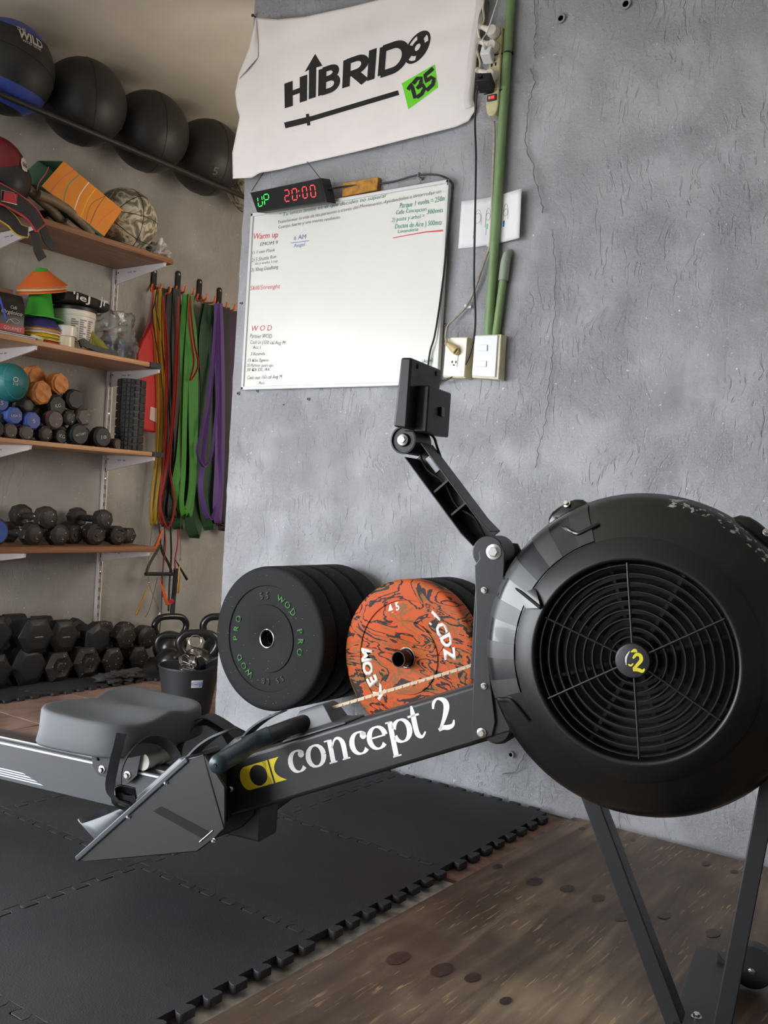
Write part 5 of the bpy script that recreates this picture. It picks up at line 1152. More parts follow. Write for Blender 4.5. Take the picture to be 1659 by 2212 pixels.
# ---- top shelf
z1 = ZS[3]+TH[3]
pc_ = ox(282, 462, -3.62); r = .148; e = ball(Vector((-3.625, 2.885, z1+r)), r, M_camo, 'slam_ball', 'camouflage pattern ball at the right end of the top shelf', 'ball', seams=((0, 0, 1), (.1, 1, 0), (.75, .2, .8), (.7, .5, -.75)))
# crumpled bag
def crumple(c, d, seed, n=26, m2=16, amp=.35, zmin=None, name='bag', mt_=None, parent=None, fr=2.2, smooth=60):
    m = MB(); m.sphere((0, 0, 0), 1, n, m2); 
    for v in m.v:
        q = noise.noise(v*fr+Vector((seed, 0, 0)))+.5*noise.noise(v*fr*2.3+Vector((0, seed, 0))); s_ = 1+amp*q; v.x *= s_*d[0]; v.y *= s_*d[1]; v.z *= s_*d[2]; v += Vector(c)
        if zmin is not None and v.z < zmin: v.z = zmin+.0005
    return m.build(name, mt_, parent, ang=smooth)
M_poly = mat('thin white plastic bag', (206, 202, 196), rough=.3, alpha=.93)
tag(crumple((-3.57, 3.035, z1+.030), (.060, .040, .042), 4, 40, 26, .8, z1, 'plastic_bag', M_poly, fr=2.6, smooth=25), 'crumpled white plastic bag at the end of the top shelf beside the camouflage ball', 'bag')
# gift bag: open topped box lying tilted, orange face with coloured lines
gb = [ox(137, 348, -3.50), ox(264, 453, -3.47), ox(225, 510, -3.47), ox(90, 402, -3.50)]
e = empty('gift_bag', gb[2], label='orange and green paper bag with coloured lines tilted on the top shelf', cat='bag')
gx = (gb[1]-gb[0]).normalized(); gn = (gb[1]-gb[0]).cross(gb[3]-gb[0]).normalized()
if gn.x < 0: gn = -gn
M_go = mat('orange paper', (226, 138, 44), rough=.6, var=.08, vscale=9); M_gg = mat('green paper', (96, 140, 112), rough=.6)
m = MB(); m.add(gb, [(0, 1, 2, 3)]); o = par(m.build('front_face', M_go, smooth=False), e); so = o.modifiers.new('s', 'SOLIDIFY'); so.thickness = .001
bkk = [p-gn*.085 for p in gb]
bkk[0] += Vector((0, -.07, .0)); bkk[3] += Vector((0, -.07, 0.02))
for idx, nme, mt_ in (((0, 1), 'side_face', M_gg), ((1, 2), 'bottom_face', M_go), ((2, 3), 'side_face', M_gg)):
    m = MB(); a, b_ = idx; m.add([gb[a], gb[b_], bkk[b_], bkk[a]], [(0, 1, 2, 3)]); o = par(m.build(nme, mt_, smooth=False), e); so = o.modifiers.new('s', 'SOLIDIFY'); so.thickness = .001
m = MB(); m.add(bkk, [(0, 1, 2, 3)]); o = par(m.build('back_face', M_gg, smooth=False), e); so = o.modifiers.new('s', 'SOLIDIFY'); so.thickness = .001
def gp_(u, v, o=.0012): return gb[0]*(1-u)*(1-v)+gb[1]*u*(1-v)+gb[2]*u*v+gb[3]*(1-u)*v+gn*o
for pts, c, w_ in (([(.17, 0), (.12, .5), (.13, 1)], (214, 96, 110), .0035), ([(.26, 0), (.24, .5), (.33, 1)], (112, 150, 100), .005), ([(.42, 0), (.43, .5), (.50, 1)], (236, 226, 214), .004), ([(.54, 0), (.55, .5), (.61, 1)], (240, 190, 50), .0035), ([(.70, 0), (.62, .5), (.69, 1)], (96, 110, 50), .002), ([(.70, 0), (.71, .5), (.76, 1)], (84, 66, 90), .002), ([(.93, 0), (.86, .5), (.84, 1)], (222, 110, 70), .003)):
    m = MB(); m.ribbon(crom([gp_(*p) for p in pts], 5), gx, w_, .0004); par(m.build('coloured_line', mat('line %d %d %d' % c, c, rough=.6), smooth=False), e)
m = MB(); m.tube(crom([ox(105, 361, -3.5), ox(99, 374, -3.49), ox(84, 395, -3.5), ox(80, 412, -3.50)], 5), .0022, 6); par(m.build('bag_handle', mat('pink cord', (206, 84, 120), rough=.6)), e)
# brown rings (rolled, two thick hoops)
M_hoop = woodmat('worn tan hoop', (134, 112, 84), (96, 80, 60), (14, 14, 14), .5)
for k, (P, l) in enumerate((([(52, 402), (78, 424), (110, 452), (136, 482), (146, 494), (141, 499), (122, 492), (100, 474)], 'left'), ([(82, 420), (112, 432), (150, 455), (180, 482), (195, 502), (189, 509), (168, 500), (140, 478)], 'right'))):
    Q = crom([ox(x, y, -3.50-.03*(k == 0)-.01*i/8) for i, (x, y) in enumerate(P)], 6)
    m = MB(); m.tube(Q, [.0205 if i < 30 else .017 for i in range(len(Q))], 14); tag(m.build('wooden_ring', M_hoop), 'tan wooden exercise ring leaning on the top shelf, %s of the two' % l, 'ring', 'rings on the top shelf')
m = MB(); mm_ = [ox(100, 430, -3.62), ox(170, 470, -3.62), ox(235, 525, -3.60)]; 
c_ = (ox(205, 500, -3.6)); crumple((-3.645, 2.60, z1+.05), (.08, .16, .058), 9, 30, 16, .25, z1, 'black_bag', mat('black nylon bag', (34, 33, 33), rough=.6)); tag(bpy.data.objects['black_bag'], 'soft black nylon bag behind the tan rings on the top shelf', 'bag')
# padded dark red dome with an oval badge
M_red2 = mat('dark red vinyl', (116, 30, 36), rough=.35, bump=.1, bscale=200)
dc = ox(-12, 372, -3.56); e = empty('padded_helmet', dc, label='dark red padded helmet with white oval badge on the top shelf at the left', cat='helmet')
Rr = Matrix.Rotation(.35, 3, 'X')
m = MB(); m.sphere((0, 0, 0), .132, 40, 24, (1.0, .95, 1.08), Rr); m.build('dome', M_red2, e)
m = MB(); m.sphere((0.006, .012, -.030), .130, 40, 24, (1.02, .97, .92), Rr); m.build('lower_padding', mat('black vinyl', (38, 36, 35), rough=.4), e)
sph_text('O', e, .136, .10+.30, .20, .055, mat('white badge', (226, 216, 208), rough=.5), 'badge_ring', width=.046, bold=.02)
m = MB(); n = 28; m.add([Vector((cos(.20+.024/.136*sin(2*pi*k/n)*1.2)*cos(.40+.019/.136*cos(2*pi*k/n)), cos(.20+.024/.136*sin(2*pi*k/n)*1.2)*sin(.40+.019/.136*cos(2*pi*k/n)), sin(.20+.024/.136*sin(2*pi*k/n)*1.2)))*.1368 for k in range(n)], [tuple(range(n))]); m.build('badge', mat('white badge', (226, 216, 208)), e, smooth=False)
sph_text('G&G', e, .1375, .40, .20, .016, mat('badge print', (70, 20, 26)), width=.032, bold=.03)
# belts hanging over the edge
M_belt = mat('black belt leather', (40, 39, 39), rough=.55, bump=.15, bscale=300); M_rt = mat('red piping', (190, 62, 66), rough=.5); M_yt = mat('yellow piping', (214, 190, 60), rough=.5)
def strap(pxs, x, w_, name, mt_, parent=None, trim=None, wd=None, th=.006, k=6, tw=.003):
    P = crom([ox(p[0], p[1], p[2] if len(p) > 2 else x) for p in pxs], k); n_ = len(P)
    wds = []
    for i in range(n_): t = (P[min(i+1, n_-1)]-P[max(i-1, 0)]).normalized(); wds.append(t.cross(Vector((1, 0, 0))))
    ws = w_ if isinstance(w_, list) else [w_]*n_
    if len(ws) != n_: ws = [ws[0]+(ws[-1]-ws[0])*i/(n_-1) for i in range(n_)]
    m = MB(); m.ribbon(P, wds, ws, th); o = m.build(name, mt_, parent)
    if trim:
        for s_ in (-1, 1): m = MB(); m.tube([p+wds[i].normalized()*s_*ws[i]/2 for i, p in enumerate(P)], tw, 7); m.build('piping', trim, o)
        m = MB(); m.tube([P[-1]+wds[-1].normalized()*ws[-1]/2, P[-1]-wds[-1].normalized()*ws[-1]/2], tw, 7); m.build('piping', trim, o)
    return o
b1 = tag(strap([(-40, 405), (0, 418), (40, 440), (68, 462), (88, 492)], -3.435, [.082, .060], 'lifting_belt', M_belt, trim=M_rt, tw=.0042), 'black lifting belt with red piping and metal buckle hanging off the top shelf', 'belt')
bc = [ox(3, 411, -3.425), ox(31, 417, -3.425), ox(36, 442, -3.425), ox(2, 434, -3.425)]; m = MB(); m.tube(bc, .0022, 8, closed=True); m.build('buckle', M_steel, b1)
m = MB(); q = [ox(8, 414, -3.428), ox(37, 420, -3.428), ox(34, 443, -3.428), ox(6, 434, -3.428)]; m.prism(q, (.004, 0, 0)); m.build('red_keeper', mat('red leather keeper', (190, 52, 60), rough=.6), b1, bevel=.001)
b2 = tag(strap([(-30, 440), (0, 458), (24, 476), (40, 495), (60, 502)], -3.455, [.07, .040], 'lifting_belt', M_belt, trim=M_yt, tw=.0036), 'black belt with yellow piping under the red trimmed belt', 'belt')
tag(strap([(70, 498), (78, 520), (82, 540), (92, 560)], -3.450, [.034, .042], 'belt_tail', M_belt), 'black perforated belt tail hanging below the top shelf', 'belt')
tag(strap([(90, 488), (96, 505), (104, 522), (118, 534)], -3.462, [.034, .040], 'belt_tail', M_belt), 'second shorter black belt tail beside the perforated one', 'belt')
# ---- second shelf
z2 = ZS[2]+TH[2]
def onsh(px, x, z): # y for a pixel column at known x,z height: solve along the shelf
    lo_, hi = 1.0, 4.6
    for _ in range(40):
        mid = (lo_+hi)/2; p = Vector((x, mid, z)); d = p-CAM; X_ = 829.5+FPX*d.dot(RT)/d.dot(FW)
        if X_ < px: lo_ = mid
        else: hi = mid
    return (lo_+hi)/2
def cone(e, c, r0, r1, h, th, mt_, n=40, name='disc_cone', rot=None):
    P = [(r1, h), (r0, .004), (r0+.006, .001), (r0+.006, -.001), (r0-.001, -.001), (r1-th, h-th), (r1-th, h), (r1, h)]
    m = MB(); m.lathe(P, c, rot or (0, 0, 1), n, cap=False); return m.build(name, mt_, e)
xc = -3.60; yc = onsh(83, xc, z2+.05)
M_gc = mat('green cone plastic', (70, 176, 62), rough=.4); 
stack = [((214, 78, 48), 0, 'red', 'lowest'), ((206, 196, 96), .012, 'dull yellow', 'second'), ((228, 192, 40), .026, 'yellow', 'third'), ((232, 222, 206), .040, 'white', 'fourth'), ((232, 172, 112), .052, 'peach', 'fifth'), ((70, 60, 120), .064, 'purple', 'highest')]
for c, dz, l, pos in stack:
    o = cone(None, (xc, yc, z2+.002+dz), .098, .068, .040, .003, mat('cone %s' % l, c, rough=.45)); tag(o, '%s training disc cone, %s in the stack under the green cone' % (l, pos), 'cone', 'stacked disc cones')
o = MB(); o.lathe([(.100, 0), (.101, .003), (.066, .006), (.062, .010), (.026, .215), (.024, .217), (.022, .215), (.058, .010), (.062, .003), (.098, 0)], (xc, yc, z2+.108), (0, 0, 1), 44, cap=False); tag(o.build('traffic_cone', M_gc), 'bright green training cone standing on the stack of disc cones', 'cone')
for k, c in enumerate(((226, 112, 52), (226, 200, 150), (226, 112, 52))):
    rx_ = Matrix.Rotation(.28, 3, 'X') @ Vector((.10, 0, 1)); o = cone(None, (xc+.005, yc+.002, z2+.108+.118+k*.012), .100, .034, .062, .003, mat('cone o%d' % (k % 2), c, rough=.45), rot=rx_); tag(o, ['orange disc cone hanging tilted over the green cone, lowest of three', 'beige disc cone between two orange ones on the green cone', 'orange disc cone hanging tilted over the green cone, topmost of three'][k], 'cone', 'tilted disc cones')
# tub with label
yt = onsh(150, -3.62, z2+.1); ct_ = Vector((-3.62, yt+.02, z2)); e = empty('plastic_tub', ct_, label='white plastic tub with a grey printed label and black lid', cat='tub')
m = MB(); m.lathe([(.0001, 0), (.078, 0), (.082, .004), (.092, .150), (.095, .152), (.095, .158), (.093, .160), (.094, .178), (.088, .180)], (0, 0, 0), (0, 0, 1), 56, cap=False); m.build('tub_body', mat('white tub plastic', (214, 208, 196), rough=.4), e)
m = MB(); m.lathe([(.098, .176), (.099, .180), (.098, .192), (.090, .195), (.0001, .195)], (0, 0, 0), (0, 0, 1), 56, cap=False); m.build('tub_lid', M_black, e)
M_lb = mat('grey label print', (118, 120, 122), rough=.5); random.seed(3)
for col in range(3):
    a0 = -.75+col*.42
    for k in range(11):
        z = .035+k*.0095; w2 = .34*(1 if random.random() < .6 else .6); m = MB(); n = 6; r_ = .0838+.0655*z+.0002+.0006
        r0_, r1_ = .0822+.0667*z+.0008, .0822+.0667*(z+.0055)+.0008
        m.add([(r0_*cos(a0+w2*i/n), r0_*sin(a0+w2*i/n), z) for i in range(n+1)]+[(r1_*cos(a0+w2*i/n), r1_*sin(a0+w2*i/n), z+.0055) for i in range(n+1)], [(i, i+1, n+2+i, n+1+i) for i in range(n)]); m.build('label_line', M_lb, e)
# folded black shirt on the tub
cs = ct_+Vector((0, .0, .196)); m = MB(); n = 14
def shirt(u, v, w_): return cs+Vector((-.09+.18*u+.004*noise.noise(Vector((v*4, u*3, w_))), -.115+.235*v, w_*(.050+.012*noise.noise(Vector((u*2, v*3, 5))))*(1-.35*abs(v-.5)**2*2)-.012*abs(v-.35)))
rings = []
for j in range(n+1):
    v = j/n; R_2 = []
    for k in range(20):
        a = 2*pi*k/20; u = .5+.5*abs(cos(a))**.4*(1 if cos(a) > 0 else -1); w_ = .5+.5*abs(sin(a))**.5*(1 if sin(a) > 0 else -1); R_2.append(shirt(u, v, w_+.2))
    rings.append(R_2)
m.loft(rings); sh_ = tag(m.build('folded_shirt', mat('black shirt cloth', (34, 33, 33), rough=.8, bump=.2, bscale=300), ang=70), 'folded black shirt with white letters lying on the white tub', 'shirt')
M_shw = mat('white shirt print', (206, 204, 200), rough=.7)
for s_, v0, v1, z_, h_ in (("'ieJ", .52, .14, .050, .030), ('jr', .92, .74, .052, .040)):
    a = cs+Vector((.097, -.115+.235*v1, z_-.030)); b_ = cs+Vector((.097, -.115+.235*v0, z_-.034)); o = text(s_, a, b_, (0, 0, 1), M_shw, sh_, h_, off=.001, bold=.012, name='shirt_print')
# tape rolls
for k, (dz, c, l, r_) in enumerate(((0, (206, 196, 168), 'lower', .043), (.046, (214, 206, 196), 'upper', .044))):
    yy = onsh(143+k*3, -3.515, z2); m = MB(); m.lathe([(.026, 0), (r_, 0), (r_, .044), (.026, .044), (.026, 0)], (-3.53, yy, z2+dz), (0, 0, 1), 40, cap=False); tag(m.build('tape_roll', mat('tape %s' % l, c, rough=.25, coat=.3), bevel=.001), 'pale adhesive tape roll in front of the tub, %s of the two' % l, 'tape', 'tape rolls on the second shelf')
yy = onsh(84, -3.50, z2); m = MB(); m.lathe([(.008, -.010), (.024, -.011), (.027, 0), (.024, .011), (.008, .010), (.008, -.010)], (-3.515, yy, z2+.014), (.35, 0, 1), 28, cap=False); tag(m.build('tape_roll', mat('cream tape', (214, 202, 158), rough=.4)), 'small cream tape roll at the shelf edge before the disc cones', 'tape')
# coffee bag, papers, pen, box
yA, yB = onsh(-18, -3.52, z2), onsh(52, -3.52, z2); e = empty('coffee_bag', (-3.55, (yA+yB)/2, z2+.012), label='black foil coffee bag with white script and a red band reading GOURMET', cat='coffee bag')
m = MB(); hw_ = (yB-yA)/2; rings = []
for z_, dx, dy in ((0, .028, 1), (.02, .034, 1.0), (.08, .033, 1.0), (.13, .026, 1.0), (.155, .012, .98), (.165, .006, .96)):
    rings.append([Vector((dx*a, hw_*dy*b_, z_)) for a, b_ in ((-1, -.92), (-1, .92), (-.8, 1), (.8, 1), (1, .92), (1, -.92), (.8, -1), (-.8, -1))])
m.loft(rings); m.build('bag_body', mat('black foil', (26, 25, 26), rough=.3), e, ang=40, bevel=.002)
m = MB(); m.prism([(.0345, -hw_*.94, .008), (.0345, hw_*.94, .008), (.0348, hw_*.94, .034), (.0348, -hw_*.94, .034)], (.0008, 0, 0)); m.build('red_band', mat('red band', (186, 36, 46), rough=.4), e)
M_cw = mat('cream script', (216, 210, 200), rough=.5)
text('GOURMET', (.036, -hw_*.35, .014), (.036, hw_*.75, .014), (0, 0, 1), M_cw, e, .014, off=.0005); text('Café', (.0355, -hw_*.0, .100), (.0355, hw_*.4, .100), (0, 0, 1), M_cw, e, .014, off=.001, shear=.3); text('Orgánico', (.0355, -hw_*.55, .078), (.0355, hw_*.75, .078), (0, 0, 1), M_cw, e, .016, off=.001, shear=.3)
m = MB(); m.tube(crom([(.0362, -hw_*.1, .052), (.0362, hw_*.3, .062), (.0362, hw_*.6, .052), (.0362, hw_*.3, .044), (.0362, 0, .056), (.0362, -.2*hw_, .040)], 5), .0009, 5); m.build('flourish', M_cw, e)
m = MB()
for k in range(3): m.box((-3.535, onsh(20, -3.5, z2)-.04+.006*k, z2+.0015+k*.0035), (.10-.004*k, .36, .0030))
pp_ = MB();
for k in range(3):
    tag(MB().box((0, 0, 0), (.10-.005*k, .32, .0034)).build('paper_pad', mat('paper stack %d' % (k % 2), (216, 212, 206) if k % 2 == 0 else (90, 92, 120), rough=.7), loc=(-3.532, onsh(22, -3.5, z2)-.055+.012*k, z2+.0022+k*.0037)), '%s sheaf of papers under the coffee bag' % ['lowest white', 'thin bluish', 'topmost white'][k], 'papers')
m = MB(); m.cyl(ox(-2, 640, -3.478), ox(14, 690, -3.478), .0042, n=12); tag(m.build('pen', mat('blue pen', (48, 74, 180), rough=.35)), 'blue pen leaning on the black coffee bag', 'pen')
tag(MB().box((-3.70, onsh(-2, -3.64, z2+.17), z2+.105), (.16, .10, .21)).build('cardboard_box', mat('brown carton', (136, 98, 70), rough=.7), bevel=.002), 'brown cardboard box behind the coffee bag', 'box')
# glove, knee strap, bag of bottles
M_gl = mat('olive green cloth', (132, 130, 52), rough=.8, bump=.3, bscale=200)
yy = onsh(208, -3.53, z2+.03); e = empty('work_glove', (-3.55, yy, z2), label='crumpled olive green glove between the tub and the clear bag', cat='glove')
m = MB(); m.tube(crom([(-.01, -.02, .095), (0, .0, .06), (.01, .03, .035), (.012, .065, .018)], 6), [.016, .017, .019, .020, .022, .023, .024, .024, .026, .027, .027, .026, .025, .024, .022, .020, .019, .018, .012], 12); m.build('palm', M_gl, e)
for k in range(4): m = MB(); m.tube(crom([(0, -.015+.012*k, .07), (.012, -.03+.012*k, .040), (.014, -.022+.016*k, .014)], 5), [.0085]*10+[.006], 10); m.build('finger', M_gl, e)
yy0, yy1 = onsh(172, -3.50, z2), onsh(250, -3.50, z2)
m = MB(); m.ribbon(crom([(-3.50, yy0, z2+.022), (-3.503, yy0+.02, z2+.034), (-3.500, yy0+.05, z2+.022), (-3.497, (yy0+yy1)/2+.02, z2+.014), (-3.495, yy1, z2+.012)], 6), (0, .1, 1), [.036, .034]+[.03]*10+[.022]*13, .009); o = tag(m.build('knee_strap', M_belt, bevel=.002), 'black padded strap lying along the edge of the second shelf', 'strap')
M_cl = mat('clear film', (232, 236, 238), rough=.08, trans=.95, spec=.6, bump=.6, bscale=30, bdist=.01); M_pet = mat('clear bottle', (206, 222, 230), rough=.06, trans=.85)
yy = onsh(238, -3.62, z2+.08); bgo = crumple((-3.62, yy+.02, z2+.100), (.085, .115, .115), 12, 40, 28, .42, z2, 'clear_bag', M_cl, fr=1.8, smooth=30); tag(bgo, 'clear crinkled plastic bag holding bottles on the second shelf', 'bag')
so = bgo.modifiers.new('s', 'SOLIDIFY'); so.thickness = .0006
for k, (dx, dy) in enumerate(((-.02, -.03), (-.01, .045))):
    m = MB(); m.lathe([(.0001, 0), (.026, 0), (.028, .006), (.028, .085), (.024, .098), (.012, .112), (.012, .122)], (-3.62+dx, yy+.02+dy, z2+.002), (0, 0, 1), 28, cap=False); e = tag(m.build('water_bottle', M_pet), 'small clear bottle inside the plastic bag, %s one' % ('left' if k == 0 else 'right'), 'bottle', 'bottles in the clear bag')
    m = MB(); m.lathe([(.0285, .05), (.0285, .078)], (-3.62+dx, yy+.02+dy, z2+.002), (0, 0, 1), 28, cap=False); m.build('bottle_label', mat('blue label', (64, 84, 130), rough=.4), e)
    m = MB(); m.lathe([(.0135, .118), (.0135, .130), (.0001, .131)], (-3.62+dx, yy+.02+dy, z2+.002), (0, 0, 1), 20, cap=False); m.build('bottle_cap', mat('red cap', (170, 40, 44), rough=.4), e)
# ---- dumbbells
M_db = mat('dark worn iron', (50, 44, 41), rough=.48, metal=.25, var=.4, vscale=24, col2=(76, 64, 58), bump=.3, bscale=60); M_hx = mat('black hex rubber', (30, 31, 33), rough=.45, bump=.2, bscale=180, bdist=.001)
M_br = mat('brown grey vinyl', (92, 76, 70), rough=.55, var=.25, vscale=40); M_bl = mat('blue vinyl', (58, 82, 150), rough=.5, var=.15, vscale=30); M_nb = mat('black neoprene', (28, 31, 34), rough=.55, bump=.2, bscale=300); M_chip = mat('bare metal chips', (170, 160, 146), rough=.4, metal=.6); M_mk = mat('pale stamped mark', (186, 180, 172), rough=.6)
PROTO = {}
def chipmat(base, name, chip=(190, 182, 168), lo_=.66):
    m = mat(name, base, rough=.5, bump=.3, bscale=70); nt, b, N, L = nodes(m); tc = N('ShaderNodeTexCoord'); n = N('ShaderNodeTexNoise'); n.inputs['Scale'].default_value = 75; n.inputs['Detail'].default_value = 5; L(tc.outputs['Object'], n.inputs['Vector'])
    mr = N('ShaderNodeMapRange'); mr.inputs[1].default_value = lo_; mr.inputs[2].default_value = lo_+.02; L(n.outputs[0], mr.inputs[0]); mx = N('ShaderNodeMix'); mx.data_type = 'RGBA'; mx.inputs[6].default_value = lin(base)+(1,); mx.inputs[7].default_value = lin(chip)+(1,); L(mr.outputs[0], mx.inputs[0]); L(mx.outputs[2], b.inputs['Base Color']); return m
M_db = chipmat((38, 33, 31), 'dark worn iron chipped'); M_br = chipmat((70, 57, 53), 'brown worn vinyl', lo_=.68)
def dumbbell(c, R_2, L_, sides, mt_, label, group, face='chamfer', roll=0., yaw=0., pitch=0., mark=None, hr=None, hl=None, name='dumbbell'):
    """front face centre at c (facing +x), body runs back towards the wall"""
    key = (round(R_2, 3), round(L_, 2), sides, mt_.name, face, hl)
    if key not in PROTO:
        hl_ = hl or min(L_*.30, R_2*1.25); ch = R_2*.22; m = MB(); d = {}
        for nm_, x0, sg in (('front', 0, -1), ('back', -L_, 1)):
            m = MB()
            P = [(R_2*.62 if face != 'flat' else R_2*.86, 0), (R_2*.66, .0005), (R_2, ch), (R_2, hl_-ch*.8), (R_2*.72, hl_), (.012, hl_)]
            if face == 'dish': P = [(.0001, .0), (R_2*.26, .0), (R_2*.30, .004), (R_2*.52, .004), (R_2*.66, .0), (R_2, ch), (R_2, hl_-ch*.8), (R_2*.72, hl_), (.012, hl_)]
            m.lathe([(r, h) for r, h in P], (x0, 0, 0), (sg, 0, 0), sides, cap=True, a0=pi/sides if sides > 7 else 0, ref=(0, 0, 1) if sides % 2 == 0 and sides != 6 else (0, 1, 0)); d[nm_] = m
        m = MB(); m.tube([(-hl_+.002, 0, 0), (-L_*.5, 0, 0), (-L_+hl_-.002, 0, 0)], [.0135, .0165, .0135], 14); d['h'] = m
        PROTO[key] = (d, None)
        e = empty(name, c); fb = PROTO[key][0]
        sm = 30
        a = fb['front'].build('head', mt_, e, ang=sm, bevel=R_2*.03); b_ = fb['back'].build('head', mt_, e, ang=sm, bevel=R_2*.03); h_ = fb['h'].build('grip', M_chip if mt_ is M_hx else mt_, e)
        PROTO[key] = e
    else: e = copytree(PROTO[key]); 
    for ch_ in list(e.children):
        if ch_.name.startswith('mark'): bpy.data.objects.remove(ch_)
    e.location = c; e.rotation_euler = (roll, pitch, yaw); tag(e, label, 'dumbbell', group)
    return e
def mark(e, s, w_, h, z=0, mt_=None, rot=0, nm_='printed_mark'):
    o = text(s, (.0012, -w_/2, z-h/2), (.0012, w_/2, z-h/2), (0, 0, 1), mt_ or M_mk, e, h, name=nm_, off=.0006, bold=.01)
    if rot: o.rotation_euler = (rot, 0, 0)
    return o
# dumbbells on the lowest shelf
z4 = ZS[0]+TH[0]; G = 'dumbbells on the lowest shelf'
lst = [(77, 1158, 25, -3.56, 8, 'leftmost of the bottom row'), (133, 1160, 24, -3.55, 8, 'second in the bottom row'), (166, 1157, 21, -3.62, 10, 'third in the bottom row, set back'), (212, 1157, 24, -3.56, 12, 'fourth in the bottom row, round cast centre'), (259, 1158, 21, -3.57, 12, 'fifth in the bottom row, round cast centre'), (283, 1159, 19, -3.66, 6, 'rightmost of the bottom row')]
for px, py, r_, x, sd, l in lst:
    yy = onsh(px, x, z4+.045); r2 = r_*depth((x, yy, z4+.05))/FPX*1.0; k = cos(pi/sd)
    dumbbell(Vector((x, yy, z4+.0005+r2*k+ (r2*(1-k)*.0))), r2, .24 if x > -3.6 else .18, sd if sd != 10 else 8, M_db, 'dark iron dumbbell on lowest shelf, '+l, G, 'dish' if sd > 9 else 'chamfer', roll=(pi/8 if sd in (8, 10) else 0) if False else 0)
for px, py, r_, x, l in ((108, 1119, 25, -3.55, 'lying on top at the left with its handle showing'), (230, 1123, 22, -3.55, 'lying on top at the right with worn gold edges')):
    p = ox(px, py, x); r2 = r_*depth(p)/FPX; dumbbell(p, r2, .245, 8, M_db, 'dark iron dumbbell on lowest shelf, '+l, G, roll=.3)
p = ox(-8, 1160, -3.50); e = empty('small_plate', (p.x, p.y, z4+.060), label='small black plate with a blue centre standing at the left of the lowest shelf', cat='plate')
m = MB(); m.lathe([(.0001, .0), (.046, 0), (.050, .004), (.050, .02)], (0.0, 0, 0), (-1, .1, 0), 40, cap=False); m.build('blue_centre', M_bl, e); m = MB(); m.lathe([(.05, .012), (.0595, .014), (.0595, .05), (.0001, .05)], (-.002, 0, 0), (-1, .1, 0), 40, cap=False); m.build('black_rim', M_nb, e)
# dumbbells and balls on the third shelf
z3 = ZS[1]+TH[1]; G = 'small dumbbells piled on the third shelf'
rows = [  # px, py, radius px, x of face, sides, material, description, mark
 (-6, 928, 20, -3.53, 8, M_nb, 'black vinyl dumbbell, bottom row, at the picture edge', None), (25, 930, 17, -3.53, 12, M_br, 'brown round headed dumbbell, bottom row, second from the left', None), (60, 934, 17, -3.52, 8, M_br, 'brown chipped dumbbell, bottom row, below the blue one', None),
 (101, 936, 19, -3.53, 8, M_db, 'dark chipped dumbbell, bottom row, centre left', None), (134, 938, 17, -3.57, 12, M_nb, 'black dumbbell, bottom row, set back beside the chipped one', 'KG'), (174, 937, 24, -3.54, 14, M_nb, 'large round black dumbbell with stamped word, bottom row', 'VICTORY'), (224, 942, 23, -3.54, 14, M_nb, 'large round black dumbbell nearest the foam roller, bottom row', '10'), (256, 955, 12, -3.58, 14, M_br, 'small brown dumbbell at the right end of the bottom row', None),
 (4, 870, 19, -3.55, 14, M_bl, 'blue dumbbell with a white 5 at the left of the pile', '5'), (34, 898, 20, -3.53, 8, M_bl, 'bright blue dumbbell with white lettering, second row', 'USA 5'), (73, 909, 20, -3.52, 8, M_bl, 'muted blue dumbbell with a large 5, second row', '5'), (62, 876, 20, -3.56, 6, M_hx, 'dark grey hexagonal dumbbell above the two blue ones', None),
 (90, 895, 19, -3.62, 8, M_br, 'brown dumbbell deep in the pile behind the blue ones', None), (121, 907, 21, -3.53, 14, M_br, 'brown dumbbell with a pink edge, second row', None), (153, 903, 17, -3.55, 8, M_db, 'dark dumbbell with gold chips, second row', None), (184, 901, 20, -3.54, 6, M_br, 'brown hexagonal dumbbell at the right of the second row', None), (198, 928, 14, -3.60, 8, M_db, 'small dark dumbbell wedged behind the big round ones', None),
 (125, 876, 24, -3.57, 8, M_nb, 'large black dumbbell with white stamp under the orange ones', 'KG'), (165, 863, 23, -3.56, 8, M_nb, 'large black dumbbell on top at the right of the pile', None), (8, 905, 12, -3.56, 8, M_hx, 'small grey dumbbell between the blue ones at the left', None)]
for px, py, r_, x, sd, mt_, l, mk_ in rows:
    p = ox(px, py, x); r2 = r_*depth(p)/FPX
    if p.z-r2*cos(pi/sd) < z3+.0005 or py > 925: p = Vector((x, p.y, z3+.0006+r2*(cos(pi/sd) if sd < 12 else 1)))
    e = dumbbell(p, r2, .15 if r_ < 22 else .19, sd, mt_, l+' on the third shelf', G, 'flat' if mt_ in (M_bl, M_br, M_nb) else 'chamfer', roll=0 if py > 925 else random.uniform(-.2, .2), hl=.05)
    if mk_: mark(e, mk_, min(r2*1.1, .014*len(mk_)), .016 if len(mk_) < 3 else .010, mt_=M_mk, rot=random.uniform(-.2, .3))
    if 'pink' in l: m = MB(); m.lathe([(r2*1.01, .010), (r2*1.01, .016)], (0, 0, 0), (-1, 0, 0), 30, cap=False); m.build('pink_edge', mat('pink vinyl', (190, 70, 104), rough=.5), e)
M_orw = mat('orange brown tape wrap', (206, 136, 74), rough=.65, bump=.6, bscale=70, var=.35, vscale=34, col2=(168, 98, 48), bdist=.003)
for px, py, r_, x, l in ((81, 815, 26, -3.64, 'rear one'), (133, 829, 24, -3.57, 'right hand one'), (94, 848, 27, -3.54, 'front one with a wrapped edge')):
    p = ox(px, py, x); r2 = r_*depth(p)/FPX; e = dumbbell(p, r2, .16, 8, M_orw, 'orange tape wrapped dumbbell on the third shelf, '+l, 'orange wrapped dumbbells', 'flat', roll=.3, hl=.055, yaw=.1)
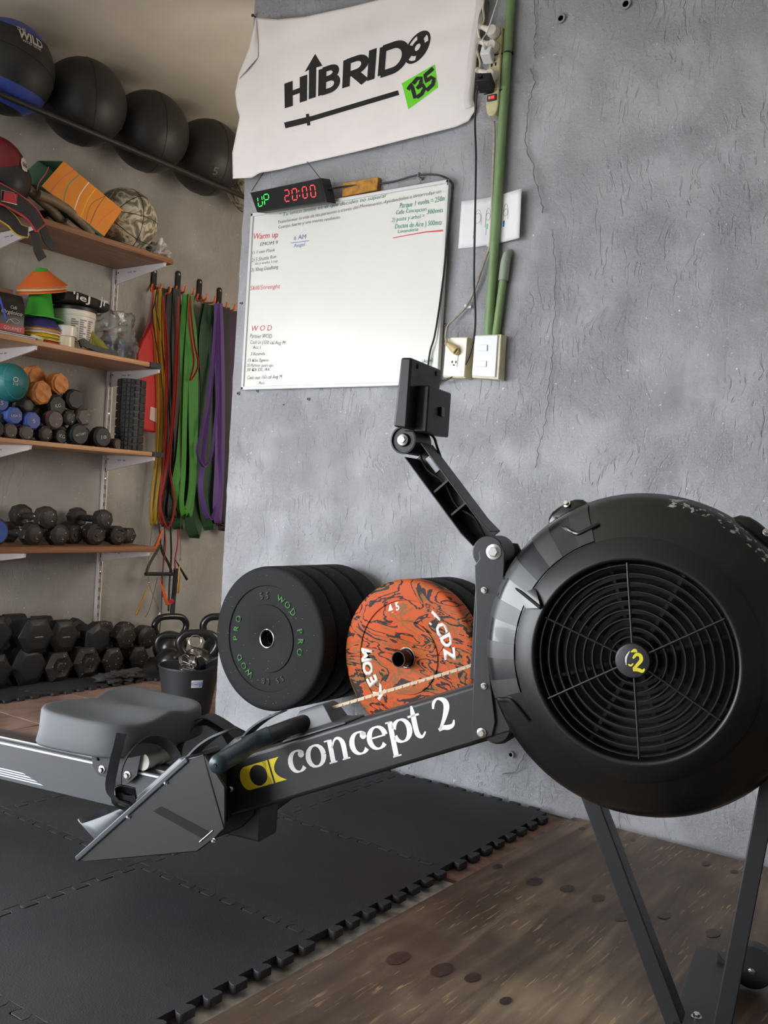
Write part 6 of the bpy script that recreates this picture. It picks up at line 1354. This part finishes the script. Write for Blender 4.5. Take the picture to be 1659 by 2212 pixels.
p = ox(18, 826, -3.56); r = 42*depth(p)/FPX; e = ball(p, r, mat('teal rubber ball', (34, 112, 112), rough=.42), 'weighted_ball', 'teal weighted ball with white emblem on the third shelf', 'ball', seams=()); e.rotation_euler = (0, 0, 0)
M_tl = mat('light teal mark', (72, 150, 146), rough=.5); seam(e, r+.0003, (1, .35, .15), .45, M_tl, .0012); seam(e, r+.0002, (0, .3, 1), -.2, mat('teal seam', (24, 86, 88)), .001)
sph_text('O', e, r, .28-.5, .10, .022, M_mk, 'emblem_print', width=.022); sph_text('2 kg', e, r, .28-.5, -.12, .010, M_mk, 'emblem_print', width=.022)
# foam roller
yr = onsh(290, -3.57, z3+.16); e = empty('foam_roller', (-3.60, yr, z3), label='black grid foam roller standing on end on the third shelf', cat='foam roller')
RR = .066; HR = .335; m = MB(); m.lathe([(.035, .001), (RR-.008, .001), (RR-.006, .004), (RR-.006, HR-.004), (RR-.008, HR), (.035, HR), (.035, .001)], (0, 0, 0), (0, 0, 1), 48, cap=False); m.build('roller_core', mat('dark grey foam', (60, 62, 64), rough=.6), e)
M_fo = mat('black foam block', (42, 43, 44), rough=.65, bump=.3, bscale=200)
for a0, w2, n_, ga in [(-1.15, .20, 16, 0), (-.88, .20, 16, .0), (-.62, .20, 16, 0), (-.28, .22, 11, 1), (.42, .80, 9, 0), (1.5, .8, 9, 0), (-1.9, .8, 9, 0)]:
    for k in range(n_):
        pz = HR/n_; z0_ = k*pz+pz*(.07 if not ga else .18); z1_ = (k+1)*pz-pz*(.07 if not ga else .18); n = 4; m = MB(); rings = []
        for (rr, zz) in ((RR-.007, z0_), (RR-.001, z0_), (RR+.0005, z0_+.002), (RR+.0005, z1_-.002), (RR-.001, z1_), (RR-.007, z1_)): rings.append([Vector((rr*cos(a0-w2/2+w2*i/n), rr*sin(a0-w2/2+w2*i/n), zz)) for i in range(n+1)])
        m.loft([r_ for r_ in rings], cap=False, closed=False)
        m.add([rings[q][0] for q in range(6)], [tuple(range(6))]); m.add([rings[q][-1] for q in range(6)], [tuple(range(6))])
        m.build('foam_block', M_fo, e, ang=30)
# ---- floor dumbbells, two layers
G = 'heavy dumbbells stacked on the floor'; zf = .0135
low = [(-6, 44, -3.585, 6, M_hx, 'black rubber hex dumbbell, bottom row, at the picture edge'), (68, 46, -3.59, 6, M_hx, 'black rubber hex dumbbell, bottom row, second from the left'), (133, 36, -3.58, 6, M_db, 'chipped brown hex dumbbell with a dished face, bottom row'), (193, 37, -3.585, 6, M_db, 'dark hex dumbbell with a raised round centre, bottom row'), (248, 31, -3.60, 6, M_db, 'dark brown hex dumbbell above the cloth, bottom row'), (304, 27, -3.62, 6, M_db, 'small brown hex dumbbell, bottom row, beside the kettlebells')]
hp_ = []
for px, r_, x, sd, mt_, l in low:
    yy = onsh(px, x, .07); r2 = r_*depth((x, yy, .07))/FPX*1.0; k = cos(pi/6)
    e = dumbbell(Vector((x, yy, zf+r2*k)), r2, .25, 6, mt_, l, G, 'dish' if 'round centre' in l or 'dished' in l else 'chamfer', hl=.085)
top = [(-8, 1374, 50, -3.585, M_hx, 'black rubber hex dumbbell, upper layer, at the picture edge'), (84, 1376, 47, -3.58, M_hx, 'black hex dumbbell with white lettering, upper layer, left one'), (143, 1376, 42, -3.60, M_hx, 'black hex dumbbell with white lettering, upper layer, right one'), (216, 1381, 38, -3.60, M_hx, 'black rubber dumbbell turned edge up in the upper layer'), (277, 1377, 29, -3.60, M_db, 'dark brown dumbbell in the upper layer'), (322, 1378, 27, -3.64, M_db, 'rounded worn dumbbell at the right of the upper layer')]
for px, py, r_, x, mt_, l in top:
    p = ox(px, py, x); r2 = r_*depth(p)/FPX*.95
    e = dumbbell(p, r2, .23, 6 if 'rounded' not in l else 12, mt_, l, G, 'chamfer' if '84' else 'flat', roll=0 if 'turned' not in l else .5, hl=.075)
    if 'white lettering' in l: mark(e, 'WEIDER', .042, .006, z=.0)
# ---- cloth on the mat
for o_ in [crumple((-3.455, 2.86, .030), (.055, .10, .022), 21, 30, 16, .9, .0135, 'black_cloth', mat('dark cloth', (58, 58, 60), rough=.7), fr=2.4, smooth=30)]: tag(o_, 'crumpled dark grey glove on the mat in front of the floor dumbbells', 'glove')
# ---- kettlebells
M_kb = mat('black enamelled iron', (30, 30, 31), rough=.28, coat=.25, bump=.15, bscale=90)
def kettlebell(c, R_2, hw_, hh, t, rz, label):
    e = empty('kettlebell', c, rz, label=label, cat='kettlebell', group='kettlebells on the floor behind the bucket')
    m = MB(); P = [(.0001, 0), (R_2*.55, 0), (R_2*.62, .003)]
    for k in range(1, 12): a = -pi/2+.65+(pi-.65)*k/12; P.append((R_2*cos(a), R_2*.93+R_2*sin(a)))
    P.append((.0001, R_2*1.93)); m.lathe(P, (0, 0, 0), (0, 0, 1), 36, cap=False); m.build('bell', M_kb, e)
    zb_ = R_2*1.45; pts = [(0, -hw_*.62, zb_), (0, -hw_*.95, zb_+hh*.40), (0, -hw_*.98, zb_+hh*.72), (0, -hw_*.72, zb_+hh*.96), (0, -hw_*.3, zb_+hh*1.03), (0, hw_*.3, zb_+hh*1.03), (0, hw_*.72, zb_+hh*.96), (0, hw_*.98, zb_+hh*.72), (0, hw_*.95, zb_+hh*.40), (0, hw_*.62, zb_)]
    m = MB(); m.tube(crom(pts, 5), t, 16); m.build('handle', M_kb, e); return e
kettlebell((-3.43, onsh(369, -3.43, .06)-.01, zf), .066, .062, .088, .0165, -.7, 'shiny black kettlebell nearest the floor dumbbells, left of the bucket')
kettlebell((-3.26, onsh(426, -3.26, .10), .001), .084, .088, .105, .0185, -.72, 'large black kettlebell behind the bucket with a worn handle')
kettlebell((-3.66, onsh(366, -3.66, .10), zf), .085, .085, .110, .0165, -.35, 'black kettlebell against the shelf wall at the foot of the ropes')
kettlebell((-3.46, onsh(424, -3.46, .10)+.16, .0135), .086, .088, .120, .0185, -.8, 'tall black kettlebell just behind the worn handled one')
kettlebell((-3.14, onsh(476, -3.14, .10)+.16, .001), .084, .080, .100, .018, -.6, 'black kettlebell mostly hidden behind the weight plates')
# ---- bucket with collars
yb_ = 2.905; cbk = Vector((-2.98, yb_, 0)); 
def bk_solve():
    pass
p = onp(404, 1520, 2, .02); 
cbk = Vector((-2.843, 2.706, .0005)); e = empty('bucket', cbk, label='black plastic bucket with a small sticker, full of chrome spring collars', cat='bucket')
RBt, RBb, HB = .121, .092, .190
m = MB(); m.lathe([(.0001, .003), (RBb-.003, .003), (RBt-.003, HB), (RBt+.002, HB+.002), (RBt+.0035, HB), (RBt+.0035, HB-.006), (RBt, HB-.007), (RBb, 0), (.0001, 0)], (0, 0, 0), (0, 0, 1), 64, cap=False); m.build('bucket_shell', mat('black bucket plastic', (40, 41, 43), rough=.45, bump=.1, bscale=300), e)
ang_v = atan2(-cbk.y, -cbk.x)  # direction to the viewer side
def bkp(a, z, o=.0006): r_ = RBb+(RBt-RBb)*z/HB+o; return Vector((r_*cos(a), r_*sin(a), z))
def bpatch(a0, a1, z0_, z1_, mt_, nme, o=.0022):
    m = MB(); n = 8; m.add([bkp(a0+(a1-a0)*i/n, z0_, o) for i in range(n+1)]+[bkp(a0+(a1-a0)*i/n, z1_, o) for i in range(n+1)], [(i, i+1, n+2+i, n+1+i) for i in range(n)]); return m.build(nme, mt_, e)
av = -.80; bpatch(av+.14, av+.54, .120, .150, mat('pale sticker', (226, 216, 216), rough=.4), 'sticker'); bpatch(av+.41, av+.52, .123, .142, mat('sticker print', (138, 166, 198), rough=.4), 'sticker_print', .0027)
def onb(p_): a = av+.17+p_.x/.105; return bkp(a, p_.y, .0031)
text('Cubasa', (.0, .132, 0), (.021, .132, 0), (0, 1, 0), mat('blue sticker ink', (40, 90, 160), rough=.5), e, .008, fn=onb, bold=.01, name='sticker_print')
m = MB(); P = [onb(Vector((.0105+.0130*cos(2*pi*k/24), .1355+.0085*sin(2*pi*k/24), 0))) for k in range(24)]; m.tube(P, .0005, 5, closed=True); m.build('sticker_print', mat('blue sticker ink', (40, 90, 160)), e)
M_spr = mat('spring steel', (190, 186, 182), rough=.2, metal=1)
def collar(c, axd, r_, label, turns=3.2, arm=True):
    axd = Vector(axd).normalized(); u = axd.orthogonal().normalized(); w_ = axd.cross(u); P = []
    n = int(turns*22)
    for k in range(n+1): a = 2*pi*k/22; P.append(Vector(c)+(u*cos(a)+w_*sin(a))*r_+axd*(k/22*.0052-turns*.0026))
    if arm: P.append(P[-1]+(P[-1]-P[-2]).normalized()*.035); P.insert(0, P[0]+(P[0]-P[1]).normalized()*.030)
    m = MB(); m.tube(P, .0022, 7); o = tag(m.build('spring_collar', M_spr), label, 'collar', 'chrome spring collars in the bucket')
C0 = cbk+Vector((0, 0, HB))
collar(C0+Vector((0.0125, 0.0125, 0.0968)), (.75, -.55, .25), .0245, 'chrome spring collar standing highest over the bucket', arm=False)
collar(C0+Vector((0.0125, 0.0150, 0.0528)), (.1, .15, 1), .026, 'chrome spring collar lying flat under the highest one')
collar(C0+Vector((0.0375, -0.0150, 0.0176)), (.75, .55, .1), .024, 'chrome spring collar in the middle of the bucket', 3.6)
collar(C0+Vector((0.0438, -0.0562, 0.0000)), (.2, -.1, 1), .028, 'chrome spring collar at the left rim of the bucket')
collar(C0+Vector((0.0187, 0.0438, 0.0242)), (.3, .6, .7), .027, 'chrome spring collar leaning to the right in the bucket', 3.6)
collar(C0+Vector((-0.0250, 0.0000, 0.0110)), (.8, .1, .5), .026, 'chrome spring collar at the back of the bucket')
m = MB(); a = C0+Vector((0.0475, 0.0350, -0.0044)); b_ = a+Vector((.012, .082, .026)); m.ribbon(crom([a, (a+b_)/2+Vector((0, 0, .004)), b_], 5), (.35, 0, 1), [.026, .028, .030, .030, .031, .031, .031, .030, .028, .024, .012], .012); tag(m.build('clamp_collar', mat('slate plastic', (66, 72, 80), rough=.4), bevel=.003, seg=3), 'slate grey plastic clamp collar leaning over the right rim of the bucket', 'collar')
m = MB(); m.lathe([(.022, -.012), (.028, -.012), (.028, .012), (.022, .012), (.022, -.012)], C0+Vector((0.0438, 0.0150, 0.0088)), (.3, 1, .2), 28, cap=False); tag(m.build('clamp_collar', M_black), 'black ring collar among the chrome springs in the bucket', 'collar')
# fill below the rim so the collars rest on something real
collar(C0+Vector((0.0000, -0.0250, -0.0220)), (0, .2, 1), .030, 'chrome spring collar deep in the bucket, left one'); collar(C0+Vector((0.0000, 0.0375, -0.0220)), (.2, 0, 1), .030, 'chrome spring collar deep in the bucket, right one')
# ------------------------------------------------------------------ hooks and resistance bands on the shelf wall
M_oh = mat('orange dipped hook', (226, 104, 40), rough=.45)
for i, (px, py) in enumerate([(333, 600), (385, 605), (431, 622), (474, 640)]):
    w0 = ox(px, py, XL+.008); e = empty('wall_hook', w0, label='black double hook with orange prongs, %s along the wall' % ['first', 'second', 'third', 'last'][i], cat='hook', group='hooks holding the resistance bands')
    m = MB(); P = [];
    for k in range(20): a = 2*pi*k/20; P.append((-.006, .016*cos(a), .018*sin(a)+(.030 if sin(a) > 0 else -.045)))
    m.prism(P, (.010, 0, 0)); m.build('hook_plate', M_black, e, bevel=.002)
    m = MB(); m.lathe([(.007, 0), (.006, .003), (.0001, .004)], (.0045, 0, .030), (1, 0, 0), 16); m.build('screw', M_steel, e)
    for s_ in (-1, 1): m = MB(); m.tube(crom([(.004, .012*s_, -.035), (.012, .026*s_, -.072), (.045, .030*s_, -.078), (.082, .030*s_, -.076), (.092, .030*s_, -.062), (.094, .030*s_, -.045)], 6), .0052, 10); m.build('prong', M_oh, e)
def band(top, L1, R1, bot, x, w_, mt_, label, group='resistance bands hanging on the hooks', th=.0045, face=3.0, dx=.005, name='resistance_band', k=7):
    """closed loop: goes over the prong at top and hangs; L1/R1 are the image positions of its two runs, bot the lowest point"""
    T = ox(top[0], top[1], x); Lp = [ox(a, b_, x+dx) for a, b_ in L1]; Rp = [ox(a, b_, x-dx) for a, b_ in R1]; Bp = ox(bot[0], bot[1], x)
    P = [T]+Rp+[Bp]+Lp[::-1]+[T]; Q = crom(P, k); n_ = len(Q); wds = []
    for i in range(n_):
        t = i/(n_-1); a = face; v = Vector((1, a*.9+.15*sin(t*9), 0)).normalized(); wds.append(v)
    m = MB(); m.ribbon(Q[:-1]+[Q[0]], wds, w_, th); return tag(m.build(name, mt_, ang=50), label, 'resistance band', group)
bm_ = lambda n, c: mat('latex %s' % n, tuple(int(q*.86) for q in c), rough=.6)
Y_, K_, R__, G_, DG, PU, DP, BK = bm_('yellow', (216, 170, 36)), bm_('charcoal', (48, 46, 44)), bm_('red', (186, 50, 44)), bm_('green', (62, 152, 40)), bm_('dark green', (30, 78, 44)), bm_('purple', (110, 72, 150)), bm_('plum', (66, 38, 72)), bm_('black', (28, 28, 28))
X0 = -3.775
band((336, 626), [(334, 700), (341, 850), (338, 980), (328, 1080)], [(339, 700), (346, 850), (345, 980), (337, 1080)], (327, 1134), X0+.02, .012, Y_, 'narrow yellow band at the far left of the hooks', face=.3, dx=.008)
band((346, 624), [(344, 700), (350, 850), (349, 980), (338, 1080)], [(350, 700), (354, 850), (356, 980), (347, 1080)], (336, 1132), X0+.03, .012, Y_, 'narrow yellow band just right of the first yellow one', face=.3, dx=.008)
band((341, 620), [(333, 660), (330, 690), (352, 850), (350, 1000)], [(336, 660), (352, 760), (362, 900), (356, 1040)], (352, 1110), X0+.045, .004, BK, 'thin black cord band hanging over the yellow ones', face=.2, dx=.004, th=.003)
band((358, 624), [(352, 700), (362, 850), (366, 980), (352, 1080)], [(358, 700), (368, 850), (371, 980), (364, 1080)], (358, 1136), X0-.012, .040, K_, 'wide charcoal band behind the yellow ones', dx=.005)
band((372, 622), [(366, 700), (374, 850), (378, 980), (368, 1080)], [(372, 700), (380, 850), (384, 980), (374, 1080)], (368, 1122), X0+.004, .044, K_, 'wide charcoal band, middle of the three', dx=.005)
band((382, 624), [(378, 720), (381, 850), (383, 980), (370, 1090)], [(384, 700), (386, 850), (384, 980), (376, 1090)], (372, 1115), X0+.019, .040, K_, 'wide charcoal band beside the light green one', dx=.005)
band((386, 640), [(380, 760), (372, 900), (356, 1030), (346, 1090)], [(384, 760), (378, 880), (366, 1000), (378, 1090)], (362, 1140), X0+.05, .010, R__, 'long narrow red band crossing the charcoal ones', face=.4, dx=.006)
band((352, 640), [(357, 760), (358, 900), (349, 1040), (345, 1100)], [(362, 760), (360, 900), (355, 1030), (350, 1090)], (349, 1133), X0+.042, .008, R__, 'narrow red band between the yellow and charcoal ones', face=.4, dx=.005)
band((402, 636), [(396, 720), (397, 850), (389, 980), (378, 1060)], [(417, 720), (420, 850), (418, 980), (412, 1080)], (402, 1113), X0+.034, .040, G_, 'wide bright green band on the second hook', face=3.0, dx=.006, th=.005)
band((412, 636), [(404, 760), (399, 900), (396, 1020), (392, 1080)], [(412, 760), (412, 900), (414, 1000), (410, 1070)], (398, 1112), X0+.050, .026, G_, 'narrower bright green band in front of the wide one', face=3.0, dx=.006)
band((411, 640), [(408, 680), (411, 720), (419, 780)], [(413, 680), (420, 740), (428, 790)], (411, 822), X0+.085, .009, R__, 'short red loop knotted over the green bands', face=.3, dx=.006)
band((404, 800), [(392, 900), (384, 1020), (378, 1080)], [(400, 900), (398, 1020), (394, 1090)], (384, 1138), X0-.018, .056, DG, 'dark green band behind the light green ones', dx=.005)
band((446, 658), [(434, 740), (428, 860), (420, 1000), (408, 1100)], [(440, 740), (440, 860), (434, 1000), (428, 1110)], (420, 1157), X0-.004, .056, DG, 'wide dark green band hanging lowest under the third hook', dx=.006)
band((452, 658), [(440, 740), (444, 860), (436, 1000), (440, 1090)], [(450, 740), (452, 860), (450, 1000), (456, 1090)], (452, 1142), X0+.012, .056, DG, 'wide dark green band on the third hook, right one', dx=.006)
band((470, 656), [(464, 740), (452, 860), (440, 980), (434, 1060)], [(472, 740), (474, 860), (474, 980), (472, 1080)], (452, 1122), X0+.056, .026, PU, 'long purple band with a wide hanging loop', face=.7, dx=.006)
band((466, 656), [(462, 740), (452, 850), (436, 930), (426, 975)], [(468, 740), (470, 850), (463, 930), (456, 985)], (440, 1007), X0+.078, .014, PU, 'short purple band ending above the lower shelf', face=.6, dx=.005)
band((474, 656), [(470, 740), (472, 860), (470, 1000), (466, 1090)], [(477, 740), (479, 860), (478, 1000), (474, 1090)], (470, 1128), X0+.036, .036, PU, 'broad purple band against the last hook', face=3.0, dx=.006)
band((488, 664), [(482, 760), (482, 900), (480, 1020), (474, 1090)], [(488, 760), (486, 900), (484, 1020), (480, 1080)], (476, 1132), X0+.018, .046, BK, 'black band behind the purple one on the last hook', dx=.006)
band((503, 672), [(497, 760), (494, 900), (488, 1020), (482, 1100)], [(506, 760), (502, 900), (495, 1020), (488, 1090)], (484, 1142), X0-.004, .064, DP, 'wide plum band next to the wall corner', dx=.006)
band((510, 676), [(508, 760), (502, 900), (496, 1020), (488, 1080)], [(512, 760), (508, 900), (500, 1000), (494, 1070)], (488, 1120), X0-.030, .05, BK, 'black band at the far end half hidden by the corner', dx=.005)
# red drawstring bag behind the roller
M_rb = mat('red nylon', (188, 40, 40), rough=.6, bump=.1, bscale=400)
pts = [ox(330, 680, -3.80), ox(318, 705, -3.80), ox(300, 735, -3.79), ox(288, 765, -3.785), ox(290, 860, -3.79), ox(300, 930, -3.80), ox(330, 935, -3.80), ox(342, 900, -3.80), ox(342, 760, -3.80), ox(336, 710, -3.80)]
rb_ = [Vector(p) for p in pts]; m = MB(); m.prism(rb_, (.035, 0, 0)); o = tag(m.build('drawstring_bag', M_rb, bevel=.012, seg=4, ang=60), 'red nylon drawstring bag hanging between the shelves and the yellow bands', 'bag')
m = MB(); m.tube(crom([ox(331, 622, -3.76), ox(327, 660, -3.765), ox(318, 700, -3.765), ox(308, 728, -3.76)], 5), .0025, 6); m.build('cord', M_rb, o)
m = MB(); m.prism([ox(325, 878, -3.762), ox(343, 884, -3.762), ox(340, 914, -3.762), ox(323, 906, -3.762)], (.001, 0, 0)); m.build('care_label', mat('pale label', (206, 180, 170), rough=.7), o)
# ---- ropes and handles hanging below
M_cord = mat('black cord', (30, 30, 30), rough=.6); M_gold = mat('gold anodised aluminium', (206, 160, 78), rough=.3, metal=.8); M_wire = mat('brown coated wire', (110, 86, 40), rough=.5)
def rope(pts, x, r_, mt_, name, label, cat='jump rope', k=6):
    m = MB(); m.tube(crom([ox(p[0], p[1], p[2] if len(p) > 2 else x) for p in pts], k), r_, 7); return tag(m.build(name, mt_, None), label, cat)
# gymnastic style grip handle
e = empty('grip_handle', ox(345, 1240, -3.74), label='black foam stirrup handle hanging on a webbing triangle', cat='handle')
m = MB(); m.cyl(ox(314, 1240, -3.73), ox(373, 1240, -3.73), .0095, n=16); par(m.build('foam_grip', M_nb), e)
for P in ([(346, 1178), (338, 1192), (322, 1220), (316, 1238)], [(347, 1178), (352, 1195), (364, 1218), (371, 1236)], [(343, 1130), (346, 1160), (347, 1180)]):
    m = MB(); m.ribbon(crom([ox(a, b_, -3.735) for a, b_ in P], 5), (.3, 1, .2), .014 if P[0][1] > 1150 else .008, .0025); par(m.build('webbing', M_cord), e)
def jhandle(a, b_, x, r0, r1, mt_, label, parent=None):
    A = ox(a[0], a[1], x); B = ox(b_[0], b_[1], x); d = (B-A); L_ = d.length; m = MB(); m.lathe([(.0001, 0), (r0*.5, 0), (r0*.55, L_*.12), (r0, L_*.30), (r1, L_*.98), (r1*.9, L_), (.0001, L_)], A, d, 16, cap=False); return m
o = tag(jhandle((322, 1262), (294, 1328), -3.74, .0035, .0075, M_gold, '').build('rope_handle', M_gold), 'gold ribbed jump rope handle pointing down left', 'jump rope'); m = MB(); m.sphere(ox(322, 1259, -3.74), .006, 12, 8); m.build('swivel', M_steel, o)
o = tag(jhandle((389, 1212), (384, 1281), -3.73, .0035, .0075, M_gold, '').build('rope_handle', M_gold), 'gold ribbed jump rope handle hanging straight down', 'jump rope'); m = MB(); m.tube([ox(389, 1209, -3.73)+Vector((0, .005*cos(a), .005*sin(a))) for a in [2*pi*q/12 for q in range(12)]], .0015, 6, closed=True); m.build('swivel', M_steel, o)
tag(jhandle((352, 1143), (334, 1186), -3.71, .007, .0095, M_oh, '').build('rope_handle', M_oh), 'orange jump rope handle slanting beside the lowest shelf end', 'jump rope')
tag(jhandle((345, 1255), (362, 1306), -3.72, .007, .0095, M_oh, '').build('rope_handle', M_oh), 'orange jump rope handle hanging above the kettlebells', 'jump rope')
tag(jhandle((378, 1208), (404, 1252), -3.76, .004, .0075, M_cord, '').build('rope_handle', M_nb), 'thin black jump rope handle slanting down right', 'jump rope')
m = MB(); m.tube(crom([ox(380, 1228, -3.77), ox(378, 1260, -3.77), ox(374, 1300, -3.76), ox(372, 1330, -3.75)], 5), .0125, 12); o = tag(m.build('tube_handle', M_nb), 'thick black foam tube with a red mark hanging beside the gold handle', 'handle')
m = MB(); q = ox(370, 1299, -3.745); m.lathe([(.0001, .0), (.013, 0), (.014, .003), (.0001, .004)], q, (1, -.4, 0), 18, cap=False); m.build('red_mark', mat('red print', (190, 40, 50), rough=.5), o)
rope([(385, 640), (388, 800), (389, 960), (391, 1100), (389, 1210)], -3.70, .0014, M_wire, 'jump_rope', 'thin brown wire rope running down to the upright gold handle')
rope([(330, 1130), (325, 1170), (320, 1230), (322, 1258)], -3.72, .0011, M_wire, 'jump_rope', 'thin brown wire rope above the slanting gold handle')
rope([(322, 1262), (332, 1290), (343, 1318)], -3.74, .0011, M_wire, 'jump_rope', 'thin brown wire rope curling right of the slanting gold handle')
rope([(368, 1130), (370, 1200), (366, 1260), (364, 1320)], -3.77, .005, M_cord, 'jump_rope', 'thick black cord hanging down to the kettlebells')
rope([(356, 1140), (353, 1200), (350, 1270), (348, 1325), (344, 1372)], -3.72, .0022, M_cord, 'jump_rope', 'thin black cord with a small white clip near its end')
rope([(355, 1130), (357, 1180), (352, 1230), (349, 1250), (352, 1290)], -3.735, .0035, R__, 'jump_rope', 'red cord in the middle of the hanging ropes')
rope([(385, 1145), (383, 1180), (378, 1210), (379, 1232)], -3.765, .0038, mat('crimson tube', (176, 36, 66), rough=.45), 'exercise_tube', 'crimson rubber tube entering the thick black foam tube', 'exercise tube')
rope([(340, 1248), (330, 1290), (322, 1318), (314, 1334)], -3.745, .0014, mat('dark red cord', (96, 40, 36)), 'jump_rope', 'dark red wire rope curling between the gold and orange handles')
m = MB(); c_ = ox(345, 1327, -3.715); m.box(c_, (.006, .008, .018)); m.box(c_+Vector((0, -.005, 0)), (.004, .012, .004)); tag(m.build('cord_clip', M_white, bevel=.001), 'small white clip on the thin black cord', 'clip')
